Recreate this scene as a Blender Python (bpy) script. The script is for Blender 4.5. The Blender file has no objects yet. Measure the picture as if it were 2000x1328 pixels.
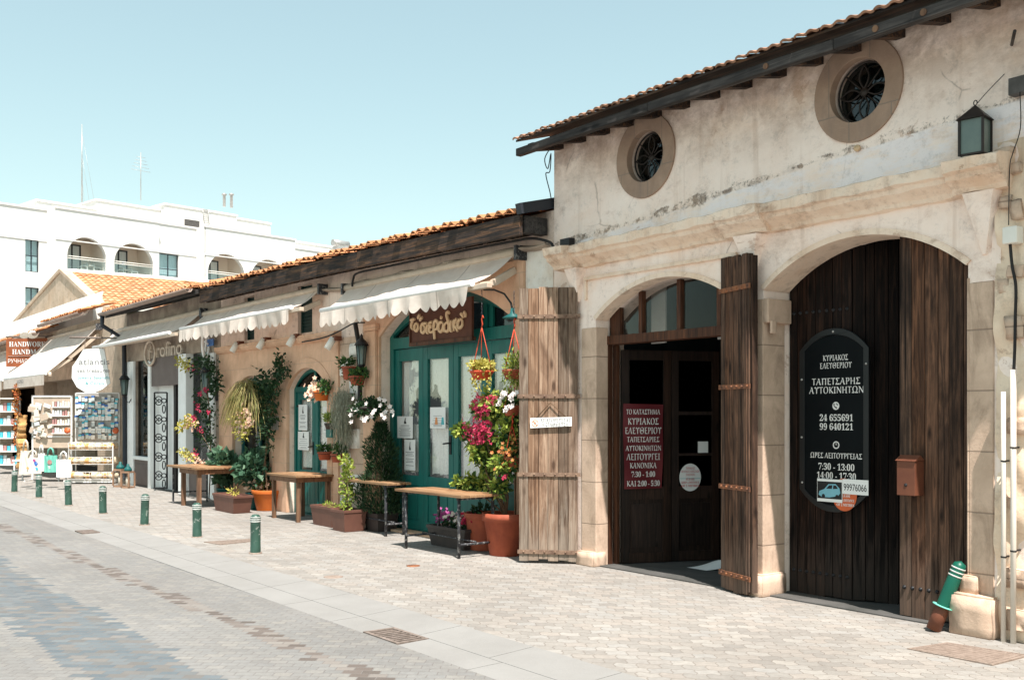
import bpy, bmesh, math, random
from math import sin, cos, pi, radians, sqrt, atan2
from mathutils import Vector, Matrix
from mathutils.geometry import tessellate_polygon

S = bpy.context.scene
COL = S.collection
random.seed(11)

# ------------------------------------------------------------------ camera
CX, CY, CZ, F, HOR = 0.0, -7.47, 1.65, 2000.0, 812.0
cd = bpy.data.cameras.new("camera")
cam = bpy.data.objects.new("camera", cd)
COL.objects.link(cam)
cam.location = (CX, CY, CZ)
cam.rotation_euler = (radians(90), 0, atan2(0.8, 0.6))
cd.sensor_width = 36.0
cd.lens = 36.0
cd.shift_y = (HOR - 664.0) / 2000.0
cd.clip_end = 3000
cd.clip_start = 0.05
S.camera = cam

# ------------------------------------------------------------------ sky and sun
SUN = Vector((0.46, -0.17, 1.0)).normalized()
w = bpy.data.worlds.new("World")
S.world = w
w.use_nodes = True
wn = w.node_tree
bg = wn.nodes["Background"]
sky = wn.nodes.new("ShaderNodeTexSky")
sky.sky_type = 'NISHITA'
sky.sun_disc = False
sky.sun_elevation = math.asin(SUN.z)
sky.sun_rotation = atan2(SUN.x, SUN.y)
sky.air_density = 1.0
sky.dust_density = 0.8
sky.ozone_density = 0.7
tint = wn.nodes.new("ShaderNodeMix")
tint.data_type = 'RGBA'; tint.blend_type = 'MULTIPLY'
tint.inputs[0].default_value = 1.0
tint.inputs[7].default_value = (1.56, 1.69, 1.40, 1)      # the air over the town is pale and dusty
soft = wn.nodes.new("ShaderNodeGamma")
soft.inputs[1].default_value = 0.62
wn.links.new(sky.outputs[0], soft.inputs[0])
wn.links.new(soft.outputs[0], tint.inputs[6])
wn.links.new(tint.outputs[2], bg.inputs[0])
bg.inputs[1].default_value = 0.113
ld = bpy.data.lights.new("sun", 'SUN')
ld.energy = 4.2
ld.angle = radians(0.5)
ld.color = (1.0, 0.945, 0.89)
sun = bpy.data.objects.new("sun", ld)
COL.objects.link(sun)
sun.location = (6, -14, 20)
sun.rotation_euler = SUN.to_track_quat('Z', 'Y').to_euler()
S.view_settings.view_transform = 'Standard'
S.view_settings.look = 'None'
S.view_settings.exposure = 1.15
S.view_settings.gamma = 1.0

# ------------------------------------------------------------------ measuring helpers
def ray(px, py):
    t = (px - 1000.0) / F
    return Vector((-0.8 + 0.6 * t, 0.6 + 0.8 * t, (HOR - py) / F))
def W(px, py, y=0.0):          # point of the photograph on a plane parallel to the facade
    d = ray(px, py)
    k = (y - CY) / d.y
    return Vector((CX + d.x * k, y, CZ + d.z * k))
def G(px, py, z=0.0):          # point on the ground
    d = ray(px, py)
    k = (z - CZ) / d.z
    return Vector((CX + d.x * k, CY + d.y * k, z))
def D(px, py, k):              # point at a distance
    d = ray(px, py)
    return Vector((CX, CY, CZ)) + d * k
def PL(px, py, p0, u):         # (run, height) on an upright plane through p0 along u
    d = ray(px, py)
    n = Vector((-u[1], u[0], 0))
    k = (Vector(p0) - Vector((CX, CY, CZ))).dot(n) / d.dot(n)
    p = Vector((CX, CY, CZ)) + d * k
    return (p - Vector(p0)).dot(Vector((u[0], u[1], 0))), p.z

# ------------------------------------------------------------------ object helpers
def thing(name, label, cat, loc=(0, 0, 0), group=None, kind=None):
    o = bpy.data.objects.new(name, None)
    COL.objects.link(o)
    o.empty_display_size = 0.1
    o.location = loc
    tag(o, label, cat, group, kind)
    return o
def tag(o, label, cat, group=None, kind=None):
    if label: o["label"] = label
    if cat: o["category"] = cat
    if group: o["group"] = group
    if kind: o["kind"] = kind
    return o
def wloc(p):
    v = Vector((0, 0, 0))
    while p:
        v += Vector(p.location)
        p = p.parent
    return v
def copy_tree(o, parent=None):
    c = o.copy()
    COL.objects.link(c)
    if parent: c.parent = parent
    for ch in list(o.children):
        copy_tree(ch, c)
    return c

class MB:
    def __init__(s):
        s.v = []; s.f = []; s.sm = []
    def add(s, vs, fs, smooth=False):
        b = len(s.v)
        s.v += [Vector(p) for p in vs]
        for f in fs:
            s.f.append([i + b for i in f]); s.sm.append(smooth)
        return s
    def box(s, a, b, m=None):
        x0, x1 = sorted((a[0], b[0])); y0, y1 = sorted((a[1], b[1])); z0, z1 = sorted((a[2], b[2]))
        vs = [Vector(p) for p in ((x0,y0,z0),(x1,y0,z0),(x1,y1,z0),(x0,y1,z0),(x0,y0,z1),(x1,y0,z1),(x1,y1,z1),(x0,y1,z1))]
        if m: vs = [m @ p for p in vs]
        return s.add(vs, [(0,3,2,1),(4,5,6,7),(0,1,5,4),(1,2,6,5),(2,3,7,6),(3,0,4,7)])
    def bar(s, p, q, wd, ht=None, up=(0,0,1)):       # rectangular bar from p to q
        p = Vector(p); q = Vector(q); ht = ht or wd
        d = (q - p).normalized(); u = Vector(up)
        if abs(d.dot(u)) > 0.98: u = Vector((0,1,0))
        r = d.cross(u).normalized(); u = r.cross(d)
        vs = []
        for c in (p, q):
            for a, b in ((-1,-1),(1,-1),(1,1),(-1,1)):
                vs.append(c + r * (a * wd / 2) + u * (b * ht / 2))
        return s.add(vs, [(0,1,2,3),(7,6,5,4),(0,4,5,1),(1,5,6,2),(2,6,7,3),(3,7,4,0)])
    def tube(s, pts, r, n=6, cap=True, closed=False):
        pts = [Vector(p) for p in pts]
        m = len(pts)
        rr = r if isinstance(r, (list, tuple)) else [r] * m
        vs = []; up = None
        for i, p in enumerate(pts):
            if closed: d = (pts[(i+1) % m] - pts[i-1])
            else: d = pts[min(i+1, m-1)] - pts[max(i-1, 0)]
            if d.length < 1e-9: d = Vector((0,0,1))
            d.normalize()
            if up is None:
                up = Vector((0,0,1)) if abs(d.z) < 0.9 else Vector((1,0,0))
            x = up - d * up.dot(d)
            if x.length < 1e-6: x = d.orthogonal()
            x.normalize(); up = x; y = d.cross(x)
            for k in range(n):
                a = 2 * pi * k / n
                vs.append(p + x * (cos(a) * rr[i]) + y * (sin(a) * rr[i]))
        fs = []
        for i in range(m if closed else m - 1):
            j = (i + 1) % m
            for k in range(n):
                l = (k + 1) % n
                fs.append((i*n+k, i*n+l, j*n+l, j*n+k))
        s.add(vs, fs, True)
        if cap and not closed:
            b = len(s.v) - len(vs)
            s.f.append([b + k for k in reversed(range(n))]); s.sm.append(False)
            s.f.append([b + (m-1)*n + k for k in range(n)]); s.sm.append(False)
        return s
    def lathe(s, prof, n=20, c=(0,0,0), m=None, cap=True):  # prof: (radius, z)
        c = Vector(c); vs = []
        for r, z in prof:
            for k in range(n):
                a = 2 * pi * k / n
                p = Vector((r * cos(a), r * sin(a), z))
                vs.append((m @ p if m else p) + c)
        fs = []
        for i in range(len(prof) - 1):
            for k in range(n):
                l = (k + 1) % n
                fs.append((i*n+k, i*n+l, (i+1)*n+l, (i+1)*n+k))
        s.add(vs, fs, True)
        b = len(s.v) - len(vs)
        if cap:
            s.f.append([b + k for k in reversed(range(n))]); s.sm.append(False)
            s.f.append([b + (len(prof)-1)*n + k for k in range(n)]); s.sm.append(False)
        return s
    def plate(s, outer, holes=(), f0=None, f1=None):  # 2-D outline with holes between two mappings
        loops = [list(outer)] + [list(h) for h in holes]
        flat = [p for l in loops for p in l]
        tris = tessellate_polygon([[Vector((p[0], p[1], 0)) for p in l] for l in loops])
        n = len(flat)
        vs = [f0(p) for p in flat] + [f1(p) for p in flat]
        fs = []
        for t in tris:
            fs.append(tuple(t)); fs.append(tuple(i + n for i in reversed(t)))
        b = 0
        for l in loops:
            m = len(l)
            for i in range(m):
                j = (i + 1) % m
                fs.append((b+i, b+j, b+j+n, b+i+n))
            b += m
        return s.add(vs, fs)
    def wall(s, outer, y0, y1, holes=()):            # plate in the XZ plane
        return s.plate(outer, holes, lambda p: Vector((p[0], y0, p[1])), lambda p: Vector((p[0], y1, p[1])))
    def grid(s, fn, nu, nv, smooth=True):
        vs = [fn(i / nu, j / nv) for j in range(nv + 1) for i in range(nu + 1)]
        fs = [(j*(nu+1)+i, j*(nu+1)+i+1, (j+1)*(nu+1)+i+1, (j+1)*(nu+1)+i) for j in range(nv) for i in range(nu)]
        return s.add(vs, fs, smooth)
    def leaf(s, p, d, ln, wd, nrm=None, fold=0.25):
        d = Vector(d).normalized()
        n = Vector(nrm) if nrm else Vector((random.gauss(0,1), random.gauss(0,1), random.gauss(0.6,1)))
        r = d.cross(n)
        if r.length < 1e-5: r = d.orthogonal()
        r.normalize(); n = r.cross(d)
        p = Vector(p)
        m = p + d * ln * 0.45
        return s.add([p, m + r*wd*0.5 + n*wd*fold, p + d*ln, m - r*wd*0.5 + n*wd*fold], [(0,1,2),(0,2,3)])
    def xf(s, m):
        s.v = [m @ p for p in s.v]
        return s
    def build(s, name, mat, parent=None, bevel=0, fix=True):
        me = bpy.data.meshes.new(name)
        off = wloc(parent) if parent else Vector((0,0,0))
        me.from_pydata([p - off for p in s.v], [], s.f)
        if fix:
            bm = bmesh.new(); bm.from_mesh(me)
            bmesh.ops.recalc_face_normals(bm, faces=bm.faces)
            bm.to_mesh(me); bm.free()
        for i, p in enumerate(me.polygons):
            p.use_smooth = s.sm[i]
        o = bpy.data.objects.new(name, me)
        COL.objects.link(o)
        if parent: o.parent = parent
        if mat: me.materials.append(mat)
        if bevel:
            b = o.modifiers.new("bevel", 'BEVEL'); b.width = bevel; b.segments = 2
            b.limit_method = 'ANGLE'; b.angle_limit = radians(40)
        return o
    def each(s, name, mat, parent=None, bevel=0):    # every separate piece becomes a part of its own
        par = list(range(len(s.v)))
        def fd(i):
            while par[i] != i: par[i] = par[par[i]]; i = par[i]
            return i
        for f in s.f:
            for i in f[1:]: par[fd(i)] = fd(f[0])
        groups = {}
        for k, f in enumerate(s.f): groups.setdefault(fd(f[0]), []).append(k)
        out = []
        for fs in groups.values():
            m = MB(); ix = {}
            for k in fs:
                g = []
                for i in s.f[k]:
                    if i not in ix: ix[i] = len(m.v); m.v.append(s.v[i])
                    g.append(ix[i])
                m.f.append(g); m.sm.append(s.sm[k])
            out.append(m.build(name, mat, parent, bevel))
        return out
    def own(s, name, mat, label, cat, group=None, kind=None, bevel=0):   # a thing that is one mesh, origin at its base
        xs = [p.x for p in s.v]; ys = [p.y for p in s.v]; zs = [p.z for p in s.v]
        c = Vector(((min(xs)+max(xs))/2, (min(ys)+max(ys))/2, min(zs)))
        s.v = [p - c for p in s.v]
        o = s.build(name, mat, None, bevel)
        o.location = c
        return tag(o, label, cat, group, kind)

MATHB = {}
for i, ch in enumerate("ΑΒΓΔΕΖΗΘΙΚΛΜΝΞΟΠΡ"): MATHB[ch] = chr(0x1D6A8 + i)
for i, ch in enumerate("ΣΤΥΦΧΨΩ"): MATHB[ch] = chr(0x1D6A8 + 18 + i)
for i in range(26): MATHB[chr(65+i)] = chr(0x1D400 + i)
for i in range(10): MATHB[str(i)] = chr(0x1D7CE + i)
def text2d(body, size, serif=False, bold=0.0, shear=0.0, wid=None):
    """triangles of a line of writing, centred on x, baseline at 0"""
    cu = bpy.data.curves.new("lettering", 'FONT')
    cu.body = "".join(MATHB.get(c, c) for c in body) if serif else body
    cu.size = 20.0; cu.align_x = 'CENTER'; cu.shear = shear
    cu.resolution_u = 4
    o = bpy.data.objects.new("lettering", cu)
    COL.objects.link(o)
    bpy.context.view_layer.update()
    me = bpy.data.meshes.new_from_object(o.evaluated_get(bpy.context.evaluated_depsgraph_get()))
    vs = [(v.co.x * size / 20.0, v.co.y * size / 20.0) for v in me.vertices]
    fs = [tuple(p.vertices) for p in me.polygons]
    bpy.data.objects.remove(o); bpy.data.curves.remove(cu); bpy.data.meshes.remove(me)
    if vs:
        mn = min(v[0] for v in vs); mx = max(v[0] for v in vs)
        k = (wid / (mx - mn)) if wid else 1.0
        c = (mn + mx) / 2
        vs = [((v[0] - c) * k, v[1]) for v in vs]
    return vs, fs
def write(mb, body, size, org, u, n=(0,-1,0), up=(0,0,1), **kw):
    vs, fs = text2d(body, size, **kw)
    o = Vector(org); u = Vector(u); up = Vector(up)
    mb.add([o + u * x + up * y for x, y in vs], fs)
    return mb
def arch(x0, x1, z0, zs, rise, n=20):       # outline of an arched opening, from bottom left, anticlockwise in XZ
    c = (x0 + x1) / 2; a = (x1 - x0) / 2
    R = (a*a + rise*rise) / (2*rise); zc = zs + rise - R
    th = math.asin(min(1, a / R)) if rise <= a else pi - math.asin(a / R)
    pts = [(x0, z0), (x1, z0)]
    for i in range(n + 1):
        t = th - 2 * th * i / n
        pts.append((c + R * sin(t), zc + R * cos(t)))
    return pts
def circle(cx, cz, r, n=40, ry=None):
    return [(cx + r * cos(2*pi*i/n), cz + (ry or r) * sin(2*pi*i/n)) for i in range(n)]
# ------------------------------------------------------------------ materials
M = {}
class NT:
    def __init__(s, name, rough=0.8, spec=0.3):
        s.m = bpy.data.materials.new(name); s.m.use_nodes = True
        s.t = s.m.node_tree; s.b = s.t.nodes["Principled BSDF"]
        s.b.inputs["Roughness"].default_value = rough
        s.b.inputs["Specular IOR Level"].default_value = spec
        M[name] = s.m
    def n(s, typ, **kw):
        x = s.t.nodes.new(typ)
        for k, v in kw.items():
            if k.startswith("i_"): x.inputs[k[2:].replace("_", " ")].default_value = v
            else: setattr(x, k, v)
        return x
    def l(s, a, b): s.t.links.new(a, b)
    def coord(s, scale=(1,1,1), kind="Object", rot=(0,0,0), loc=(0,0,0)):
        c = s.n("ShaderNodeTexCoord"); m = s.n("ShaderNodeMapping")
        m.inputs["Scale"].default_value = scale; m.inputs["Rotation"].default_value = rot
        m.inputs["Location"].default_value = loc
        s.l(c.outputs[kind], m.inputs[0]); return m.outputs[0]
    def noise(s, co, scale, detail=6, rough=0.6, dist=0.0):
        x = s.n("ShaderNodeTexNoise"); x.inputs["Scale"].default_value = scale
        x.inputs["Detail"].default_value = detail; x.inputs["Roughness"].default_value = rough
        x.inputs["Distortion"].default_value = dist
        s.l(co, x.inputs["Vector"]); return x.outputs["Fac"]
    def ramp(s, fac, stops, interp='LINEAR'):
        r = s.n("ShaderNodeValToRGB"); e = r.color_ramp.elements
        r.color_ramp.interpolation = interp
        while len(e) < len(stops): e.new(0.5)
        for k, (p, c) in enumerate(stops):
            e[k].position = p
            e[k].color = (c, c, c, 1) if isinstance(c, (int, float)) else (*c, 1)
        s.l(fac, r.inputs[0]); return r.outputs[0]
    def mix(s, fac, a, b, mode='MIX'):
        x = s.n("ShaderNodeMix", data_type='RGBA', blend_type=mode)
        for v, i in ((fac, 0), (a, 6), (b, 7)):
            if isinstance(v, (int, float)): x.inputs[i].default_value = v
            elif isinstance(v, tuple): x.inputs[i].default_value = (*v, 1)
            else: s.l(v, x.inputs[i])
        return x.outputs[2]
    def math(s, op, a, b=0.0, clamp=False):
        x = s.n("ShaderNodeMath", operation=op, use_clamp=clamp)
        for v, i in ((a, 0), (b, 1)):
            if isinstance(v, (int, float)): x.inputs[i].default_value = v
            else: s.l(v, x.inputs[i])
        return x.outputs[0]
    def bump(s, h, strength=0.3, dist=0.02):
        x = s.n("ShaderNodeBump"); x.inputs["Strength"].default_value = strength; x.inputs["Distance"].default_value = dist
        s.l(h, x.inputs["Height"]); s.l(x.outputs[0], s.b.inputs["Normal"])
    def col(s, c):
        if isinstance(c, tuple): s.b.inputs["Base Color"].default_value = (*c, 1)
        else: s.l(c, s.b.inputs["Base Color"])
        return s
    def isl(s): return s.n("ShaderNodeNewGeometry").outputs["Random Per Island"]

def simple(name, c1, c2=None, scale=6, rough=0.7, bump=0.0, bscale=30, stretch=(1,1,1), spec=0.3, metal=0.0, lo=0.35, hi=0.65, isl=0.0):
    t = NT(name, rough, spec)
    t.b.inputs["Metallic"].default_value = metal
    c2 = c2 or tuple(v * 0.8 for v in c1)
    co = t.coord(stretch)
    c = t.ramp(t.noise(co, scale), [(lo, c2), (hi, c1)])
    if isl:
        v = t.ramp(t.isl(), [(0, 1 - isl), (1, 1.0)])
        c = t.mix(1.0, c, v, 'MULTIPLY')
    t.col(c)
    if bump: t.bump(t.noise(co, bscale, 4), bump, 0.01)
    return t.m

def plaster(name, light, dark, stain, blue=None, crackz=None, stain_top=None, amt=0.55):
    t = NT(name, 0.95, 0.1)
    co = t.coord()
    n1 = t.noise(co, 1.3, 9, 0.66, 0.15)
    c = t.ramp(n1, [(0.32, dark), (0.5, tuple((a*2+b)/3 for a, b in zip(light, dark))), (0.66, light)])
    n2 = t.noise(t.coord((1.0, 1.0, 1.5), loc=(3, 1, 7)), 2.4, 11, 0.74, 0.2)
    m2 = t.ramp(n2, [(0.53, 0.0), (0.72, 1.0)])
    c = t.mix(t.math('MULTIPLY', m2, amt), c, stain)
    # rain streaks
    n3 = t.noise(t.coord((9, 9, 0.5)), 1.0, 6, 0.6)
    c = t.mix(t.math('MULTIPLY', t.ramp(n3, [(0.56, 0.0), (0.75, 1.0)]), 0.35), c, stain)
    # small pits and blotches
    n4 = t.noise(co, 17, 8, 0.75)
    c = t.mix(t.ramp(n4, [(0.64, 0.0), (0.74, 0.5)]), c, tuple(v * 0.62 for v in stain))
    z = t.n("ShaderNodeSeparateXYZ"); t.l(t.coord(), z.inputs[0])
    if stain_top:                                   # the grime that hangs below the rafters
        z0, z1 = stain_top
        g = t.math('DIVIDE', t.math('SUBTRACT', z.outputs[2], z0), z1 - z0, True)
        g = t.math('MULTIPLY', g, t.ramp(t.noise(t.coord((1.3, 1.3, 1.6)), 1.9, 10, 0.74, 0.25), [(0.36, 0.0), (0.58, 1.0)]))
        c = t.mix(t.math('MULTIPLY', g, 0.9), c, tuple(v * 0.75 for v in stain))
    if crackz:                                      # the broken seam above the cornice
        zc = t.math('SUBTRACT', z.outputs[2], t.math('MULTIPLY', t.math('ADD', z.outputs[0], 0.0), 0.073))
        d = t.math('ABSOLUTE', t.math('ADD', t.math('SUBTRACT', zc, crackz), t.math('MULTIPLY', t.math('SUBTRACT', t.noise(t.coord((1,1,1)), 2.2, 8, 0.7), 0.5), 0.16)))
        wd = t.math('MULTIPLY', t.ramp(t.noise(co, 3.1, 5, 0.7), [(0.40, 0.0), (0.72, 1.0)]), 0.07)
        k = t.ramp(t.math('SUBTRACT', d, wd), [(0.0, 1.0), (0.012, 0.0)])
        k = t.math('MULTIPLY', k, t.ramp(t.noise(co, 7.5, 8, 0.8), [(0.47, 0.0), (0.56, 0.85)]))
        c = t.mix(k, c, t.ramp(t.noise(co, 25, 4), [(0.4, (0.09, 0.065, 0.05)), (0.6, (0.30, 0.22, 0.165))]))
        # hair cracks
        v = t.n("ShaderNodeTexVoronoi", feature='DISTANCE_TO_EDGE'); v.inputs["Scale"].default_value = 0.9
        mp = t.n("ShaderNodeMixRGB"); mp.inputs[0].default_value = 0.12
        nz = t.n("ShaderNodeTexNoise"); nz.inputs["Scale"].default_value = 3.0; nz.inputs["Detail"].default_value = 8
        t.l(co, nz.inputs[0]); t.l(co, mp.inputs[1]); t.l(nz.outputs["Color"], mp.inputs[2]); t.l(mp.outputs[0], v.inputs["Vector"])
        hk = t.math('MULTIPLY', t.ramp(v.outputs["Distance"], [(0.0, 1.0), (0.006, 0.0)]), t.ramp(t.noise(co, 1.7, 3), [(0.52, 0.0), (0.6, 0.5)]))
        c = t.mix(hk, c, (0.13, 0.09, 0.07))
        if blue:                                    # limewash band just over the cornice
            bm_ = t.math('MULTIPLY', t.ramp(t.math('SUBTRACT', crackz - 0.02, zc), [(0.0, 0.0), (0.02, 1.0)]), t.ramp(t.noise(t.coord((1,1,3)), 2.0, 7, 0.7), [(0.42, 0.0), (0.55, 0.85)]))
            up = t.ramp(t.math('SUBTRACT', z.outputs[2], 3.45), [(0.0, 0.0), (0.02, 1.0)])
            c = t.mix(t.math('MULTIPLY', bm_, up), c, blue)
    oc = t.ramp(t.noise(t.coord((1, 1, 1), loc=(1, 8, 5)), 0.9, 10, 0.7, 0.2), [(0.52, 0.0), (0.70, 1.0)])
    c = t.mix(t.math('MULTIPLY', oc, 0.4), c, (light[0]*0.84, light[1]*0.66, light[2]*0.50))
    c = t.mix(1.0, c, t.ramp(t.noise(t.coord((1, 1, 1), loc=(6, 2, 3)), 5.5, 13, 0.82), [(0.34, 0.74), (0.47, 1.0), (0.7, 1.04)]), 'MULTIPLY')
    sp_ = t.ramp(t.noise(t.coord((1, 1, 0.8), loc=(2, 7, 4)), 3.4, 12, 0.8), [(0.60, 0.0), (0.72, 0.65)])
    c = t.mix(sp_, c, tuple(v * 1.1 for v in stain))
    # flaked places where an older coat shows
    fl = t.ramp(t.noise(t.coord((1, 1, 1.3), loc=(9, 4, 2)), 1.9, 12, 0.72, 0.4), [(0.615, 0.0), (0.63, 1.0)])
    c = t.mix(t.math('MULTIPLY', fl, 0.45), c, tuple(v * 1.25 for v in stain))
    t.col(c)
    n1 = t.math('SUBTRACT', n1, t.math('MULTIPLY', fl, 0.25))
    h = t.math('ADD', t.math('MULTIPLY', n1, 1.2), t.math('MULTIPLY', t.noise(co, 30, 6, 0.7), 0.35))
    t.bump(h, 0.4, 0.025)
    return t.m

def ashlar(name, light, dark, mortar, bw=0.62, bh=0.34, stain=(0.12, 0.10, 0.09), rot=(radians(90), 0, 0), grime=0.5):
    t = NT(name, 0.92, 0.12)
    co = t.coord((1,1,1), rot=rot)
    br = t.n("ShaderNodeTexBrick")
    t.l(co, br.inputs["Vector"])
    br.inputs["Color1"].default_value = (0,0,0,1); br.inputs["Color2"].default_value = (1,1,1,1); br.inputs["Mortar"].default_value = (0.5,0.5,0.5,1)
    br.inputs["Scale"].default_value = 1.0; br.inputs["Mortar Size"].default_value = 0.0065
    br.inputs["Mortar Smooth"].default_value = 0.3
    br.inputs["Brick Width"].default_value = bw; br.inputs["Row Height"].default_value = bh
    c3 = t.coord()
    n1 = t.noise(c3, 3.2, 9, 0.68, 0.5)
    c = t.ramp(n1, [(0.3, dark), (0.68, light)])
    c = t.mix(t.math('MULTIPLY', br.outputs["Color"], 0.35), c, tuple(v * 0.72 for v in light))
    n2 = t.noise(t.coord((2.2, 2.2, 0.9), loc=(2,5,1)), 1.8, 9, 0.72, 0.9)
    c = t.mix(t.math('MULTIPLY', t.ramp(n2, [(0.5, 0.0), (0.7, 1.0)]), grime), c, stain)
    c = t.mix(t.math('MULTIPLY', br.outputs["Fac"], 0.75), c, mortar)
    t.col(c)
    h = t.math('SUBTRACT', t.math('ADD', t.math('MULTIPLY', n1, 0.5), t.math('MULTIPLY', t.noise(c3, 45, 6, 0.7), 0.35)), t.math('MULTIPLY', br.outputs["Fac"], 0.7))
    t.bump(h, 0.5, 0.02)
    return t.m

def planks(name, light, mid, dark, rough=0.75, along=2, wear=0.5, spec=0.2, scuff=None):
    t = NT(name, rough, spec)
    st = [14.0, 14.0, 14.0]; st[along] = 0.7
    rnd = t.isl()
    cc = t.n("ShaderNodeTexCoord")
    off = t.n("ShaderNodeCombineXYZ"); t.l(t.math('MULTIPLY', rnd, 40.0), off.inputs[0]); t.l(t.math('MULTIPLY', rnd, 17.0), off.inputs[2])
    ad = t.n("ShaderNodeVectorMath", operation='ADD'); t.l(cc.outputs["Object"], ad.inputs[0]); t.l(off.outputs[0], ad.inputs[1])
    mp = t.n("ShaderNodeMapping"); mp.inputs["Scale"].default_value = st; t.l(ad.outputs[0], mp.inputs[0])
    g = t.noise(mp.outputs[0], 2.2, 9, 0.65, 0.9)
    c = t.ramp(g, [(0.27, dark), (0.47, mid), (0.72, light)])
    m2 = t.n("ShaderNodeMapping"); s2 = [2.0, 2.0, 2.0]; s2[along] = 0.8; m2.inputs["Scale"].default_value = s2; t.l(ad.outputs[0], m2.inputs[0])
    b = t.noise(m2.outputs[0], 1.6, 6, 0.65, 0.5)
    c = t.mix(t.math('MULTIPLY', t.ramp(b, [(0.44, 0.0), (0.62, 1.0)]), wear), c, dark)
    m4 = t.n("ShaderNodeMapping"); s4 = [55.0, 55.0, 55.0]; s4[along] = 0.55; m4.inputs["Scale"].default_value = s4; t.l(ad.outputs[0], m4.inputs[0])
    c = t.mix(t.ramp(t.noise(m4.outputs[0], 1.0, 4, 0.6), [(0.63, 0.0), (0.69, 0.9)]), c, tuple(v * 0.45 for v in dark))
    # knots
    vo = t.n("ShaderNodeTexVoronoi"); vo.inputs["Scale"].default_value = 1.0
    m3 = t.n("ShaderNodeMapping"); s3 = [7.0, 7.0, 7.0]; s3[along] = 2.3; m3.inputs["Scale"].default_value = s3; t.l(ad.outputs[0], m3.inputs[0]); t.l(m3.outputs[0], vo.inputs["Vector"])
    c = t.mix(t.ramp(vo.outputs["Distance"], [(0.08, 0.85), (0.20, 0.0)]), c, tuple(v * 0.8 for v in dark))
    c = t.mix(1.0, c, t.ramp(rnd, [(0.0, 0.55), (1.0, 1.2)]), 'MULTIPLY')
    c = t.mix(1.0, c, t.ramp(t.math('FRACT', t.math('MULTIPLY', rnd, 7.37)), [(0.0, (1.0, 1.0, 1.0)), (0.5, (0.94, 0.97, 1.0)), (1.0, (1.14, 0.95, 0.82))]), 'MULTIPLY')
    if scuff:                                       # boards bleached and scuffed by splashing at the foot
        zz = t.n("ShaderNodeSeparateXYZ"); t.l(cc.outputs["Object"], zz.inputs[0])
        sm = t.math('ADD', t.math('SUBTRACT', 0.62, zz.outputs[2]), t.math('MULTIPLY', t.math('SUBTRACT', g, 0.5), 1.9))
        c = t.mix(t.math('MULTIPLY', t.ramp(sm, [(0.0, 0.0), (0.45, 1.0)]), 0.55), c, scuff)
    t.col(c)
    t.bump(g, 0.45, 0.008)
    return t.m

def foliage(name, a, b, c, rough=0.55, trans=0.25):
    t = NT(name, rough, 0.3)
    k = t.ramp(t.isl(), [(0.0, a), (0.5, b), (1.0, c)])
    t.col(k)
    tr = t.n("ShaderNodeBsdfTranslucent"); t.l(k, tr.inputs[0])
    mx = t.n("ShaderNodeMixShader"); mx.inputs[0].default_value = trans
    out = t.t.nodes["Material Output"]
    t.l(t.b.outputs[0], mx.inputs[1]); t.l(tr.outputs[0], mx.inputs[2]); t.l(mx.outputs[0], out.inputs[0])
    return t.m

def cloth(name, c1, c2, trans=0.3, scale=3):
    t = NT(name, 0.9, 0.1)
    k = t.ramp(t.noise(t.coord((1,1,2)), scale, 7, 0.6), [(0.35, c2), (0.62, c1)])
    sx = t.n("ShaderNodeSeparateXYZ"); t.l(t.coord(), sx.inputs[0])
    k = t.mix(t.math('LESS_THAN', t.math('PINGPONG', sx.outputs[0], 0.6), 0.012), k, tuple(v * 0.72 for v in c2))
    t.bump(t.noise(t.coord((5, 1.5, 1.5)), 2.0, 5, 0.6, 0.6), 0.35, 0.03)
    t.col(k)
    tr = t.n("ShaderNodeBsdfTranslucent"); t.l(k, tr.inputs[0])
    mx = t.n("ShaderNodeMixShader"); mx.inputs[0].default_value = trans
    out = t.t.nodes["Material Output"]
    t.l(t.b.outputs[0], mx.inputs[1]); t.l(tr.outputs[0], mx.inputs[2]); t.l(mx.outputs[0], out.inputs[0])
    return t.m

def lace(name, c1):
    t = NT(name, 0.95, 0.05)
    t.col(c1)
    v = t.n("ShaderNodeTexVoronoi"); v.inputs["Scale"].default_value = 55
    t.l(t.coord(), v.inputs["Vector"])
    hole = t.ramp(v.outputs["Distance"], [(0.30, 1.0), (0.6, 0.88)])
    n = t.ramp(t.noise(t.coord((1,1,0.6)), 7, 3), [(0.45, 0.0), (0.6, 1.0)])
    a = t.math('MAXIMUM', hole, t.math('MULTIPLY', n, 0.95))
    t.l(a, t.b.inputs["Alpha"])
    return t.m

def glass(name, tint=(0.75, 0.85, 0.85), refl=0.16, dirt=0.04):
    t = NT(name, 0.03, 0.5)
    tb = t.n("ShaderNodeBsdfTransparent"); tb.inputs[0].default_value = (*tint, 1)
    gl = t.n("ShaderNodeBsdfGlossy"); gl.inputs["Roughness"].default_value = 0.02
    lw = t.n("ShaderNodeLayerWeight"); lw.inputs[0].default_value = 0.25
    f = t.math('ADD', t.math('MULTIPLY', lw.outputs["Fresnel"], 0.32), refl - 0.05, True)
    mx = t.n("ShaderNodeMixShader"); t.l(f, mx.inputs[0]); t.l(tb.outputs[0], mx.inputs[1]); t.l(gl.outputs[0], mx.inputs[2])
    t.l(mx.outputs[0], t.t.nodes["Material Output"].inputs[0])
    return t.m

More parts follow.
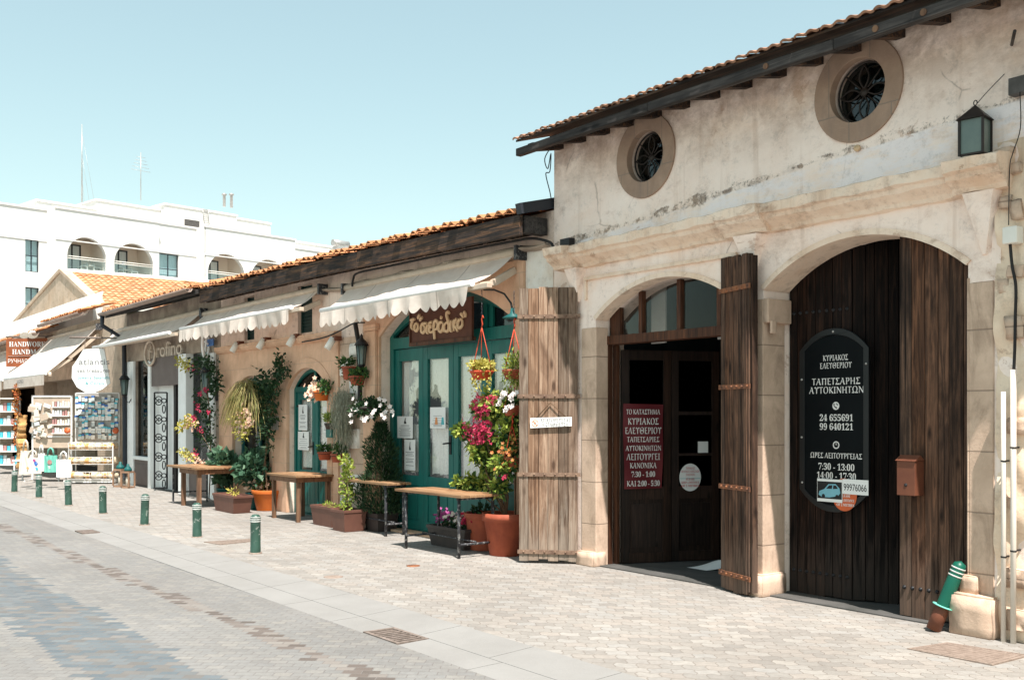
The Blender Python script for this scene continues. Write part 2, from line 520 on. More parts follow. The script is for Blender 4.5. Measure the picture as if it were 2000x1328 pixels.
def paving(name, ramp_stops, bw, bh, rot, zig=0.0, mort=0.05, mcol=(0.16,0.14,0.12), road=False):
    t = NT(name, 0.85, 0.2)
    co = t.coord((1,1,1), rot=(0,0,rot))
    sp = t.n("ShaderNodeSeparateXYZ"); t.l(co, sp.inputs[0])
    x, y = sp.outputs[0], sp.outputs[1]
    if zig:                                          # interlocking blocks with toothed sides
        wv = t.math('PINGPONG', x, bw * 0.5)
        y = t.math('ADD', y, t.math('MULTIPLY', wv, zig))
        wv2 = t.math('PINGPONG', sp.outputs[1], bh * 0.5)
        x = t.math('ADD', x, t.math('MULTIPLY', wv2, zig))
    jit = t.n("ShaderNodeTexNoise"); jit.inputs["Scale"].default_value = 6.0; t.l(co, jit.inputs["Vector"])
    cb = t.n("ShaderNodeCombineXYZ"); t.l(x, cb.inputs[0]); t.l(y, cb.inputs[1])
    jv = t.n("ShaderNodeVectorMath", operation='MULTIPLY_ADD'); t.l(jit.outputs["Color"], jv.inputs[0]); jv.inputs[1].default_value = (0.018, 0.018, 0); t.l(cb.outputs[0], jv.inputs[2])
    br = t.n("ShaderNodeTexBrick"); t.l(jv.outputs[0], br.inputs["Vector"])
    br.inputs["Color1"].default_value = (0,0,0,1); br.inputs["Color2"].default_value = (1,1,1,1); br.inputs["Mortar"].default_value = (0.4,0.4,0.4,1)
    br.inputs["Scale"].default_value = 1.0; br.inputs["Mortar Size"].default_value = bh * mort
    br.inputs["Mortar Smooth"].default_value = 0.4; br.inputs["Brick Width"].default_value = bw; br.inputs["Row Height"].default_value = bh
    rnd = br.outputs["Color"]
    fr = t.math('FRACT', t.math('MULTIPLY', rnd, 7.31))
    c = t.ramp(rnd, ramp_stops)
    big = t.noise(co, 0.55, 5, 0.6)
    c = t.mix(1.0, c, t.ramp(big, [(0.3, 0.84), (0.7, 1.08)]), 'MULTIPLY')
    c = t.mix(1.0, c, t.ramp(t.noise(co, 22, 6, 0.7), [(0.3, 0.86), (0.7, 1.08)]), 'MULTIPLY')
    if road:
        # the middle of the block each point belongs to, so that a course takes whole blocks
        js = t.n("ShaderNodeSeparateXYZ"); t.l(jv.outputs[0], js.inputs[0])
        row = t.math('FLOOR', t.math('DIVIDE', js.outputs[1], bh))
        odd = t.math('FLOORED_MODULO', row, 2.0)
        sh = t.math('MULTIPLY', t.math('SUBTRACT', 1.0, odd), bw * 0.5)
        colm = t.math('FLOOR', t.math('DIVIDE', t.math('ADD', js.outputs[0], sh), bw))
        mx_ = t.math('SUBTRACT', t.math('MULTIPLY', t.math('ADD', colm, 0.5), bw), sh)
        my_ = t.math('MULTIPLY', t.math('ADD', row, 0.5), bh)
        yw = t.math('ADD', t.math('MULTIPLY', mx_, -sin(rot)), t.math('MULTIPLY', my_, cos(rot)))
        xw = t.math('ADD', t.math('MULTIPLY', mx_, cos(rot)), t.math('MULTIPLY', my_, sin(rot)))
        cv = t.n("ShaderNodeCombineXYZ"); t.l(t.math('MULTIPLY', xw, 0.35), cv.inputs[0]); t.l(yw, cv.inputs[1])
        wob = t.math('SUBTRACT', t.noise(cv.outputs[0], 1.6, 5, 0.7), 0.5)
        for (ya, yb, sl, colr, amt, jitter) in road:
            # a course of differently coloured setts running down the street: y between ya and yb at x = 0, slope sl
            yy = t.math('SUBTRACT', yw, t.math('MULTIPLY', xw, sl))
            mid, hw = (ya + yb) / 2, abs(yb - ya) / 2
            d = t.math('DIVIDE', t.math('ABSOLUTE', t.math('SUBTRACT', yy, mid)), hw)
            d = t.math('ADD', d, t.math('MULTIPLY', t.math('SUBTRACT', fr, 0.5), jitter))
            d = t.math('ADD', d, t.math('MULTIPLY', wob, jitter * 2.2))
            mk = t.math('LESS_THAN', d, 1.0)
            cc = t.ramp(fr, colr)
            c = t.mix(t.math('MULTIPLY', mk, amt), c, cc)
    gv = t.n("ShaderNodeTexVoronoi"); gv.inputs["Scale"].default_value = 1.9; t.l(co, gv.inputs["Vector"])
    c = t.mix(t.math('MULTIPLY', t.ramp(gv.outputs["Distance"], [(0.022, 0.55), (0.034, 0.0)]), t.math('GREATER_THAN', t.noise(co, 0.8, 2), 0.5)), c, mcol)
    c = t.mix(t.math('MULTIPLY', br.outputs["Fac"], 0.7), c, mcol)
    c = t.mix(t.math('MULTIPLY', t.ramp(t.noise(t.coord((0.25, 1.6, 1)), 1.1, 7, 0.65), [(0.48, 0.0), (0.72, 1.0)]), 0.28), c, tuple(v * 0.9 for v in mcol))
    t.col(c)
    h = t.math('SUBTRACT', t.math('ADD', t.math('MULTIPLY', t.noise(co, 60, 5), 0.25), t.math('MULTIPLY', rnd, 0.25)), t.math('MULTIPLY', br.outputs["Fac"], 1.0))
    t.bump(h, 0.6, 0.012)
    return t.m

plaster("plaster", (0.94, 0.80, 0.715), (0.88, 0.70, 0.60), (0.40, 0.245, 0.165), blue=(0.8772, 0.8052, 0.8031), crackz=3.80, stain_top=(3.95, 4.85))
plaster("limewash", (0.882, 0.8379, 0.7812), (0.7812, 0.7182, 0.6426), (0.5292, 0.4284, 0.3402))
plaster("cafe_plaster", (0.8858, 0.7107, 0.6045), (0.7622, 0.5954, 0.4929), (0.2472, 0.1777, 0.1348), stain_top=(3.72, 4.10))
plaster("rubble_render", (0.8837, 0.7213, 0.5657), (0.6186, 0.4577, 0.3289), (0.324, 0.2219, 0.1579))
plaster("cornice_stone", (0.86, 0.71, 0.585), (0.72, 0.525, 0.39), (0.24, 0.125, 0.07), amt=0.85)
plaster("old_gable", (0.55, 0.44, 0.34), (0.40, 0.31, 0.23), (0.2, 0.16, 0.13))
simple("hotel_white", (0.7487, 0.7273, 0.7005), (0.6845, 0.6631, 0.6364), 0.4, 0.9)
simple("white_parapet", (0.828, 0.7969, 0.7555), (0.6831, 0.6417, 0.5796), 1.2, 0.9, 0.2)
simple("balcony_wall", (0.90, 0.80, 0.70), (0.84, 0.73, 0.63), 1, 0.9)
ashlar("ashlar", (0.6, 0.474, 0.36), (0.408, 0.312, 0.24), (0.36, 0.3, 0.24))
ashlar("jamb_stone", (0.7276, 0.5368, 0.4106), (0.463, 0.3291, 0.2415), (0.2425, 0.1772, 0.1353), 3.0, 0.46, (0.2425, 0.1671, 0.1208), grime=0.65)
ashlar("tan_stone", (0.80, 0.51, 0.35), (0.58, 0.355, 0.235), (0.557, 0.3853, 0.2736), 0.7, 0.42, (0.4595, 0.2569, 0.1493), grime=0.35)
ashlar("oculus_stone", (0.43, 0.30, 0.225), (0.28, 0.19, 0.14), (0.25, 0.2, 0.1625), 0.4, 0.6, (0.2125, 0.1625, 0.1375))
simple("old_plaster_dark", (0.42, 0.34, 0.27), (0.22, 0.17, 0.14), 3, 0.95, 0.3)
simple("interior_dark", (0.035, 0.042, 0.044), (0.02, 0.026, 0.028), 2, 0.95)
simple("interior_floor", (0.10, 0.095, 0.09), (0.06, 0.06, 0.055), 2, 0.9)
simple("dusty_tile", (0.682, 0.396, 0.231), (0.55, 0.2585, 0.121), 3.5, 0.9, 0.3, 60, isl=0.35)
simple("terracotta_tile", (0.60, 0.275, 0.125), (0.44, 0.17, 0.07), 9, 0.85, 0.2, 60, isl=0.35)
simple("old_tile", (0.45, 0.2376, 0.1449), (0.288, 0.1485, 0.09315), 9, 0.85, 0.2, 60, isl=0.35)
planks("eave_wood", (0.20, 0.10, 0.05), (0.045, 0.033, 0.028), (0.012, 0.011, 0.011), 0.85, 0, 0.6)
planks("eave_grey", (0.1235, 0.1073, 0.0975), (0.05525, 0.04875, 0.0455), (0.01625, 0.01495, 0.01495), 0.85, 0, 0.6)
planks("weathered_plank", (0.4198, 0.3408, 0.2699), (0.2267, 0.1573, 0.1125), (0.06297, 0.03671, 0.02519), 0.85, 2, 0.6, 0.2, (0.2964, 0.2485, 0.2029))
planks("dark_plank", (0.235, 0.13, 0.082), (0.078, 0.047, 0.034), (0.012, 0.009, 0.008), 0.75, 2, 0.6, 0.12, (0.15, 0.105, 0.08))
planks("door_plank", (0.051, 0.0264, 0.018), (0.012, 0.0081, 0.0069), (0.003, 0.0027, 0.003), 0.75, 2, 0.6, 0.10, (0.045, 0.036, 0.031))
planks("frame_wood", (0.1875, 0.07, 0.0325), (0.09375, 0.0375, 0.02), (0.0275, 0.01375, 0.01), 0.6, 2, 0.4, 0.2)
planks("joinery", (0.05, 0.03, 0.022), (0.028, 0.018, 0.015), (0.010, 0.008, 0.007), 0.6, 2, 0.4, 0.15)
planks("table_wood", (0.4176, 0.2664, 0.1512), (0.3168, 0.1764, 0.09), (0.1368, 0.0648, 0.0324), 0.6, 0, 0.35)
planks("table_leg_wood", (0.30, 0.17, 0.095), (0.19, 0.10, 0.06), (0.07, 0.04, 0.025), 0.7, 2, 0.35)
simple("strap_iron", (0.30, 0.20, 0.14), (0.15, 0.09, 0.065), 14, 0.75, 0.3, 50, metal=0.25)
simple("rust_iron", (0.30, 0.115, 0.05), (0.10, 0.05, 0.035), 20, 0.8, 0.3, 50)
simple("black_iron", (0.018, 0.018, 0.02), (0.010, 0.010, 0.012), 10, 0.5, 0.1)
simple("worn_steel", (0.36, 0.35, 0.34), (0.035, 0.035, 0.04), 26, 0.55, 0.1, 40, lo=0.53, hi=0.68)
simple("teal_paint", (0.006, 0.135, 0.115), (0.005, 0.10, 0.088), 5, 0.45, 0.05, 30, (3,3,0.6), 0.4)
simple("teal_dark", (0.012, 0.11, 0.105), (0.010, 0.085, 0.085), 5, 0.5, 0.05)
simple("shutter_green", (0.014, 0.05, 0.045), (0.010, 0.035, 0.032), 5, 0.6)
t_ = NT("bollard_green", 0.42, 0.45)
_c = t_.coord(); _n = t_.noise(_c, 9, 9, 0.75, 0.8)
t_.col(t_.mix(t_.ramp(_n, [(0.565, 0.0), (0.60, 0.9)]), t_.ramp(t_.noise(_c, 5), [(0.35, (0.024, 0.062, 0.046)), (0.65, (0.036, 0.088, 0.064))]), (0.42, 0.44, 0.40)))
simple("white_band", (0.62, 0.62, 0.59), (0.36, 0.38, 0.36), 30, 0.5)
simple("bollard_new", (0.006, 0.10, 0.065), (0.005, 0.08, 0.052), 5, 0.4)
cloth("awning_cloth", (0.86, 0.77, 0.69), (0.74, 0.64, 0.56), 0.30)
simple("awning_bar", (0.80, 0.79, 0.77), (0.72, 0.71, 0.69), 6, 0.4)
simple("awning_arm", (0.62, 0.50, 0.39), (0.52, 0.41, 0.32), 6, 0.45)
lace("lace", (0.88, 0.86, 0.81))
glass("shop_glass", (0.97, 0.98, 0.98), 0.055)
glass("dark_glass", (0.30, 0.36, 0.37), 0.11)
glass("hotel_glass", (0.88, 0.95, 0.96), 0.12)
simple("clay_pot", (0.38, 0.092, 0.045), (0.28, 0.065, 0.035), 7, 0.7, 0.1)
simple("orange_pot", (0.66, 0.165, 0.03), (0.56, 0.13, 0.025), 5, 0.5)
simple("brown_trough", (0.155, 0.068, 0.048), (0.125, 0.055, 0.04), 5, 0.55)
simple("dark_trough", (0.06, 0.045, 0.04), (0.04, 0.03, 0.028), 5, 0.6)
simple("soil", (0.05, 0.035, 0.025), (0.03, 0.02, 0.015), 30, 1.0, 0.4)
simple("stem_brown", (0.16, 0.105, 0.06), (0.10, 0.06, 0.035), 12, 0.9)
simple("red_plastic", (0.55, 0.07, 0.03), (0.48, 0.06, 0.025), 5, 0.5)
foliage("leaf_green", (0.02, 0.06, 0.018), (0.045, 0.11, 0.028), (0.10, 0.18, 0.04))
foliage("leaf_dark", (0.010, 0.032, 0.014), (0.02, 0.055, 0.02), (0.04, 0.085, 0.03))
foliage("leaf_lime", (0.14, 0.22, 0.035), (0.28, 0.36, 0.06), (0.45, 0.48, 0.11))
foliage("leaf_yellow", (0.34, 0.30, 0.05), (0.52, 0.46, 0.10), (0.66, 0.60, 0.20))
foliage("leaf_blue", (0.03, 0.085, 0.05), (0.06, 0.13, 0.075), (0.10, 0.19, 0.10))
foliage("dry_grass", (0.20, 0.17, 0.06), (0.34, 0.27, 0.11), (0.16, 0.19, 0.05))
foliage("moss_grey", (0.24, 0.25, 0.19), (0.32, 0.32, 0.24), (0.40, 0.39, 0.30))
foliage("petal_pink", (0.34, 0.012, 0.045), (0.48, 0.02, 0.075), (0.58, 0.06, 0.13))
foliage("petal_purple", (0.30, 0.03, 0.20), (0.42, 0.07, 0.28), (0.5, 0.16, 0.36))
foliage("petal_white", (0.75, 0.66, 0.62), (0.82, 0.76, 0.72), (0.85, 0.72, 0.70))
foliage("petal_peach", (0.72, 0.38, 0.24), (0.78, 0.50, 0.38), (0.80, 0.62, 0.46))
foliage("petal_orange", (0.52, 0.18, 0.04), (0.56, 0.26, 0.07), (0.48, 0.09, 0.06))
simple("paper_white", (0.80, 0.80, 0.78), (0.76, 0.76, 0.74), 4, 0.8)
simple("ink", (0.02, 0.02, 0.022), None, 4, 0.7)
simple("ink_grey", (0.22, 0.22, 0.23), None, 4, 0.7)
simple("ink_orange", (0.72, 0.30, 0.12), None, 4, 0.7)
simple("ink_teal", (0.10, 0.45, 0.50), None, 4, 0.7)
simple("ink_red", (0.55, 0.04, 0.05), None, 4, 0.7)
simple("letter_white", (0.82, 0.80, 0.77), None, 4, 0.6)
simple("letter_cream", (0.72, 0.52, 0.33), (0.62, 0.42, 0.25), 20, 0.7)
simple("letter_sand", (0.66, 0.55, 0.45), (0.5, 0.4, 0.32), 12, 0.5)
simple("banner_red", (0.13, 0.016, 0.020), (0.10, 0.012, 0.016), 3, 0.5, 0.15, 4)
simple("sign_black", (0.004, 0.006, 0.007), (0.003, 0.004, 0.005), 3, 0.5, spec=0.08)
simple("sign_rim", (0.012, 0.013, 0.014), (0.009, 0.010, 0.011), 3, 0.4, spec=0.3)
simple("sign_brown", (0.105, 0.036, 0.02), (0.075, 0.026, 0.015), 6, 0.7, 0.1)
simple("sign_orange", (0.30, 0.085, 0.03), (0.20, 0.06, 0.025), 3, 0.7)
simple("sign_board", (0.055, 0.042, 0.037), (0.04, 0.03, 0.028), 3, 0.6)
simple("sticker_orange", (0.62, 0.12, 0.035), None, 4, 0.5)
simple("sky_blue", (0.10, 0.42, 0.62), (0.08, 0.36, 0.55), 6, 0.5)
simple("mailbox_paint", (0.165, 0.05775, 0.03025), (0.132, 0.044, 0.02475), 8, 0.6, 0.1)
simple("pvc_white", (0.72, 0.66, 0.59), (0.58, 0.51, 0.44), 3, 0.5, stretch=(1,1,0.4))
simple("pvc_grey", (0.42, 0.39, 0.36), (0.34, 0.31, 0.29), 3, 0.5)
simple("white_plastic", (0.78, 0.75, 0.69), (0.72, 0.69, 0.63), 4, 0.5)
simple("cable", (0.018, 0.016, 0.016), None, 4, 0.6)
simple("grey_box", (0.10, 0.09, 0.085), (0.06, 0.055, 0.05), 9, 0.6)
simple("lamp_glass", (0.15, 0.19, 0.165), (0.11, 0.15, 0.135), 5, 0.25, spec=0.5)
simple("bronze", (0.033, 0.024, 0.0204), (0.021, 0.0162, 0.0144), 8, 0.5)
simple("zinc", (0.45, 0.44, 0.42), (0.36, 0.35, 0.33), 5, 0.4, metal=0.5)
simple("gutter_brown", (0.30, 0.22, 0.18), (0.22, 0.16, 0.13), 5, 0.5)
simple("drain_iron", (0.24, 0.19, 0.165), (0.14, 0.11, 0.09), 20, 0.8, 0.3)
simple("cover_iron", (0.30, 0.235, 0.195), (0.20, 0.15, 0.12), 25, 0.85, 0.4, 60)
simple("hole_black", (0.006, 0.006, 0.006), None, 4, 1.0)
simple("concrete", (0.254, 0.245, 0.2328), (0.2237, 0.2147, 0.2026), 1.6, 0.9, 0.25, 60)
simple("concrete_joint", (0.216, 0.204, 0.186), None, 3, 0.95)
simple("white_shop", (0.851, 0.851, 0.8395), (0.759, 0.759, 0.7475), 3, 0.7)
simple("taupe", (0.16, 0.125, 0.115), (0.13, 0.10, 0.09), 3, 0.7)
simple("shop_dark", (0.03, 0.025, 0.023), (0.02, 0.018, 0.017), 3, 0.6)
simple("wire_white", (0.78, 0.76, 0.73), None, 4, 0.4)
simple("sponge", (0.70, 0.42, 0.18), (0.56, 0.30, 0.11), 14, 0.95, 0.6, 40, isl=0.4)
simple("sponge_pale", (0.78, 0.66, 0.50), (0.66, 0.52, 0.36), 14, 0.95, 0.6, 40, isl=0.3)
simple("pack_white", (0.80, 0.79, 0.77), (0.68, 0.66, 0.64), 12, 0.4)
simple("pack_cyan", (0.10, 0.50, 0.60), (0.06, 0.36, 0.48), 12, 0.4)
simple("pack_blue", (0.05, 0.18, 0.50), (0.04, 0.12, 0.38), 12, 0.4)
simple("pack_rose", (0.46, 0.24, 0.22), (0.34, 0.17, 0.16), 12, 0.4)
simple("pack_clear", (0.62, 0.66, 0.66), (0.44, 0.48, 0.48), 12, 0.25)
simple("mint", (0.16, 0.50, 0.40), (0.13, 0.42, 0.34), 5, 0.8)
simple("tote_cream", (0.74, 0.66, 0.56), (0.64, 0.56, 0.46), 6, 0.9)
simple("tote_print", (0.52, 0.52, 0.58), (0.75, 0.70, 0.64), 18, 0.8)
simple("board_beige", (0.50, 0.40, 0.31), (0.42, 0.33, 0.26), 4, 0.8)
simple("lantern_wood", (0.32, 0.19, 0.12), (0.24, 0.14, 0.09), 8, 0.7)
simple("curtain", (0.82, 0.85, 0.85), (0.60, 0.69, 0.70), 5, 0.9, stretch=(6,6,0.3))
simple("frame_dark", (0.03, 0.035, 0.045), None, 4, 0.5)
simple("car_blue", (0.20, 0.48, 0.58), None, 4, 0.3)
R_VP = atan2(0.8, 0.6)
paving("pavement_blocks", [(0.0, (0.2483, 0.2289, 0.2083)), (0.35, (0.285, 0.2652, 0.2412)), (0.6, (0.3095, 0.2773, 0.2471)), (0.8, (0.2973, 0.2834, 0.265)), (1.0, (0.337, 0.3107, 0.28))], 0.15, 0.115, radians(-45), 0.38, 0.03, (0.176, 0.144, 0.12))
paving("road_setts", [(0.0, (0.1924, 0.1863, 0.1771)), (0.3, (0.2151, 0.2083, 0.1962)), (0.55, (0.2015, 0.1973, 0.1898)), (0.8, (0.2242, 0.2149, 0.2004)), (1.0, (0.2378, 0.226, 0.2067))], 0.125, 0.082, radians(-50), 0.0, 0.045, (0.17, 0.15, 0.14),
       road=[(-5.05, -5.72, 0.0, [(0.0, (0.0612, 0.09, 0.1116)), (0.35, (0.0864, 0.1188, 0.1404)), (0.62, (0.1188, 0.144, 0.1584)), (0.8, (0.1008, 0.0936, 0.0864)), (1.0, (0.18, 0.1692, 0.1584))], 0.66, 0.35),
             (-4.135, -4.295, 0.006, [(0.0, (0.075, 0.056, 0.046)), (0.34, (0.11, 0.082, 0.068)), (0.46, (0.185, 0.155, 0.135)), (1.0, (0.225, 0.205, 0.185))], 0.75, 0.45)])
# ------------------------------------------------------------------ ground, road, pavement
def ground_sheet(name, pts, z, mat):
    mb = MB(); mb.add([(x, y, z) for x, y in pts], [tuple(range(len(pts)))])
    o = mb.build(name, mat); o["kind"] = "structure"; return o
def sub_sheet(name, x0, x1, y0, y1, zf, mat, nx, ny):
    mb = MB(); mb.grid(lambda u, v: Vector((x0 + (x1-x0)*u, y0 + (y1-y0)*v, zf(x0 + (x1-x0)*u, y0 + (y1-y0)*v))), nx, ny)
    o = mb.build(name, mat); o["kind"] = "structure"; return o
ground_sheet("ground", [(-600, -600), (600, -600), (600, 600), (-600, 600)], -0.12, M["concrete"])
sub_sheet("road", -95, 20, -11.0, -3.638, lambda x, y: -0.03 + 0.006*sin(x*0.7)*sin(y*1.1), M["road_setts"], 120, 12)
sub_sheet("pavement", -95, 20, -2.952, 0.9, lambda x, y: 0.004*sin(x*1.3+y*2)*sin(y*1.7), M["pavement_blocks"], 160, 16)
def slabs(name, ya, za, yb, zb, ln, thick=0.10, x0=-95, x1=20, seed=1, gap=None):
    rng = random.Random(seed); mb = MB(); x = x0
    while x < x1:
        e = min(x1, x + ln)
        if gap and x < gap[0] < e: e = gap[0]
        if gap and gap[0] <= x < gap[1]: x = gap[1]; continue
        g = 0.004; dz = 0.0
        mb.add([(x+g, ya, za+dz), (e-g, ya, za+dz), (e-g, yb, zb+dz), (x+g, yb, zb+dz), (x+g, ya, za-thick), (e-g, ya, za-thick), (e-g, yb, zb-thick), (x+g, yb, zb-thick)],
               [(0,1,2,3), (0,4,5,1), (1,5,6,2), (2,6,7,3), (3,7,4,0)])
        x = e
    o = mb.build(name, M["concrete"]); o["kind"] = "structure"; return o
slabs("kerb", -2.956, 0.004, -3.3505, -0.0205, 0.92, seed=2)
slabs("road_edge", -3.353, -0.022, -3.634, -0.030, 0.92, seed=3, gap=(-7.045, -6.525))
sub_sheet("ground_base", -95, 20, -3.66, -2.93, lambda x, y: -0.035 if y > -3.3 else -0.056, M["concrete_joint"], 2, 1)

# ------------------------------------------------------------------ roof helpers
def tile_roof(x0, x1, ye, ze, yr, zr, period=0.2, courses=9, amp=0.035, seed=0, sag=None, rough_=1.0):
    """courses of barrel tiles, each course overlapping the one below"""
    rng = random.Random(seed)
    n = max(1, int(round((x1 - x0) / period))); per = (x1 - x0) / n
    mb = MB(); sub = 8
    sl = Vector((0, yr - ye, zr - ze)); L = sl.length; sl.normalize(); up = Vector((0, -sl.z, sl.y))
    if up.z < 0: up = -up
    for k in range(courses):
        a = L * k / courses; b = L * (k + 1) / courses + 0.05
        for i in range(n):
            jz = rng.uniform(-0.012, 0.012) * rough_; ja = rng.uniform(-0.025, 0.02); tl = rng.uniform(-0.006, 0.006)
            vs = []
            for (s_, lift) in ((a + ja, 0.010 + 0.018 * rough_), (b, 0.0)):
                for j in range(sub + 1):
                    u = j / sub
                    h = amp * (1.25 * sin(pi * min(u / 0.62, 1.0)) if u < 0.62 else -0.55 * sin(pi * (u - 0.62) / 0.38))
                    x = x0 + (i + u) * per + tl
                    p = Vector((x, ye, ze + (sag(x) if sag else 0))) + sl * s_ + up * (h + lift + jz)
                    vs.append(p)
            m = sub + 1
            lip = [p - up * 0.02 + sl * 0.004 for p in vs[:m]]
            fs = [(j, j+1, m+j+1, m+j) for j in range(sub)] + [(2*m+j, 2*m+j+1, j+1, j) for j in range(sub)]
            mb.add(vs + lip, fs, False)
    return mb

# ================================================================== workshop with the two big arches
wk = thing("workshop_building", "old cream plastered workshop with two tall arches and two round windows under a tiled eave", "building", (-6.4, 0.2, 0))
WT = 4.86
A1 = (-8.43, -6.38, 2.71, 0.36); A2 = (-6.12, -4.16, 2.81, 0.36)
OC = [(-7.65, 4.335), (-5.125, 4.375)]
out = [(-9.15, 0)]
def arch_path(a):
    p = arch(a[0], a[1], 0.0, a[2], a[3], 24)
    return [p[0]] + list(reversed(p[2:])) + [p[1]]
def strip_arch(a, x0, x1):    # wall outline pieces
    return arch_path(a)
outl = [(-9.15, -0.1)]
for a in (A1, A2):
    pth = arch_path(a)
    outl += [(pth[0][0], -0.1)] + pth[1:-1] + [(pth[-1][0], -0.1)]
outl += [(0.5, -0.1), (0.5, WT), (-9.15, WT)]
holes = [circle(c[0], c[1], 0.272, 36) for c in OC]
mb = MB(); mb.wall(outl, 0.0, 0.42, holes)
mb.box((-9.15, 0.425, -0.1), (-8.8, 6.5, WT))            # side wall facing left
mb.wall([(-9.148, 4.862), (-8.8, 4.862), (-8.8, 4.9), (-9.148, 4.9)], 0.0, 0.4)
mb.build("wall", M["plaster"], wk)
# dressed stone jambs of both arches (front face and reveal, proud of the plaster)
mb = MB()
for (x0, x1, dep, z1) in ((-8.66, -8.424, 0.168, 2.62), (-6.40, -6.126, 0.30, 2.72), (-4.154, -3.955, 0.2, 2.66)):
    mb.box((x0, -0.012, -0.1), (x1 + (0.012 if x1 < -6 else 0), dep, z1))
mb.box((-4.166, -0.014, -0.1), (-4.148, 0.12, 2.7))
mb.box((-6.132, -0.010, 2.50), (-6.06, 0.33, 2.722)); mb.box((-6.07, 0.02, 2.40), (-6.045, 0.10, 2.52))
mb.each("jamb", M["jamb_stone"], wk, 0.012)
mb = MB()
def lumpy(mb, a, b, seed, amt=0.03, n=7):
    """a worn block"""
    rng = random.Random(seed)
    bm = bmesh.new(); bmesh.ops.create_cube(bm, size=1.0)
    bmesh.ops.bevel(bm, geom=bm.edges[:], offset=0.045, segments=2, affect='EDGES')
    bmesh.ops.subdivide_edges(bm, edges=bm.edges[:], cuts=2, use_grid_fill=True)
    a = Vector(a); b = Vector(b); c = (a+b)/2; d = b-a
    vs = []
    for v in bm.verts:
        p = Vector((c.x + v.co.x*d.x, c.y + v.co.y*d.y, c.z + v.co.z*d.z))
        q = Vector((sin(p.x*17+seed)+sin(p.z*23), sin(p.y*19+p.z*13+seed), sin(p.z*15+p.x*11+seed*2)))
        vs.append(p + q * amt * 0.5 + Vector((rng.uniform(-1,1), rng.uniform(-1,1), rng.uniform(-1,1))) * amt * 0.12)
    bm.verts.index_update()
    mb.add(vs, [tuple(v.index for v in f.verts) for f in bm.faces], True)
    bm.free()
    return mb
lumpy(mb, (-4.25, -0.13, -0.06), (-3.90, 0.14, 0.31), 3, 0.007)
lumpy(mb, (-4.20, -0.07, 0.30), (-4.06, 0.08, 0.44), 5, 0.007)
lumpy(mb, (-6.22, -0.09, -0.05), (-6.07, 0.27, 0.20), 8, 0.008)
lumpy(mb, (-8.70, -0.06, -0.05), (-8.40, 0.13, 0.16), 11, 0.008)
mb.each("plinth", M["jamb_stone"], wk)
# archivolts: a thin proud band round each arch head, running back as the soffit
for a in (A1, A2):
    p = arch(a[0], a[1], 0, a[2], a[3], 24)[2:]
    c = Vector(((a[0]+a[1])/2, a[2] - 0.9))
    inn = [(x, z) for x, z in p]; o2 = []
    for x, z in p:
        v = Vector((x, z)) - c; v.normalize(); o2.append((x + v.x*0.035, z + v.y*0.035))
    i2 = [(c.x + (x-c.x)*0.988, c.y + (z-c.y)*0.988) for x, z in inn]
    mb = MB(); mb.wall(i2 + list(reversed(o2)), -0.016, 0.17 if a is A1 else 0.35)
    mb.build("archivolt", M["cornice_stone"], wk)
# square label moulding over the left arch
mb = MB(); mb.box((-8.60, -0.035, 3.145), (-6.42, 0.01, 3.185)); mb.box((-8.60, -0.03, 2.93), (-8.565, 0.01, 3.144))
mb.each("label_moulding", M["cornice_stone"], wk, 0.008)
# cornice
prof = [(0.0, 3.30), (0.045, 3.31), (0.06, 3.345), (0.10, 3.375), (0.15, 3.405), (0.165, 3.44), (0.20, 3.455), (0.205, 3.535), (0.17, 3.55), (0.0, 3.575)]
def mould(mb, x0, x1, grow, dz0=0.0, dz1=0.0, seed=0):
    n = max(2, int((x1 - x0) / 0.07)); vs = []; m = len(prof)
    for i in range(n + 1):
        x = x0 + (x1 - x0) * i / n; k = i / n
        for j, (d, z) in enumerate(prof):
            er = 0.006 * sin(x*23 + j*1.7 + seed) + 0.006 * sin(x*9.1 + j)
            dd = (d + grow + er) if d > 0 else 0.0
            vs.append(Vector((x, -dd, z + dz0 + (dz1 - dz0) * k + er * 0.6)))
    fs = [(i*m+j, i*m+j+1, (i+1)*m+j+1, (i+1)*m+j) for i in range(n) for j in range(m-1)]
    fs += [tuple(range(m)), tuple(n*m + j for j in reversed(range(m)))]
    mb.add(vs, fs)
mb = MB()
mould(mb, -8.98, -8.66, 0.10, -0.02, -0.02, 1); mould(mb, -8.66, -6.50, 0.0, -0.015, 0.005, 2); mould(mb, -6.50, -6.0, 0.06, 0.005, 0.005, 3)
mould(mb, -6.0, -4.22, 0.0, 0.005, 0.012, 4); mould(mb, -4.22, -3.80, 0.07, 0.012, 0.012, 5)
mb.build("cornice", M["cornice_stone"], wk)
# wedge brackets under the cornice breaks
for x, w_, zt, zb in ((-8.72, 0.26, 3.29, 2.92), (-6.24, 0.34, 3.31, 2.95), (-4.02, 0.30, 3.32, 2.86)):
    mb = MB(); mb.add([(x-w_/2, 0.0, zt), (x+w_/2, 0.0, zt), (x+w_/2-0.03, -0.13, zt), (x-w_/2+0.03, -0.13, zt), (x-0.025, 0.0, zb), (x+0.025, 0.0, zb), (x+0.012, -0.03, zb), (x-0.012, -0.03, zb)],
                      [(0,3,2,1), (3,7,6,2), (0,4,7,3), (1,2,6,5), (4,5,6,7)])
    mb.build("corbel", M["plaster"], wk, 0.004)
# pilaster strips that carry them
mb = MB(); mb.box((-3.97, -0.012, 2.66), (-3.90, 0.01, 3.30)); mb.box((-4.12, -0.010, 2.66), (-3.97, 0.01, 2.87)); mb.each("pilaster", M["plaster"], wk)
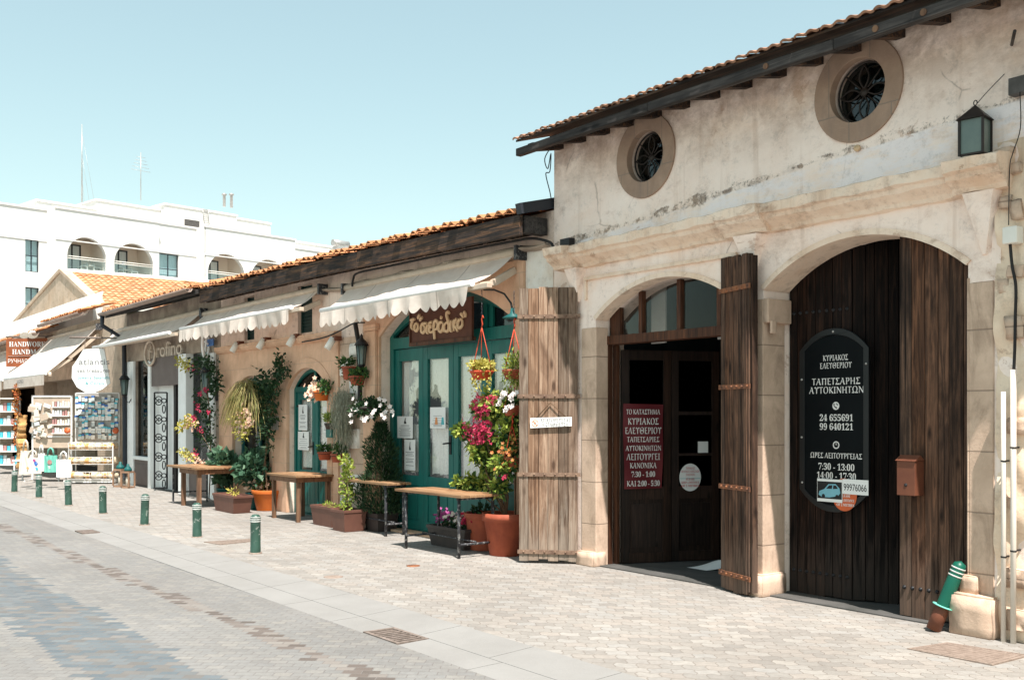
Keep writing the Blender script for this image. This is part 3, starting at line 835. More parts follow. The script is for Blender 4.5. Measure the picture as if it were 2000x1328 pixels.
# rubble wall to the right of the last pier
mb = MB()
rng = random.Random(4)
mb.grid(lambda u, v: Vector((-3.93 + 4.4*u, 0.0 - 0.03 + 0.028*sin(u*61+v*23)*sin(v*37+u*11) + 0.02*sin(u*29 - v*31), -0.1 + 3.78*v)), 110, 90)
mb.build("rubble_wall", M["rubble_render"], wk)
mb = MB()
for i, (px, py, w_, h_) in enumerate(((1985, 330, .10, .07), (1972, 395, .08, .10), (1990, 410, .10, .13), (1962, 300, .12, .05), (1990, 530, .14, .10), (1966, 560, .10, .12), (1988, 640, .12, .16), (1990, 830, .13, .12), (1992, 1130, .2, .15), (1992, 1210, .2, .14), (1978, 985, .12, .1))):
    p = W(px, py, -0.02); lumpy(mb, (p.x - w_/2, -0.07, p.z - h_/2), (p.x + w_/2, 0.05, p.z + h_/2), i + 20, 0.02)
mb.each("rubble_stone", M["jamb_stone"], wk)
# oculi
for i, (cx, cz) in enumerate(OC):
    mb = MB(); mb.wall(circle(cx, cz, 0.425, 48, 0.432), -0.022, 0.06, [circle(cx, cz, 0.265, 48)])
    win = mb.build("round_window", M["oculus_stone"], wk, 0.006)
    mb = MB(); mb.wall(circle(cx, cz, 0.262, 40), 0.135, 0.145); mb.build("pane", M["dark_glass"], win)
    mb = MB(); yb_ = 0.30 if i == 0 else 0.16; mb.wall(circle(cx, cz, 0.268, 24), yb_, yb_ + 0.02); mb.build("blind", M["interior_dark"] if i == 0 else M["pvc_grey"], win)
    mb = MB(); y = 0.085
    for k in range(8):
        a = k * pi / 4
        pts1 = []; pts2 = []
        for j in range(9):
            r = 0.03 + 0.20 * j / 8; o_ = 0.045 * sin(pi * j / 8)
            pts1.append((cx + r*cos(a) - o_*sin(a), y, cz + r*sin(a) + o_*cos(a)))
            pts2.append((cx + r*cos(a) + o_*sin(a), y, cz + r*sin(a) - o_*cos(a)))
        if k % 2 == 0: mb.tube(pts1, 0.008, 5); mb.tube(pts2, 0.008, 5)
        else: mb.tube([(cx + 0.05*cos(a), y, cz + 0.05*sin(a)), (cx + 0.25*cos(a), y, cz + 0.25*sin(a))], 0.007, 5)
    mb.lathe([(0.0, -0.02), (0.03, -0.012), (0.04, 0.0), (0.03, 0.012), (0.0, 0.02)], 12, (cx, y, cz), Matrix.Rotation(radians(90), 3, 'X'), False)
    mb.tube([(cx + 0.25*cos(2*pi*k/32), y, cz + 0.25*sin(2*pi*k/32)) for k in range(32)], 0.009, 5, closed=True)
    mb.build("grille", M["bronze"], win)
# eave: rafters, sloping boards, front beam, tiles
ze, ye = 4.74, -0.56
for k in range(24):
    x = -9.02 + 0.39 * k
    if x > 0.2: break
    mb = MB(); mb.bar((x, -0.445, 4.645), (x, 0.4, 4.815), 0.085, 0.09); mb.build("rafter", M["eave_wood"], wk)
mb = MB(); mb.bar((-9.17, 0.8, 4.74 + 0.33*1.3), (0.5, 0.8, 4.74 + 0.33*1.3), 0.02, 2.8) if False else None
mb.add([(-9.18, -0.53, 4.722), (0.5, -0.53, 4.722), (0.5, 3.2, 5.83), (-9.18, 3.2, 5.83), (-9.18, -0.53, 4.745), (0.5, -0.53, 4.745), (0.5, 3.2, 5.853), (-9.18, 3.2, 5.853)], [(0,1,2,3),(7,6,5,4),(0,4,5,1),(1,5,6,2),(2,6,7,3),(3,7,4,0)])
mb.build("soffit_board", M["eave_wood"], wk)
mb = MB()
xs = [-9.20, -7.1, -5.0, -3.0, 0.5]
for k in range(4):
    mb.bar((xs[k] + 0.004, -0.485, 4.612 + 0.008*(k % 2)), (xs[k+1], -0.485, 4.617 - 0.006*(k % 2)), 0.075, 0.085)
fa = mb.build("eave_beam", M["eave_grey"], wk, 0.008)
mb = MB()
for px, py in ((1492, 115), (1706, 32), (1800, 8)):
    p = W(px, py, -0.55); mb.lathe([(0.026, 0), (0.026, 0.012)], 12, (p.x, -0.520, 4.617), Matrix.Rotation(radians(90), 3, 'X'))
mb.each("beam_end", M["table_leg_wood"], fa)
tile_roof(-9.2, 0.5, ye, ze, 3.2, ze + 3.76*0.30, 0.125, 12, 0.012, 3, None, 0.5).build("roof", M["old_tile"], wk)
# closed rooms behind the arches
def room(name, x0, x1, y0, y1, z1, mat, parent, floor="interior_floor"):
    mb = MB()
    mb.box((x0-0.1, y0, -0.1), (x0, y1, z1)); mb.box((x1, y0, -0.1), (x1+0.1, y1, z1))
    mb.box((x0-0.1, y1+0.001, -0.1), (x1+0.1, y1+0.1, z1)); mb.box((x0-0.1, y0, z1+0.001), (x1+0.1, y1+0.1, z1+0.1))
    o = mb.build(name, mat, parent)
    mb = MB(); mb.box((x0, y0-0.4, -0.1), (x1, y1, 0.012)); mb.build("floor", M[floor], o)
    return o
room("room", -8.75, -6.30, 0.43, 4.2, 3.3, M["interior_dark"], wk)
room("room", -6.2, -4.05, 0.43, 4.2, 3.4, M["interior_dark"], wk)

def leaf_door(mb, x0, x1, z0, z1, n, y=0.0, th=0.035, seed=0, ragged=0.03):
    rng = random.Random(seed); x = x0; wd = (x1 - x0) / n
    cuts = [x0] + [x0 + wd*(i+1) + rng.uniform(-0.12, 0.12)*wd for i in range(n-1)] + [x1]
    for i in range(n):
        mb.box((cuts[i] + 0.003, y + rng.uniform(0, 0.004), z0 + rng.uniform(0, ragged)), (cuts[i+1] - 0.003, y + th, z1 - rng.uniform(0, ragged)))
def straps(parent, rows, x0, x1, y, mat, name="hinge_strap", m=None, studs=6):
    for z in rows:
        mb = MB(); mb.box((x0, y - 0.012, z - 0.022), (x1, y, z + 0.022))
        for k in range(studs):
            xx = x0 + (x1 - x0) * (k + 0.6) / studs
            mb.lathe([(0.012, 0), (0.009, 0.010), (0.0, 0.013)], 8, (xx, y - 0.012, z), Matrix.Rotation(radians(90), 3, 'X'), False)
        if m: mb.xf(m)
        mb.build(name, mat, parent)
# left leaf: hinged at the left jamb, swung well open
P0 = Vector((-9.15, -0.51, 0)); P1 = Vector((-8.675, -0.05, 0)); u = (P1 - P0).normalized(); wid = (P1 - P0).length
m = Matrix.Translation(P0) @ Matrix.Rotation(atan2(u.y, u.x), 4, 'Z')
mb = MB(); leaf_door(mb, 0, wid, 0.025, 3.105, 6, 0, 0.04, 3)
mb.box((0.01, 0.042, 0.05), (wid*0.97, 0.078, 3.08)); mb.xf(m)
lf = mb.build("door_leaf", M["weathered_plank"], wk)
straps(lf, (0.13, 0.995, 1.87, 2.76), -0.015, wid + 0.03, -0.001, M["strap_iron"], m=m)
# right-hand arch: its left leaf is folded back on the pier
P0 = Vector((-6.605, -0.035, 0)); P1 = Vector((-6.13, -0.185, 0)); u = (P1 - P0).normalized(); wid = (P1 - P0).length
m2 = Matrix.Translation(P0) @ Matrix.Rotation(atan2(u.y, u.x), 4, 'Z')
mb = MB(); leaf_door(mb, 0, wid*0.90, 0.0, 3.145, 6, 0, 0.035, 9)
leaf_door(mb, wid*0.90, wid*0.955, 0.02, 3.13, 1, 0.006, 0.05, 2); leaf_door(mb, wid*0.972, wid*1.03, 0.02, 3.13, 1, 0.02, 0.06, 5)
mb.box((0.05, 0.04, 0.05), (wid*0.955, 0.07, 3.1)); mb.xf(m2)
lf2 = mb.build("door_leaf", M["dark_plank"], wk); lf2["label"] = "darker narrow door leaf folded back on the pier"
straps(lf2, (0.17, 0.985, 1.92, 2.83), -0.015, wid*1.04, -0.001, M["rust_iron"], m=m2)
# frame, transom light and half-open glazed door of the left arch
mb = MB(); yf = 0.17
for q0, q1 in (((-8.428, yf, 0), (-8.405, yf + 0.06, 2.43)), ((-8.428, yf + 0.08, 0), (-8.362, yf + 0.125, 2.43)), ((-6.50, yf, 0), (-6.385, yf + 0.10, 2.43))):
    mb = MB(); mb.box(q0, q1); mb.build("door_post", M["frame_wood"], wk, 0.004)
mb = MB(); mb.box((-8.425, yf - 0.02, 2.432), (-6.385, yf + 0.12, 2.53)); tr = mb.build("transom", M["frame_wood"], wk, 0.006)
for x, w_ in ((-8.33, .16), (-7.93, .05), (-7.37, .05), (-6.83, .05)):
    mb = MB(); mb.box((x - w_/2, yf + 0.02, 2.531), (x + w_/2, yf + 0.08, 2.72 + 0.33*(1 - ((x+7.4)/1.15)**2))); mb.build("mullion", M["frame_wood"], tr)
mb = MB(); p = arch(-8.42, -6.39, 2.535, 2.69, 0.35, 20); mb.wall(p, yf + 0.05, yf + 0.056); mb.build("pane", M["shop_glass"], tr)
mb = MB(); mb.box((-8.20, 0.62, 2.45), (-7.98, 0.64, 3.15)); mb.box((-7.30, 0.70, 2.45), (-6.99, 0.72, 3.2)); mb.box((-6.62, 0.6, 2.45), (-6.5, 0.62, 3.1)); mb.each("inner_board", M["pvc_grey"], tr)
Q0 = Vector((-8.33, 0.30, 0)); Q1 = Vector((-7.90, 1.40, 0)); uq = (Q1 - Q0).normalized(); wq = (Q1 - Q0).length
mq = Matrix.Translation(Q0) @ Matrix.Rotation(atan2(uq.y, uq.x), 4, 'Z')
for k in range(2):
    x0 = k * (wq/2 + 0.005); x1 = x0 + wq/2 - 0.005; s_ = 0.085
    mb = MB()
    mb.box((x0, 0, 0.02), (x0 + s_, 0.045, 2.38)); mb.box((x1 - s_, 0, 0.02), (x1, 0.045, 2.38))
    for z0, z1 in ((0.02, 0.13), (0.72, 0.86), (2.27, 2.38)) + (((1.20, 1.23), (1.66, 1.70)) if k else ()):
        mb.box((x0 + s_, 0.002, z0), (x1 - s_, 0.043, z1))
    mb.box((x0 + s_, 0.015, 0.13), (x1 - s_, 0.03, 0.72)); mb.box((x0 + s_ + 0.03, 0.006, 0.19), (x1 - s_ - 0.03, 0.0145, 0.67))
    mb.xf(mq); dl = mb.build("glazed_door", M["joinery"], wk)
    mb = MB(); mb.box((x0 + s_, 0.02, 0.861), (x1 - s_, 0.026, 2.269)).xf(mq); mb.build("pane", M["dark_glass"], dl)
# plank doors of the right arch
mb = MB(); leaf_door(mb, -6.11, -5.44, 0.0, 3.2, 7, 0.36, 0.04, 13); leaf_door(mb, 0, 0.58, 0.0, 3.3, 6, 0, 0.04, 15)
k0 = len(mb.v) - 6*8
mm = Matrix.Translation((-5.435, 0.37, 0)) @ Matrix.Rotation(radians(30), 4, 'Z')
mb.v[k0:] = [mm @ p for p in mb.v[k0:]]
dd = mb.build("plank_door", M["door_plank"], wk)
mb = MB()
for z in (0.22, 2.60):
    for k in range(9): mb.lathe([(0.018, 0), (0.012, 0.012), (0, 0.016)], 8, (-6.06 + k*0.072, 0.36, z), Matrix.Rotation(radians(90), 3, 'X'), False)
mb.each("stud", M["black_iron"], dd)
mb = MB(); leaf_door(mb, -4.825, -4.17, 0.0, 3.17, 6, 0.13, 0.045, 17); d2 = mb.build("plank_door", M["dark_plank"], wk)
mb = MB()
for k in range(9): mb.lathe([(0.018, 0), (0.012, 0.012), (0, 0.016)], 8, (-4.78 + k*0.072, 0.13, 0.25), Matrix.Rotation(radians(90), 3, 'X'), False)
mb.each("stud", M["black_iron"], d2)
# ================================================================== cafe building (middle)
cf = thing("cafe_building", "low stone cafe with tiled eave, teal arched doors and cream awnings beside the taller workshop", "building", (-14.3, 0.2, 0))
B1 = (-13.15, -9.86, 2.80, 0.52)      # big teal arch
B2 = (-16.30, -14.78, 2.10, 0.34)     # small teal door
B3 = (-18.72, -17.02, 1.98, 0.40)     # window behind the plants
outl = [(-19.45, -0.1)]
p = arch_path(B2); outl += [(p[0][0], -0.1)] + p[1:-1] + [(p[-1][0], -0.1)]
p = arch_path(B1); outl += [(p[0][0], -0.1)] + p[1:-1] + [(p[-1][0], -0.1)]
outl += [(-9.152, -0.1), (-9.152, 4.02), (-19.45, 4.12)]
win = arch(B3[0], B3[1], 0.75, B3[2], B3[3], 20)
sq = lambda x0, x1, z0, z1: [(x0, z0), (x1, z0), (x1, z1), (x0, z1)]
shut = [(-18.28, -17.82, 3.05, 3.85), (-15.98, -15.43, 3.03, 3.83)]
mb = MB(); mb.wall(outl, 0.0, 0.40, [win] + [sq(*s_) for s_ in shut])
mb.build("wall", M["cafe_plaster"], cf)
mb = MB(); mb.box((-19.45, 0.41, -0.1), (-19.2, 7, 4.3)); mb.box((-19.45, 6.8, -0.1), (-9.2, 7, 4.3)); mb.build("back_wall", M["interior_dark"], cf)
# dressed stone ground floor left of the pilaster, and the surround of the big arch (2-3 mm over each other)
outl = [(-19.44, -0.1)]
p = arch_path(B2); outl += [(p[0][0], -0.1)] + p[1:-1] + [(p[-1][0], -0.1), (-14.42, -0.1), (-14.42, 2.86), (-19.44, 2.86)]
mb = MB(); mb.wall(outl, -0.05, -0.001, [win])
mb.build("stone_facing", M["tan_stone"], cf, 0.006)
for a, z0 in ((B2, 0), (B3, 0.75)):
    p = arch(a[0], a[1], 0, a[2], a[3], 20)[2:]; c = Vector(((a[0]+a[1])/2, a[2] - 0.7)); ot = []
    for x, z in p:
        v = Vector((x, z)) - c; v.normalize(); ot.append((x + v.x*0.17, z + v.y*0.17))
    mb = MB(); mb.wall(list(p) + list(reversed(ot)), -0.062, -0.051)
    for sx, ex in ((a[0] - 0.17, a[0] + 0.0), (a[1] - 0.0, a[1] + 0.17)): mb.box((sx, -0.062, z0 - 0.1), (ex, -0.051, a[2] - 0.003))
    mb.build("arch_surround", M["tan_stone"], cf, 0.004)
mb = MB(); prof_, prof = prof, [(0.0, 0), (0.05, 0.01), (0.09, 0.05), (0.11, 0.09), (0.11, 0.13), (0.0, 0.15)]
mould(mb, -19.46, -14.40, 0.03, 2.84, 2.84, 7); prof = prof_
mb.build("string_course", M["tan_stone"], cf)
p = arch(B1[0], B1[1], 0, B1[2], B1[3], 24)[2:]
ol = [(-9.68, 0 - 0.1), (-9.68, 3.52), (-13.62, 3.52), (-13.62, -0.1)]
pth = arch_path(B1)
mb = MB(); mb.wall([(-13.62, -0.1), (pth[0][0], -0.1)] + pth[1:-1] + [(pth[-1][0], -0.1), (-9.68, -0.1), (-9.68, 3.52), (-13.62, 3.52)], -0.045, -0.001)
mb.build("stone_facing", M["tan_stone"], cf, 0.006)
mb = MB(); mb.box((-13.45, -0.10, -0.1), (-13.17, -0.046, 2.9)); mb.box((-13.50, -0.12, 2.9), (-13.12, -0.046, 2.99)); mb.each("pilaster", M["tan_stone"], cf, 0.01)
mb = MB(); mb.box((-9.678, -0.006, -0.1), (-9.16, -0.001, 3.62)); mb.build("limewashed_strip", M["limewash"], cf)
mb = MB(); mb.box((-14.415, -0.02, -0.1), (-13.63, -0.001, 2.86)); pl_ = mb.build("rubble_strip", M["jamb_stone"], cf)
mb = MB()
for i, (x, z, w_, h_) in enumerate(((-14.2, .3, .3, .25), (-13.9, .62, .4, .28), (-14.2, .95, .32, .26), (-13.95, 1.3, .4, .3), (-14.2, 1.7, .3, .32), (-13.88, 2.05, .36, .3), (-14.2, 2.4, .34, .26), (-13.9, 2.65, .3, .2))):
    lumpy(mb, (x - w_/2, -0.05, z - h_/2), (x + w_/2, 0.0, z + h_/2), 40 + i, 0.015)
mb.each("rubble_stone", M["limewash"], pl_)
# uneven ledge with soot below the eave
mb = MB(); mb.grid(lambda u, v: Vector((-15.2 + 6.05*u, -0.03 - 0.10*sin(pi*v) - 0.015*sin(u*70), 3.60 + 0.07*v + 0.02*sin(u*31))), 60, 5); mb.build("ledge", M["old_plaster_dark"], cf)
for s_ in shut:
    mb = MB(); mb.box((s_[0], 0.10, s_[2]), (s_[1], 0.13, s_[3]))
    n = int((s_[3]-s_[2]) / 0.055)
    for k in range(n): mb.bar((s_[0]+0.03, 0.085, s_[2] + 0.03 + k*0.055), (s_[1]-0.03, 0.085, s_[2] + 0.03 + k*0.055), 0.01, 0.04)
    mb.box((s_[0], 0.06, s_[2]), (s_[0]+0.04, 0.10, s_[3])); mb.box((s_[1]-0.04, 0.06, s_[2]), (s_[1], 0.10, s_[3]))
    mb.build("shutter", M["shutter_green"], cf)
# roof
sag = lambda x: 0.03*sin((x + 19.4)/10.3*pi) - 0.013*(x + 19.4)
tile_roof(-19.45, -9.30, -0.46, 4.09, 3.2, 5.0, 0.19, 11, 0.030, 5, sag).build("roof", M["terracotta_tile"], cf)
mb = MB()
for a, b in ((-19.45, -16.4), (-16.4, -13.1), (-13.1, -9.24)):
    mb.bar((a + 0.005, -0.41, 3.945 + sag(a)), (b, -0.41, 3.945 + sag(b)), 0.05, 0.235)
mb.build("eave_beam", M["eave_wood"], cf, 0.008)
for k in range(22):
    x = -19.2 + 0.46*k
    mb = MB(); mb.bar((x, -0.38, 3.86 + sag(x)), (x, 0.5, 4.09 + sag(x)), 0.08, 0.10); mb.build("rafter", M["eave_wood"], cf)
mb = MB(); mb.add([(-19.45, -0.43, 4.04 + sag(-19.45)), (-14.3, -0.43, 4.04 + sag(-14.3)), (-9.3, -0.43, 4.04 + sag(-9.3)), (-9.3, 3.2, 4.80), (-14.3, 3.2, 4.85), (-19.45, 3.2, 4.92)], [(0,1,4,5), (1,2,3,4)])
mb.build("soffit_board", M["eave_wood"], cf)
mb = MB(); mb.box((-9.36, -0.36, 3.74), (-9.24, -0.03, 3.93)); mb.build("eave_bracket", M["eave_grey"], cf)
mb = MB(); mb.bar((-9.225, -0.46, 3.99), (-9.225, 2.6, 4.75), 0.09, 0.12); mb.build("verge_flashing", M["frame_dark"], cf)

# big teal door set
root_d = cf
YF = 0.14
mb = MB()
x0, x1 = B1[0] + 0.005, B1[1] - 0.005
p = arch(x0, x1, 0.0, B1[2], B1[3] - 0.005, 24); inn = arch(x0 + 0.10, x1 - 0.10, 2.78, 2.82, 0.36, 24)
inn2 = sq(x0 + 0.10, x1 - 0.10, 0.03, 2.62)
mb.wall(p, YF, YF + 0.10, [inn, inn2])
fr = mb.build("door_frame", M["teal_paint"], cf, 0.004)
mb = MB()
for x in (-12.25, -11.9, -10.75, -10.62):
    mb.box((x - 0.04, YF + 0.02, 2.79), (x + 0.04, YF + 0.08, 2.84 + 0.34*(1 - ((x + 11.5)/1.6)**2)))
mb.each("fanlight_bar", M["teal_paint"], fr)
mb = MB(); mb.wall(inn, YF + 0.05, YF + 0.055); mb.build("pane", M["dark_glass"], fr)
mb = MB()
for xx, zz, w_, h_ in ((-12.4, 2.80, .35, .35), (-10.3, 2.83, .3, .3)): mb.box((xx, YF + 0.25, zz), (xx + w_, YF + 0.27, zz + h_))
mb.each("inner_board", M["pvc_grey"], fr)
NL = 4; lw = (inn2[1][0] - inn2[0][0]) / NL
def swag(x0, x1, z0, z1, left, y):
    """upper lace curtain gathered to one side"""
    def f(u, v):
        x = x0 + (x1 - x0) * u
        k = u if left else 1 - u
        zb = z1 - (z1 - z0) * (0.42 + 0.55 * max(0, (1 - k) - 0.35)**0.8 * 1.5 if k < 0.65 else 0.42 - 0.10*sin((k-0.65)/0.35*pi))
        return Vector((x, y + 0.018*sin(u*34), z1 + (zb - z1) * v + 0.01*sin(u*50)*v))
    return f
for i in range(NL):
    a = inn2[0][0] + i*lw + 0.004; b = a + lw - 0.008
    mb = MB(); s_ = 0.115; y = YF + 0.03
    mb.box((a, y, 0.035), (a + s_, y + 0.05, 2.61)); mb.box((b - s_, y, 0.035), (b, y + 0.05, 2.61))
    for z0, z1 in ((0.035, 0.17), (0.66, 0.80), (2.44, 2.61)): mb.box((a + s_, y + 0.002, z0), (b - s_, y + 0.048, z1))
    mb.box((a + s_, y + 0.018, 0.17), (b - s_, y + 0.03, 0.66)); mb.box((a + s_ + 0.05, y + 0.008, 0.23), (b - s_ - 0.05, y + 0.0175, 0.60))
    dl = mb.build("door_leaf", M["teal_paint"], cf, 0.004)
    mb = MB(); mb.box((a + s_, y + 0.022, 0.801), (b - s_, y + 0.027, 2.439)); mb.build("pane", M["shop_glass"], dl)
    xa, xb = a + s_ + 0.01, b - s_ - 0.01
    mb = MB(); mb.grid(swag(xa, xb, 1.35, 2.43, i % 2 == 0, y + 0.075), 36, 14); mb.build("lace_curtain", M["lace"], dl)
    mb = MB(); mb.grid(lambda u, v: Vector((xa + (xb-xa)*u, y + 0.075 + 0.018*sin(u*40), 0.83 + 0.70*v + (0.02*abs(sin(u*14)) if v == 0 else 0))), 40, 6); mb.build("lace_curtain", M["lace"], dl)
    if i in (1, 2):
        mb = MB(); mb.box((b - 0.08, y - 0.012, 1.13), (b - 0.035, y, 1.38)); mb.tube([(b - 0.058, y - 0.01, 1.28), (b - 0.058, y - 0.05, 1.28), (b - 0.17, y - 0.05, 1.27)], 0.011, 6); mb.build("handle", M["black_iron"], dl)
mb = MB(); mb.box((-13.15, -0.06, -0.05), (-9.86, YF + 0.1, 0.028)); mb.build("step", M["tan_stone"], cf, 0.01)
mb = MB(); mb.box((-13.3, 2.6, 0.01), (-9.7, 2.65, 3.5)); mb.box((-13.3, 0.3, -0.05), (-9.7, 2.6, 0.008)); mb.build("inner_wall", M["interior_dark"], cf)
# small teal door
mb = MB(); a = B2; p = arch(a[0]+.004, a[1]-.004, 0, a[2], a[3]-.004, 20); inn = arch(a[0]+.07, a[1]-.07, 2.14, 2.16, 0.22, 20)
mb.wall(p, 0.08, 0.17, [inn, sq(a[0]+.07, a[1]-.07, 0.02, 2.05)])
mb.box((-15.57, 0.10, 2.14), (-15.51, 0.16, 2.39)); fr2 = mb.build("door_frame", M["teal_paint"], cf, 0.004)
mb = MB(); mb.wall(inn, 0.12, 0.125); mb.build("pane", M["dark_glass"], fr2)
for i in range(2):
    xa = a[0] + .075 + i*0.69; xb = xa + 0.68; s_ = 0.10; y = 0.10
    mb = MB(); mb.box((xa, y, 0.025), (xa+s_, y+.05, 2.045)); mb.box((xb-s_, y, 0.025), (xb, y+.05, 2.045))
    for z0, z1 in ((0.025, 0.14), (0.62, 0.74), (1.92, 2.045)): mb.box((xa+s_, y+.002, z0), (xb-s_, y+.048, z1))
    mb.box((xa+s_, y+.018, 0.14), (xb-s_, y+.03, 0.62))
    for k in range(5): mb.box((xa+s_+0.01+k*0.094, y+.010, 0.15), (xa+s_+0.09+k*0.094, y+.0175, 0.61))
    dl = mb.build("door_leaf", M["teal_paint"], cf, 0.004)
    mb = MB(); mb.box((xa+s_, y+.022, 0.741), (xb-s_, y+.027, 1.919)); mb.build("pane", M["shop_glass"], dl)
    mb = MB(); mb.grid(lambda u, v: Vector((xa+s_+(xb-xa-2*s_)*u, y+.07+0.015*sin(u*36), 0.78 + 1.13*v)), 36, 6); mb.build("lace_curtain", M["lace"], dl)
    if i == 0:
        mb = MB(); mb.box((xb-.07, y-.01, 1.0), (xb-.03, y, 1.22)); mb.tube([(xb-.05, y-.01, 1.14), (xb-.05, y-.045, 1.14), (xb-.15, y-.045, 1.13)], 0.01, 6); mb.build("handle", M["black_iron"], dl)
    for z in (0.35, 1.80):
        mb = MB(); mb.box((xa - 0.02 if i == 0 else xb - 0.16, y - 0.008, z), ((xa + 0.16) if i == 0 else xb + 0.02, y - 0.001, z + 0.03)); mb.build("hinge", M["black_iron"], dl)
# plant window
mb = MB(); mb.wall(win, 0.12, 0.16, [arch(B3[0]+.08, -17.91, 0.83, 1.95, 0.2, 12), arch(-17.83, B3[1]-.08, 0.83, 1.95, 0.2, 12)]); wn_ = mb.build("window", M["teal_dark"], cf)
mb = MB(); mb.wall(win, 0.17, 0.175); mb.build("pane", M["dark_glass"], wn_)

# ================================================================== shop with the white pilasters
orf = thing("pilaster_shop", "narrow dark shopfront with white pilasters and raised metal lettering under a tiled roof with gutter", "shop", (-22.5, 0.2, 0))
X = lambda px, y=0.0: W(px, 900, y).x
mb = MB()
xa = [X(250), X(265), X(300), X(330), X(357), X(372), X(410), -19.45]
mb.wall([(-25.6, -0.1), (xa[1], -0.1), (xa[1], 2.95), (xa[6], 2.95), (xa[6], -0.1), (-19.46, -0.1), (-19.46, 4.1), (-25.6, 4.1)], 0.0, 0.35)
mb.build("wall", M["old_plaster_dark"], orf)
mb = MB()
mb.box((xa[1]-.6, -0.06, -0.1), (xa[1], -0.001, 2.95)); mb.box((X(297), -0.10, -0.1), (X(302), 0.2, 2.9)); mb.box((X(300), 0.1, -0.1), (X(329), 0.16, 2.55)); mb.box((xa[4], -0.10, -0.1), (xa[5], 0.12, 2.95))
mb.box((xa[1], -0.08, 0.62), (X(297), 0.05, 0.70)); mb.box((xa[6], -0.05, -0.1), (xa[6] + 0.35, -0.001, 2.9)); mb.box((xa[5], -0.06, 0.55), (xa[6], 0.05, 0.63))
mb.each("pilaster", M["white_shop"], orf, 0.008)
mb = MB(); mb.box((xa[1], -0.03, -0.1), (X(297), 0.04, 0.618)); mb.box((xa[1]+.15, -0.045, 0.06), (X(297)-.15, -0.031, 0.52)); mb.box((xa[5], -0.03, -0.1), (xa[6], 0.04, 0.548)); mb.each("base_panel", M["taupe"], orf, 0.006)
mb = MB(); mb.box((xa[1], 0.06, 0.70), (X(297), 0.07, 2.94)); mb.box((xa[5], 0.06, 0.63), (xa[6], 0.07, 2.94)); mb.each("pane", M["dark_glass"], orf)
mb = MB(); mb.box((xa[2], -0.07, 2.32), (xa[4], 0.0, 2.95)); mb.build("fascia_board", M["taupe"], orf, 0.006)
mb = MB(); mb.box((X(329), 0.12, -0.1), (X(333), 0.2, 2.32)); mb.box((X(333), 0.16, 0.0), (xa[4], 0.2, 2.32))
for k in range(6): mb.box((X(333) + 0.06 + k*0.16, 0.14, 0.05), (X(333) + 0.18 + k*0.16, 0.158, 2.25))
mb.build("door", M["shop_dark"], orf)
room("room", -25.5, -19.5, 0.36, 3.0, 3.6, M["interior_dark"], orf)
tile_roof(-25.65, -19.45, -0.56, 4.12, 4.0, 5.4, 0.2, 12, 0.034, 7).build("roof", M["terracotta_tile"], orf)
mb = MB(); mb.add([(-25.65, -0.5, 4.0), (-19.46, -0.5, 4.0), (-19.46, 4, 5.3), (-25.65, 4, 5.3), (-25.65, -0.5, 4.08), (-19.46, -0.5, 4.08), (-19.46, 4, 5.38), (-25.65, 4, 5.38)], [(0,1,2,3),(7,6,5,4),(0,4,5,1),(1,5,6,2),(2,6,7,3),(3,7,4,0)]); mb.build("soffit_board", M["eave_grey"], orf)
def gutter(x0, x1, y, z, parent, mat="gutter_brown", r=0.075):
    mb = MB(); n = 8; vs = []
    for x in (x0, x1):
        for rr in (r, r - 0.008):
            for k in range(n + 1):
                a = pi + pi * k / n
                vs.append(Vector((x, y + rr*cos(a), z + rr*sin(a))))
    m = n + 1; fs = []
    for k in range(n): fs += [(k, k+1, 2*m+k+1, 2*m+k), (m+k, 3*m+k, 3*m+k+1, m+k+1), (k, m+k, m+k+1, k+1), (2*m+k, 2*m+k+1, 3*m+k+1, 3*m+k)]
    fs += [(0, 2*m, 3*m, m), (n, m+n, 3*m+n, 2*m+n)]
    mb.add(vs, fs, True)
    x = x0 + 0.5
    while x < x1: mb.box((x, y - r - 0.005, z - 0.01), (x + 0.03, y + 0.25, z + 0.004)); x += 1.1
    return mb.build("gutter", M[mat], parent)
gutter(-25.6, -19.5, -0.62, 4.10, orf)
mb = MB(); mb.tube([(-25.45, -0.62, 4.04), (-25.45, -0.62, 3.8), (-25.42, -0.12, 3.5), (-25.42, -0.10, 0.15), (-25.42, -0.22, 0.05)], 0.055, 8); mb.build("downpipe", M["frame_dark"], orf)

# ================================================================== craft shops at the far end
cs = thing("craft_shop_building", "low row of old souvenir shops with white parapet and broken tile eave, farthest down street", "shop", (-36, 0.2, 0))
mb = MB(); mb.wall([(-48, -0.1), (-41, -0.1), (-41, 2.6), (-35.5, 2.6), (-35.5, -0.1), (-34.3, -0.1), (-34.3, 2.7), (-28.2, 2.7), (-28.2, -0.1), (-25.62, -0.1), (-25.62, 4.2), (-48, 4.2)], 0.0, 0.4, [sq(-31.6, -29.8, 3.2, 4.0)])
mb.build("wall", M["ashlar"], cs)
room("room", -47.5, -25.8, 0.41, 3.6, 4.1, M["interior_dark"], cs)
mb = MB(); mb.box((-48, 0.25, 4.22), (-29.6, 0.5, 5.02)); mb.box((-48, 0.5, 4.40), (-27.4, 4.0, 4.5)); mb.build("parapet", M["white_parapet"], cs)
mb = MB(); mb.add([(-48, -0.2, 4.40), (-28.6, -0.2, 4.40), (-28.6, 0.25, 5.0), (-48, 0.25, 5.0), (-48, -0.2, 4.33), (-28.6, -0.2, 4.33), (-28.6, 0.25, 4.93), (-48, 0.25, 4.93)], [(0,1,2,3),(7,6,5,4),(0,4,5,1),(1,5,6,2),(2,6,7,3),(3,7,4,0)]); mb.build("plastered_roof", M["white_parapet"], cs)
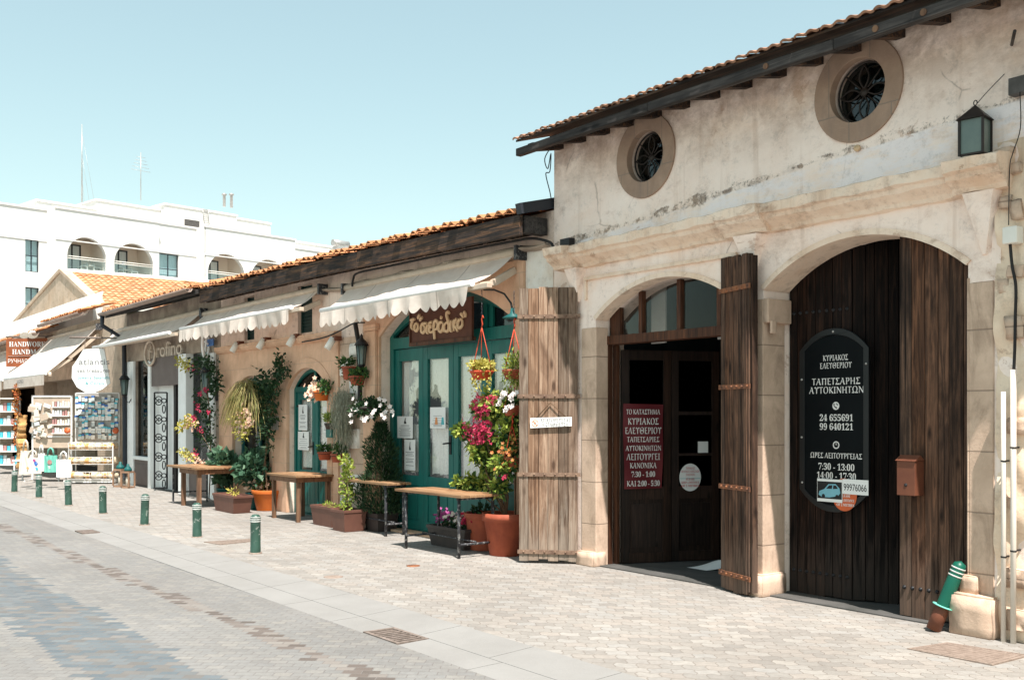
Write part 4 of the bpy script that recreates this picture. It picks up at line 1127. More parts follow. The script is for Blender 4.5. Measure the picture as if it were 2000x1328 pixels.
tile_roof(-32.3, -27.6, -0.52, 4.36, 0.25, 4.60, 0.2, 3, 0.034, 9).build("roof", M["terracotta_tile"], cs)
tile_roof(-48, -32.5, -0.52, 4.16, 0.0, 4.34, 0.2, 2, 0.034, 10).build("roof", M["terracotta_tile"], cs)
gutter(-32.2, -27.6, -0.58, 4.30, cs); gutter(-48, -32.5, -0.58, 4.10, cs)
# ================================================================== gabled house behind
gh = thing("gabled_house", "gabled house with bright orange tiled roof standing behind the white parapet", "house", (-38.0, 6, 0))
ap = W(118, 533, 1.6); lfp = W(40, 607, 1.6); rt = W(186, 600, 1.6)
mb = MB(); mb.wall([(ap.x - 8.5, 0), (rt.x, 0), (rt.x, rt.z), (ap.x, ap.z), (ap.x - 8.5, rt.z + 0.2)], 1.6, 1.9)
mb.box((rt.x - 0.3, 1.91, 0), (rt.x, 15, rt.z)); mb.build("wall", M["old_gable"], gh)
mb = MB()
ridge = Vector((ap.x, 0, ap.z + 0.06)); foot = Vector((rt.x + 0.6, 0, rt.z - 0.12))
rngt = random.Random(8); nrow = 15; ncol = 60; dv = foot - ridge; L_ = dv.length; dn = dv.normalized(); up = Vector((-dn.z, 0, dn.x)); up = up if up.z > 0 else -up
for r in range(nrow):
    a = r / nrow; b = (r + 1.12) / nrow
    for c in range(ncol):
        y0 = 1.75 + c*0.22; vs = []
        j = rngt.uniform(-0.01, 0.01)
        for s_, h in ((a, 0.0), (b, 0.045)):
            for k in range(5):
                q = ridge + dv * s_ + up * (h + 0.035*sin(pi*k/4) + j); vs.append(Vector((q.x, y0 + 0.22*k/4, q.z)))
        lip = [p_ - up*0.05 for p_ in vs[5:]]
        mb.add(vs + lip, [(k, k+1, 6+k, 5+k) for k in range(4)] + [(5+k, 6+k, 11+k, 10+k) for k in range(4)])
roof_ = mb.build("roof", M["dusty_tile"], gh)
mb = MB(); mb.add([(ap.x, 1.6, ap.z + 0.04), (ap.x, 15, ap.z + 0.04), (ap.x - 8.6, 15, rt.z + 0.1), (ap.x - 8.6, 1.6, rt.z + 0.1)], [(0,1,2,3)]); mb.build("rear_slope", M["terracotta_tile"], gh)
mb = MB(); mb.tube([(ap.x, 1.7 + k*0.4, ap.z + 0.07 + 0.012*(k % 2)) for k in range(33)], 0.10, 8); mb.build("ridge_tile", M["white_parapet"], roof_)
mb = MB()
for p_, q_ in ((ridge, foot), (ridge, Vector((ap.x - 8.5, 0, rt.z + 0.25)))):
    mb.bar((p_.x, 1.72, p_.z + 0.03), (q_.x, 1.72, q_.z + 0.05), 0.34, 0.12)
mb.build("verge", M["old_gable"], gh)

# ================================================================== white hotel in the distance
hp = D(120, 412, 66.0); ang = atan2(0.984, -0.18)
ht = thing("hotel_building", "large white hotel with round arched balconies rising behind the low shops", "building", (hp.x, hp.y, 0))
HU = Vector((cos(ang), sin(ang), 0)); HN = Vector((HU.y, -HU.x, 0))         # along the front, and outward (towards the street)
def H(px, py, d=0.0):
    s_, z = PL(px, py, hp + HN*d, HU); return s_, z
def hwall(outer, d0, d1, holes=()):
    mb = MB(); mb.plate(outer, holes, lambda p: hp*1 + HU*p[0] + HN*d0 + Vector((0,0,p[1] - hp.z)), lambda p: hp*1 + HU*p[0] + HN*d1 + Vector((0,0,p[1] - hp.z)))
    return mb
def hbox(s0, s1, d0, d1, z0, z1, mb=None):
    mb = mb or MB(); b = len(mb.v); mb.box((s0, d0, z0), (s1, d1, z1))
    for i in range(b, len(mb.v)):
        p = mb.v[i]; q = hp + HU*p.x + HN*p.y; mb.v[i] = Vector((q.x, q.y, p.z))
    return mb
ztop = H(120, 408)[1]; fl = 3.05
sL = H(-60, 420)[0]; s310 = H(311, 440)[0]
# arch openings from the photograph, repeated on the floors below
def arch_at(cx, top, bot, hw):
    s_, zt = H(cx, top); _, zb = H(cx, bot); w_ = abs(H(cx + hw, top)[0] - H(cx - hw, top)[0]) / 2
    return s_, zt, zb, w_
arcs1 = [arch_at(170, 464, 533, 38), arch_at(262, 475, 545, 38)]
zb0 = arcs1[0][2]; arch_h = arcs1[0][1] - arcs1[0][2]
holes1 = []; wins1 = []
for fk in range(4):
    dz = -fl*fk
    for (s_, zt, zb, w_) in arcs1: holes1.append((s_, zb0 + dz, w_, arch_h))
sw, _z = H(337, 500); sw0, _ = H(70, 500)
def hotel_wing(name, s0, s1, d, top, arcs, wins):
    holes = []
    for (s_, zb, w_, h_) in arcs:
        pts = [(s_ - w_, zb), (s_ + w_, zb)]; zs = zb + h_ - w_
        if zs < zb: zs = zb + 0.2
        for k in range(21):
            a = pi * k / 20; pts.append((s_ + w_*cos(a), zs + (zb + h_ - zs)*sin(a)))
        holes.append(pts)
    for (a, b, z0, z1) in wins: holes.append(sq(a, b, z0, z1))
    outer = [(s0, 0), (s1, 0), (s1, top), (s0, top)]
    o = hwall(outer, d, d - 0.35, holes).build(name, M["hotel_white"], ht)
    mb = MB(); hbox(s0 - 0.05, s1 + 0.05, d - 0.36, d + 0.07, top, top + 0.12, mb); hbox(s0, s1, d, d + 0.05, top - 2.0, top - 1.93, mb); mb.build("coping", M["hotel_white"], o)
    return o
def hotel_window(s0, s1, z0, z1, d, parent, nm=2):
    mb = MB(); t_ = 0.055
    hbox(s0, s1, d - 0.2, d - 0.14, z0, z0 + t_, mb); hbox(s0, s1, d - 0.2, d - 0.14, z1 - t_, z1, mb); hbox(s0, s1, d - 0.2, d - 0.14, (z0+z1)/2 - t_/2, (z0+z1)/2 + t_/2, mb)
    for k in range(nm + 1):
        a = s0 + (s1 - s0 - t_) * k / nm; hbox(a, a + t_, d - 0.2, d - 0.14, z0, z1, mb)
    w_ = mb.build("window", M["frame_dark"], parent)
    mb = MB(); hbox(s0, s1, d - 0.185, d - 0.175, z0, z1, mb); mb.build("pane", M["hotel_glass"], w_)
    mb = MB(); hbox(s0, s1, d - 0.40, d - 0.36, z0, z1, mb); mb.build("curtain", M["curtain"], w_)
def win_at(x0, x1, y0, y1):
    a, zt = H(x0, y0); b, _ = H(x1, y0); _, zb = H(x0, y1); return (a, b, zb, zt)
w1 = win_at(57, 84, 464, 528); w2 = win_at(318, 356, 492, 552)
winsA = [(w1[0], w1[1], w1[2] - fl*k, w1[3] - fl*k) for k in range(4)]
winsB = [(w2[0], w2[1], w2[2] - fl*k, w2[3] - fl*k) for k in range(4)]
s_step = H(108, 410)[0]
wA = hotel_wing("wall", sL - 12, s_step, -0.6, ztop - 0.15, [], winsA)
wB = hotel_wing("wall", s_step, s310, 0.0, ztop, holes1, [])
zC = H(350, 440, 0.0)[1]
s380 = H(395, 450)[0]; sE = H(705, 490)[0] + 14
arcsC0 = [arch_at(438, 497, 560, 36), arch_at(522, 508, 570, 36)]
holesC = []
for fk in range(4):
    for (s_, zt, zb, w_) in arcsC0: holesC.append((s_, arcsC0[0][2] - fl*fk, w_, arcsC0[0][1] - arcsC0[0][2]))
wC = hotel_wing("wall", s310, s380, -0.5, zC, [], winsB)
zD = H(400, 445)[1]
wD = hotel_wing("wall", s380, H(572, 475)[0], 0.3, zD, holesC, [])
wE = hotel_wing("wall", H(572, 475)[0], sE, -0.3, zD - 0.5, [], [])
mb = MB(); hbox(s_step - 0.3, s_step, -0.6, 0.0, 0, ztop - 0.1, mb); hbox(sE - 0.3, sE, -12, -0.3, 0, zD - 0.6, mb); hbox(s380 - 0.2, s380 + 0.1, -0.5, 0.3, 0, zD, mb); hbox(sL - 12, sE, -12, -11.5, 0, ztop - 0.5, mb); hbox(sL - 12, s310, -11.5, -0.96, ztop - 1.1, ztop - 1.0, mb); hbox(s310, sE, -11.5, -0.9, zD - 1.3, zD - 1.2, mb)
mb.build("roof", M["hotel_white"], ht)
for i, (a, b, z0, z1) in enumerate(winsA): hotel_window(a, b, z0, z1, -0.6, wA)
for i, (a, b, z0, z1) in enumerate(winsB): hotel_window(a, b, z0, z1, -0.5, wC)
bals = [(h, 0.0) for h in holes1] + [(h, 0.3) for h in holesC]
for (s_, zb, w_, h_), d in bals:
    mb = MB(); zt = zb + h_ + 0.25
    hbox(s_ - w_ - 0.3, s_ - w_ - 0.05, d - 2.4, d - 0.36, zb - 0.1, zt, mb); hbox(s_ + w_ + 0.05, s_ + w_ + 0.3, d - 2.4, d - 0.36, zb - 0.1, zt, mb)
    hbox(s_ - w_ - 0.3, s_ + w_ + 0.3, d - 2.5, d - 2.41, zb - 0.1, zt, mb); hbox(s_ - w_ - 0.3, s_ + w_ + 0.3, d - 2.4, d - 0.36, zt + 0.01, zt + 0.1, mb); hbox(s_ - w_ - 0.3, s_ + w_ + 0.3, d - 2.4, d - 0.36, zb - 0.2, zb - 0.101, mb)
    bl = mb.build("balcony", M["balcony_wall"], ht)
    mb = MB(); t_ = 0.08; a, b, z0, z1 = s_ - w_*0.85, s_ + w_*0.5, zb, zb + 2.15
    for k in range(4): hbox(a + (b-a-t_)*k/3, a + (b-a-t_)*k/3 + t_, d - 2.405, d - 2.33, z0, z1, mb)
    hbox(a, b, d - 2.405, d - 2.33, z1 - t_, z1, mb); mb.build("balcony_door", M["frame_dark"], bl)
    mb = MB(); hbox(a, b, d - 2.408, d - 2.39, z0, z1, mb); mb.build("curtain", M["curtain"], bl)
    mb = MB()
    for zz in (1.0, 0.86): 
        p_ = hp + HU*(s_ - w_) + HN*(d - 0.15); q_ = hp + HU*(s_ + w_) + HN*(d - 0.15); mb.tube([(p_.x, p_.y, zb + zz), (q_.x, q_.y, zb + zz)], 0.03, 6)
    mb.build("railing", M["white_plastic"], bl)
    mb = MB(); hbox(s_ - w_, s_ + w_, d - 0.17, d - 0.155, zb, zb + 0.86, mb); mb.build("balustrade", M["hotel_glass"], bl)
# upper storeys set back
def setback(x0, x1, ytop, d):
    a, z = H(x0, ytop, d); b, _ = H(x1, ytop, d)
    mb = MB(); hbox(a, b, d - 5, d, ztop - 3, z, mb); hbox(a - 0.08, b + 0.08, d - 5.1, d + 0.08, z + 0.002, z + 0.13, mb)
    return mb.build("penthouse", M["hotel_white"], ht)
setback(72, 190, 393, -3.0); setback(188, 322, 392, -4.2); setback(322, 462, 400, -3.6); setback(462, 528, 428, -4.0); setback(528, 650, 466, -5)
p0_, z0_ = H(375, 438, -3.55); mb = MB(); hbox(p0_ - 0.6, p0_ + 0.6, -3.59, -3.5, z0_ - 0.2, z0_ + 0.3, mb); mb.build("vent_opening", M["grey_box"], ht)
def at_h(px, py, d):
    s_, z = H(px, py, d); q = hp + HU*s_ + HN*d; return Vector((q.x, q.y, z))
for i, (px, ya, yb) in enumerate(((438, 404, 379), (452, 406, 379))):
    a = at_h(px, ya, -4.5); b = at_h(px, yb, -4.5); mb = MB(); mb.lathe([(0.11, 0), (0.11, b.z - a.z - 0.1), (0.19, b.z - a.z - 0.1), (0.19, b.z - a.z), (0, b.z - a.z + 0.03)], 10, a)
    mb.own("flue_pipe", M["zinc"], ["left of the two thin metal flues on the hotel roof", "right of the two thin metal flues on the hotel roof"][i], "chimney flue", "metal flues on the hotel roof")
a = at_h(160, 395, -5); b = at_h(160, 243, -5); mb = MB(); mb.tube([a, b], [0.05, 0.025], 6)
for k in range(3): 
    c = a + (b - a)*(0.3 + 0.3*k); mb.tube([a + Vector((1.2*(k - 1), 0.5, 0)), c], 0.008, 4)
mb.own("radio_mast", M["zinc"], "very tall thin radio mast with stay wires on the hotel roof", "mast")
a = at_h(275, 392, -5); b = at_h(275, 298, -5); mb = MB(); mb.tube([a, b], 0.03, 6)
for k in range(5):
    c = a + (b-a)*(0.62 + 0.07*k); mb.tube([c - HU*(0.75 - 0.1*k), c + HU*(0.75 - 0.1*k)], 0.014, 4)
mb.own("tv_antenna", M["zinc"], "television antenna with crossbars on the hotel roof", "antenna")
a = at_h(404, 438, -3.5); b = at_h(401, 408, -3.5); mb = MB()
for o_ in (-0.22, 0.22): mb.tube([a + HU*o_, b + HU*o_], 0.025, 5)
for k in range(8): c = a + (b-a)*((k+0.5)/8); mb.tube([c - HU*0.22, c + HU*0.22], 0.015, 4)
mb.own("roof_ladder", M["zinc"], "thin ladder leaning on the penthouse wall of the hotel", "ladder")
c = at_h(665, 476, -3.0); mb = MB(); mb.tube([c - HU*0.8, c + HU*0.8], 0.28, 12); mb.box(c - Vector((0.5, 0.5, 1.6)), c - Vector((-0.5, -0.5, 0.25)))
mb.own("solar_water_tank", M["zinc"], "silver solar water heater tank on the hotel roof above the cafe tiles", "water tank")
# plastic furniture on the top balconies
def plastic_chair(pos, rz, label):
    m = Matrix.Translation(pos) @ Matrix.Rotation(rz, 4, 'Z'); mb = MB()
    mb.box((-0.24, -0.22, 0.40), (0.24, 0.24, 0.44), m); mb.box((-0.24, 0.20, 0.44), (0.24, 0.24, 0.85), m)
    for sx in (-0.22, 0.22):
        for sy in (-0.2, 0.22): mb.bar(m @ Vector((sx*1.1, sy*1.1, 0)), m @ Vector((sx, sy, 0.42)), 0.05)
        mb.box((sx - 0.03, -0.22, 0.62), (sx + 0.03, 0.22, 0.66), m); mb.bar(m @ Vector((sx, -0.2, 0.42)), m @ Vector((sx, -0.2, 0.63)), 0.04)
    mb.own("plastic_chair", M["white_plastic"], label, "chair", "white plastic chairs on the hotel balconies")
def plastic_table(pos, label):
    mb = MB(); mb.lathe([(0.42, 0.70), (0.42, 0.73), (0.0, 0.735)], 14, pos); mb.lathe([(0.05, 0.0), (0.05, 0.70)], 8, pos)
    for k in range(4): mb.bar(pos + Vector((0, 0, 0.12)), pos + Vector((0.34*cos(k*pi/2), 0.34*sin(k*pi/2), 0.0)), 0.05)
    mb.own("plastic_table", M["white_plastic"], label, "table", "white plastic tables on the hotel balconies")
for i, (s_, zt, zb, w_) in enumerate(arcs1):
    nm_ = ["hotel's left arched balcony", "hotel's second arched balcony"][i]
    for k, o_ in enumerate((0.15, 1.05) if i == 0 else (-0.6, 0.45)):
        q = hp + HU*(s_ + o_) + HN*(-1.0); plastic_chair(Vector((q.x, q.y, zb0 - 0.1)), ang + (pi/2 if k else -pi/2), "white plastic armchair %s of the table on the %s" % (("left", "right")[k], nm_))
    q = hp + HU*(s_ + (0.6 if i == 0 else -0.1)) + HN*(-1.1); plastic_table(Vector((q.x, q.y, zb0 - 0.1)), "round white plastic table on the " + nm_)
# ================================================================== awnings
def awning(label, xl, xr, zt, xfl, xfr, d, zf, drop, arms=True, scal=0.11, y0=-0.03, ptop=0.0, text=None, wave=True):
    """folding-arm awning: roller on the wall, canopy, front bar, scalloped valance"""
    root = thing("awning", label, "awning", ((xl+xr)/2, y0, min(zf, zt) - drop), "cream folding awnings along the shop fronts")
    rng = random.Random(int(abs(xl)*100))
    f = lambda u, v: Vector(((xl + (xr-xl)*u)*(1-v) + (xfl + (xfr-xfl)*u)*v, y0 - 0.06 - (d - 0.06 + y0)*v, zt + (zf - zt)*v - 0.05*sin(pi*v)*(1 + 0.5*sin(u*9)) + 0.008*sin(u*55)*v))
    mb = MB(); mb.grid(f, 60, 14); mb.build("canopy", M["awning_cloth"], root)
    mb = MB(); mb.tube([(xl - 0.05, y0 - 0.07, zt), (xr + 0.05, y0 - 0.07, zt)], 0.055, 10)
    mb.build("roller", M["awning_arm"], root)
    mb = MB(); mb.box((xr + 0.05, y0 - 0.14, zt - 0.10), (xr + 0.10, y0 + 0.02, zt + 0.07)); mb.box((xl - 0.10, y0 - 0.14, zt - 0.10), (xl - 0.05, y0 + 0.02, zt + 0.07)); mb.each("bracket", M["worn_steel"], root)
    mb = MB(); n = 40
    mb.tube([(xfl - 0.04, -d, zf), (xfr + 0.04, -d, zf)], 0.038, 10); mb.build("front_bar", M["awning_bar"], root)
    if arms:
        for s_ in (0, 1):
            x = xr - 0.10 if s_ else xl + 0.10; k = -1 if s_ else 1
            xf_ = xfr + (0.06 if s_ else 0.35)
            mb = MB(); vm = min(0.5, 0.28 / d); el = Vector((x + k*0.75 if not s_ else x - 0.02, y0 - 0.28, zt + (zf - zt)*vm - 0.20)); zm = zt + (zf - zt)*0.55 - 0.16
            if s_:
                mb.bar((x, y0 - 0.02, zt - 0.20), (x - 0.0, y0 - d*0.55, zm), 0.09, 0.08); mb.bar((x, y0 - d*0.5, zm), (xf_ - 0.15, -d + 0.03, zf - 0.03), 0.075, 0.06)
            else:
                mb.bar((x, y0 - 0.02, zt - 0.20), el, 0.08, 0.07); mb.bar(el, (xf_, -d + 0.03, zf - 0.05), 0.07, 0.06)
            mb.build("folding_arm", M["awning_arm"], root, 0.006)
    if drop > 0.02:
        W_ = abs(xfr - xfl); ns = max(3, int(round(W_ / (scal*2))))
        def g(u, v):
            x = xfl + (xfr - xfl)*u
            sc = 1.0 - 0.28*(1 - abs(sin(pi*ns*u)))
            fl = (0.018*sin(u*ns*pi*1.0 + 1) + 0.03*sin(u*13) + 0.012*sin(u*47)) * v if wave else 0.0
            return Vector((x, -d - 0.035 - fl, zf - 0.03 - drop*v*(sc if wave else 1)))
        mb = MB(); mb.grid(g, ns*14, 6); mb.build("valance", M["awning_cloth"], root)
        if text:
            mb = MB()
            for body, size, x, z, sh in text: write(mb, body, size, (x, -d - 0.045, z), (1, 0, 0), bold=0.004)
            mb.build("lettering", M["ink_grey"], root)
    return root
awning("wide cream awning with a long scalloped valance over the teal cafe front and carved sign", -14.0, -9.75, 3.60, -13.85, -9.98, 0.60, 3.21, 0.23)
awning("cream awning with scalloped valance over the stone arches with the climbing plants", -20.05, -14.95, 3.68, -20.1, -15.05, 0.56, 3.36, 0.24)
awning("cream awning without valance over the shop with white pilasters and metal lettering", -26.3, -20.25, 3.74, -26.2, -20.65, 0.62, 3.32, 0.0)
awning("long steep cream awning with printed valance over the souvenir stands", -33.2, -27.8, 3.98, -32.9, -27.85, 1.36, 2.72, 0.26, True, 0.4, text=[("HANDMADE", 0.15, -30.6, 2.54, 0)], wave=False)
awning("cut-off cream awning lettered TA at the left edge of the photo", -41.5, -33.6, 3.9, -41.2, -33.2, 1.36, 2.70, 0.28, True, 0.4, text=[("TA", 0.26, -33.75, 2.48, 0)], wave=False)

# ================================================================== bollards
def bollard_mesh(parent):
    h = 0.472; r = 0.062
    mb = MB(); mb.lathe([(r, 0.0), (r, 0.08), (r*0.97, 0.085), (r*0.97, h*0.78), (r, h*0.80), (r, h*0.90), (r*0.92, h*0.94), (r*0.62, h*0.985), (0.0, h)], 22, cap=False); mb.build("post", M["bollard_green"], parent)
    mb = MB(); mb.lathe([(r*1.25, -0.004), (r*1.25, 0.012), (r, 0.013)], 22, cap=False); mb.build("base_ring", M["cover_iron"], parent)
    for z in (0.80, 0.852, 0.905):
        mb = MB(); mb.lathe([(r*1.01, h*z), (r*1.04, h*z + 0.003), (r*1.04, h*z + 0.011), (r*1.01, h*z + 0.014)], 22, cap=False); mb.build("band", M["white_band"], parent)
BP = [(499, 1080), (385, 1049), (282, 1025), (201, 1003), (134, 987), (76, 972), (28, 961)]
BN = ["nearest and most scratched green bollard of the row along the kerb", "green bollard second from the front of the kerb row, standing before the brown trough", "green bollard third from the front of the kerb row, before the iron gate", "green bollard in the middle of the kerb row, before the wooden box lanterns",
      "green bollard before the white wire shelf of sponges", "green bollard before the rack of hanging tote bags", "farthest green bollard of the kerb row, at the left edge of the photo"]
b0 = None
for i, (px, py) in enumerate(BP):
    g = G(px, py)
    if b0 is None:
        b0 = thing("bollard", BN[0], "bollard", (0,0,0), "green bollards with white bands along the kerb"); bollard_mesh(b0); o = b0
    else: o = copy_tree(b0)
    o.location = g; o.rotation_euler = (radians((0.4, -1.6, 1.1, -0.5, 1.8, -1.2, 0.7)[i]), radians((1.0, 0.5, -1.4, 0.9, -0.6, 1.5, -0.8)[i]), i*1.7); o["label"] = BN[i]
# uprooted bollard leaning in the right arch
p0 = Vector((-4.335, -0.16, 0.05)); p1 = Vector((-4.185, -0.055, 0.545))
m = Matrix.Translation(p0) @ (p1 - p0).to_track_quat('Z', 'Y').to_matrix().to_4x4()
lb = thing("bollard", "uprooted bright green bollard with rusty foot leaning against the last stone pier", "bollard", (p0.x, p0.y, 0))
Lb = (p1 - p0).length
mb = MB(); mb.lathe([(0.051, 0.15), (0.051, Lb*0.9), (0.044, Lb*0.96), (0.0, Lb)], 20, cap=False).xf(m); mb.build("post", M["bollard_new"], lb)
mb = MB(); mb.lathe([(0.0, -0.04), (0.055, -0.04), (0.055, 0.13), (0.050, 0.135), (0.050, 0.155)], 20, cap=False).xf(m); mb.build("foot", M["mailbox_paint"], lb)
mb = MB(); mb.lathe([(0.051, 0.150), (0.078, 0.152), (0.078, 0.158), (0.051, 0.160)], 20, cap=False).xf(m); mb.build("base_ring", M["mint"], lb)
for k in range(3):
    mb = MB(); z = Lb*(0.76 + 0.06*k); mb.lathe([(0.0505, z), (0.0535, z + 0.002), (0.0535, z + 0.010), (0.0505, z + 0.012)], 20, cap=False).xf(m); mb.build("band", M["white_band"], lb)

# ================================================================== tables
def plank_top(parent, x0, x1, y0, y1, z, n=4, th=0.035, along=0, mat="table_wood"):
    mb = MB(); rng = random.Random(int(abs(x0)*77)); w_ = (y1 - y0)/n
    for k in range(n): mb.box((x0 + rng.uniform(-.008,.008), y0 + k*w_ + 0.002, z - th + rng.uniform(-.002,.002)), (x1 + rng.uniform(-.008,.008), y0 + (k+1)*w_ - 0.002, z + rng.uniform(-.002,.002)))
    return mb.build("table_top", M[mat], parent, 0.003)
# T1: wooden table, seen far left, with an iron trestle at its left end
T = thing("wooden_table", "long plank table with thick apron and wooden legs before the white pilaster shop", "table", (-18.5, -0.65, 0))
plank_top(T, -19.35, -17.8, -1.10, -0.22, 0.73, 5)
mb = MB(); mb.box((-18.75, -1.06, 0.61), (-17.84, -1.03, 0.693)); mb.box((-17.87, -1.029, 0.61), (-17.84, -0.27, 0.693)); mb.box((-18.75, -0.29, 0.61), (-17.871, -0.26, 0.693)); mb.build("apron", M["table_leg_wood"], T)
for x, y in ((-17.9, -1.0), (-17.9, -0.32), (-18.7, -1.0), (-18.7, -0.32)):
    mb = MB(); mb.box((x - .035, y - .035, 0), (x + .035, y + .035, 0.692)); mb.build("leg", M["table_leg_wood"], T)
mb = MB()
for y in (-1.0, -0.35):
    mb.box((-19.28, y - .014, 0), (-19.25, y + .014, 0.692))
mb.box((-19.28, -0.985, 0.2), (-19.25, -0.365, 0.225)); mb.build("trestle", M["worn_steel"], T)
T = thing("wooden_table", "small square wooden table with square legs in front of the narrow teal door", "table", (-15.1, -0.35, 0))
plank_top(T, -15.66, -14.56, -0.70, -0.02, 0.73, 4)
mb = MB(); mb.box((-15.60, -0.67, 0.62), (-14.61, -0.645, 0.693)); mb.box((-14.635, -0.644, 0.62), (-14.61, -0.08, 0.693)); mb.box((-15.60, -0.07, 0.62), (-14.61, -0.045, 0.693)); mb.box((-15.60, -0.644, 0.62), (-15.575, -0.08, 0.693)); mb.build("apron", M["table_leg_wood"], T)
for x in (-15.56, -14.66):
    for y in (-0.61, -0.11): mb = MB(); mb.box((x - .028, y - .028, 0), (x + .028, y + .028, 0.692)); mb.build("leg", M["table_leg_wood"], T)
def trestle_table(label, x0, x1, y0, y1, z):
    T = thing("trestle_table", label, "table", ((x0+x1)/2, (y0+y1)/2, 0), "plank tables on worn steel trestles")
    plank_top(T, x0, x1, y0, y1, z, 5, 0.028)
    for x in (x0 + 0.20, x1 - 0.12):
        mb = MB()
        for y in (y0 + 0.05, y1 - 0.05): mb.tube([(x, y, 0), (x, y, z - 0.03)], 0.019, 8)
        mb.tube([(x, y0 + 0.05, 0.16), (x, y1 - 0.05, 0.16)], 0.014, 8); mb.tube([(x, y0 + 0.02, z - 0.045), (x, y1 - 0.02, z - 0.045)], 0.015, 8)
        mb.build("trestle", M["worn_steel"], T)
    mb = MB(); mb.tube([(x0 + 0.20, (y0+y1)/2, 0.18), (x1 - 0.12, (y0+y1)/2, 0.18)], 0.010, 6); mb.build("stretcher", M["worn_steel"], T)
trestle_table("narrow plank table on steel trestles close to the teal cafe doors beside the conical shrub", -13.62, -12.15, -0.48, -0.10, 0.73)
trestle_table("nearest plank table on worn steel trestles, in front of the big clay pots", -11.2, -9.70, -0.92, -0.34, 0.735)

# ================================================================== plants and pots
def pot_mesh(r0, r1, h, rim=0.03, n=24):
    mb = MB(); mb.lathe([(r0*0.9, 0), (r0, 0.004), (r1, h - rim*1.3), (r1*1.09, h - rim*1.3), (r1*1.10, h), (r1*0.97, h), (r1*0.94, h - 0.035), (0, h - 0.035)], n)
    return mb
def trough_mesh(w_, d_, h):
    mb = MB(); a, b = w_/2, d_/2; k = 0.86
    vs = []
    for (s_, z) in ((k, 0), (1, h - 0.04), (1.04, h - 0.04), (1.04, h), (0.95, h), (0.94, h - 0.03)):
        vs += [Vector((sx*a*s_, sy*b*s_, z)) for sx, sy in ((-1,-1),(1,-1),(1,1),(-1,1))]
    fs = [(3,2,1,0)]
    for i in range(5): fs += [(i*4+j, i*4+(j+1)%4, (i+1)*4+(j+1)%4, (i+1)*4+j) for j in range(4)]
    fs.append(tuple(20 + j for j in range(4)))
    return mb.add(vs, fs)
def clump(mb, c, rad, n, ln, wd, rng, up=0.35, shell=0.5):
    c = Vector(c); rad = Vector(rad) if isinstance(rad, (tuple, list)) else Vector((rad, rad, rad))
    for _ in range(n):
        while True:
            v = Vector((rng.uniform(-1,1), rng.uniform(-1,1), rng.uniform(-1,1)))
            if 0.02 < v.length < 1: break
        v = v.normalized() * (shell + (1 - shell)*rng.random()) * (0.75 + 0.25*rng.random())
        p = c + Vector((v.x*rad.x, v.y*rad.y, v.z*rad.z))
        d = v.normalized() + Vector((rng.gauss(0,.6), rng.gauss(0,.6), rng.gauss(0,.6) + up))
        s_ = rng.uniform(0.6, 1.25)
        mb.leaf(p, d, ln*s_, wd*s_, (rng.gauss(0,1), rng.gauss(0,1), rng.gauss(0.7,1)))
    return mb
def flower(mb, p, r, nrm, rng, petals=5):
    nrm = Vector(nrm).normalized(); a = nrm.orthogonal().normalized(); b = nrm.cross(a); t0 = rng.random()*6
    for k in range(petals):
        t = t0 + 2*pi*k/petals; mb.leaf(p, a*cos(t) + b*sin(t) + nrm*0.25, r, r*0.75, nrm, 0.05)
    return mb
def stems(mb, base, tips, r, rng, sagz=0.0, segs=5):
    base = Vector(base)
    for t in tips:
        t = Vector(t); pts = []
        for k in range(segs + 1):
            u = k/segs; q = base.lerp(t, u) + Vector((rng.gauss(0,1), rng.gauss(0,1), rng.gauss(0,0.6))) * 0.02 * sin(pi*u); q.z += sagz*sin(pi*u)
            pts.append(q)
        mb.tube(pts, [r*(1 - 0.6*k/segs) for k in range(segs+1)], 5)
    return mb
TW = Vector((0.55, -0.80, 0.25)).normalized()          # towards the street

def potted(label, name, cat, base, potmb, potmat, group=None):
    o = thing(name, label, cat, base, group)
    potmb.xf(Matrix.Translation(base)); po = potmb.build("pot", M[potmat], o, 0.004)
    return o, po
# brown trough (left)
rng = random.Random(31)
g = Vector((-17.05, -0.72, 0))
o, po = potted("long brown plastic trough with a few small sprigs under the left wooden table", "planter", "planter", g, trough_mesh(0.95, 0.34, 0.30), "brown_trough")
mb = MB(); mb.box((g.x - .42, g.y - .13, 0.255), (g.x + .42, g.y + .13, 0.268)); mb.build("soil", M["soil"], po)
mb = MB(); clump(mb, (g.x + .05, g.y, 0.34), (0.12, 0.1, 0.07), 40, 0.07, 0.03, rng); mb.build("foliage", M["leaf_yellow"], o)
# orange pot with coral flowers
g = G(508, 997) + Vector((0.0, 0.14, 0)); g.z = 0
o, po = potted("bright orange round pot with coral flowers beside the stone pier", "flower_pot", "flower pot", g, pot_mesh(0.19, 0.255, 0.36, 0.05), "orange_pot")
mb = MB(); mb.lathe([(0.23, 0.30), (0.0, 0.305)], 16, g, None, False); mb.build("soil", M["soil"], po)
mb = MB(); clump(mb, g + Vector((-0.12, -0.06, 0.40)), (0.22, 0.18, 0.10), 150, 0.07, 0.045, rng); mb.build("foliage", M["leaf_green"], o)
mb = MB()
for _ in range(44):
    p = g + Vector((-0.14 + rng.gauss(0, .10), -0.1 + rng.gauss(0, .08), 0.44 + rng.gauss(0, .05))); flower(mb, p, 0.045, TW + Vector((rng.gauss(0,.4), rng.gauss(0,.4), .3)), rng)
mb.build("flowers", M["petal_peach"], o)
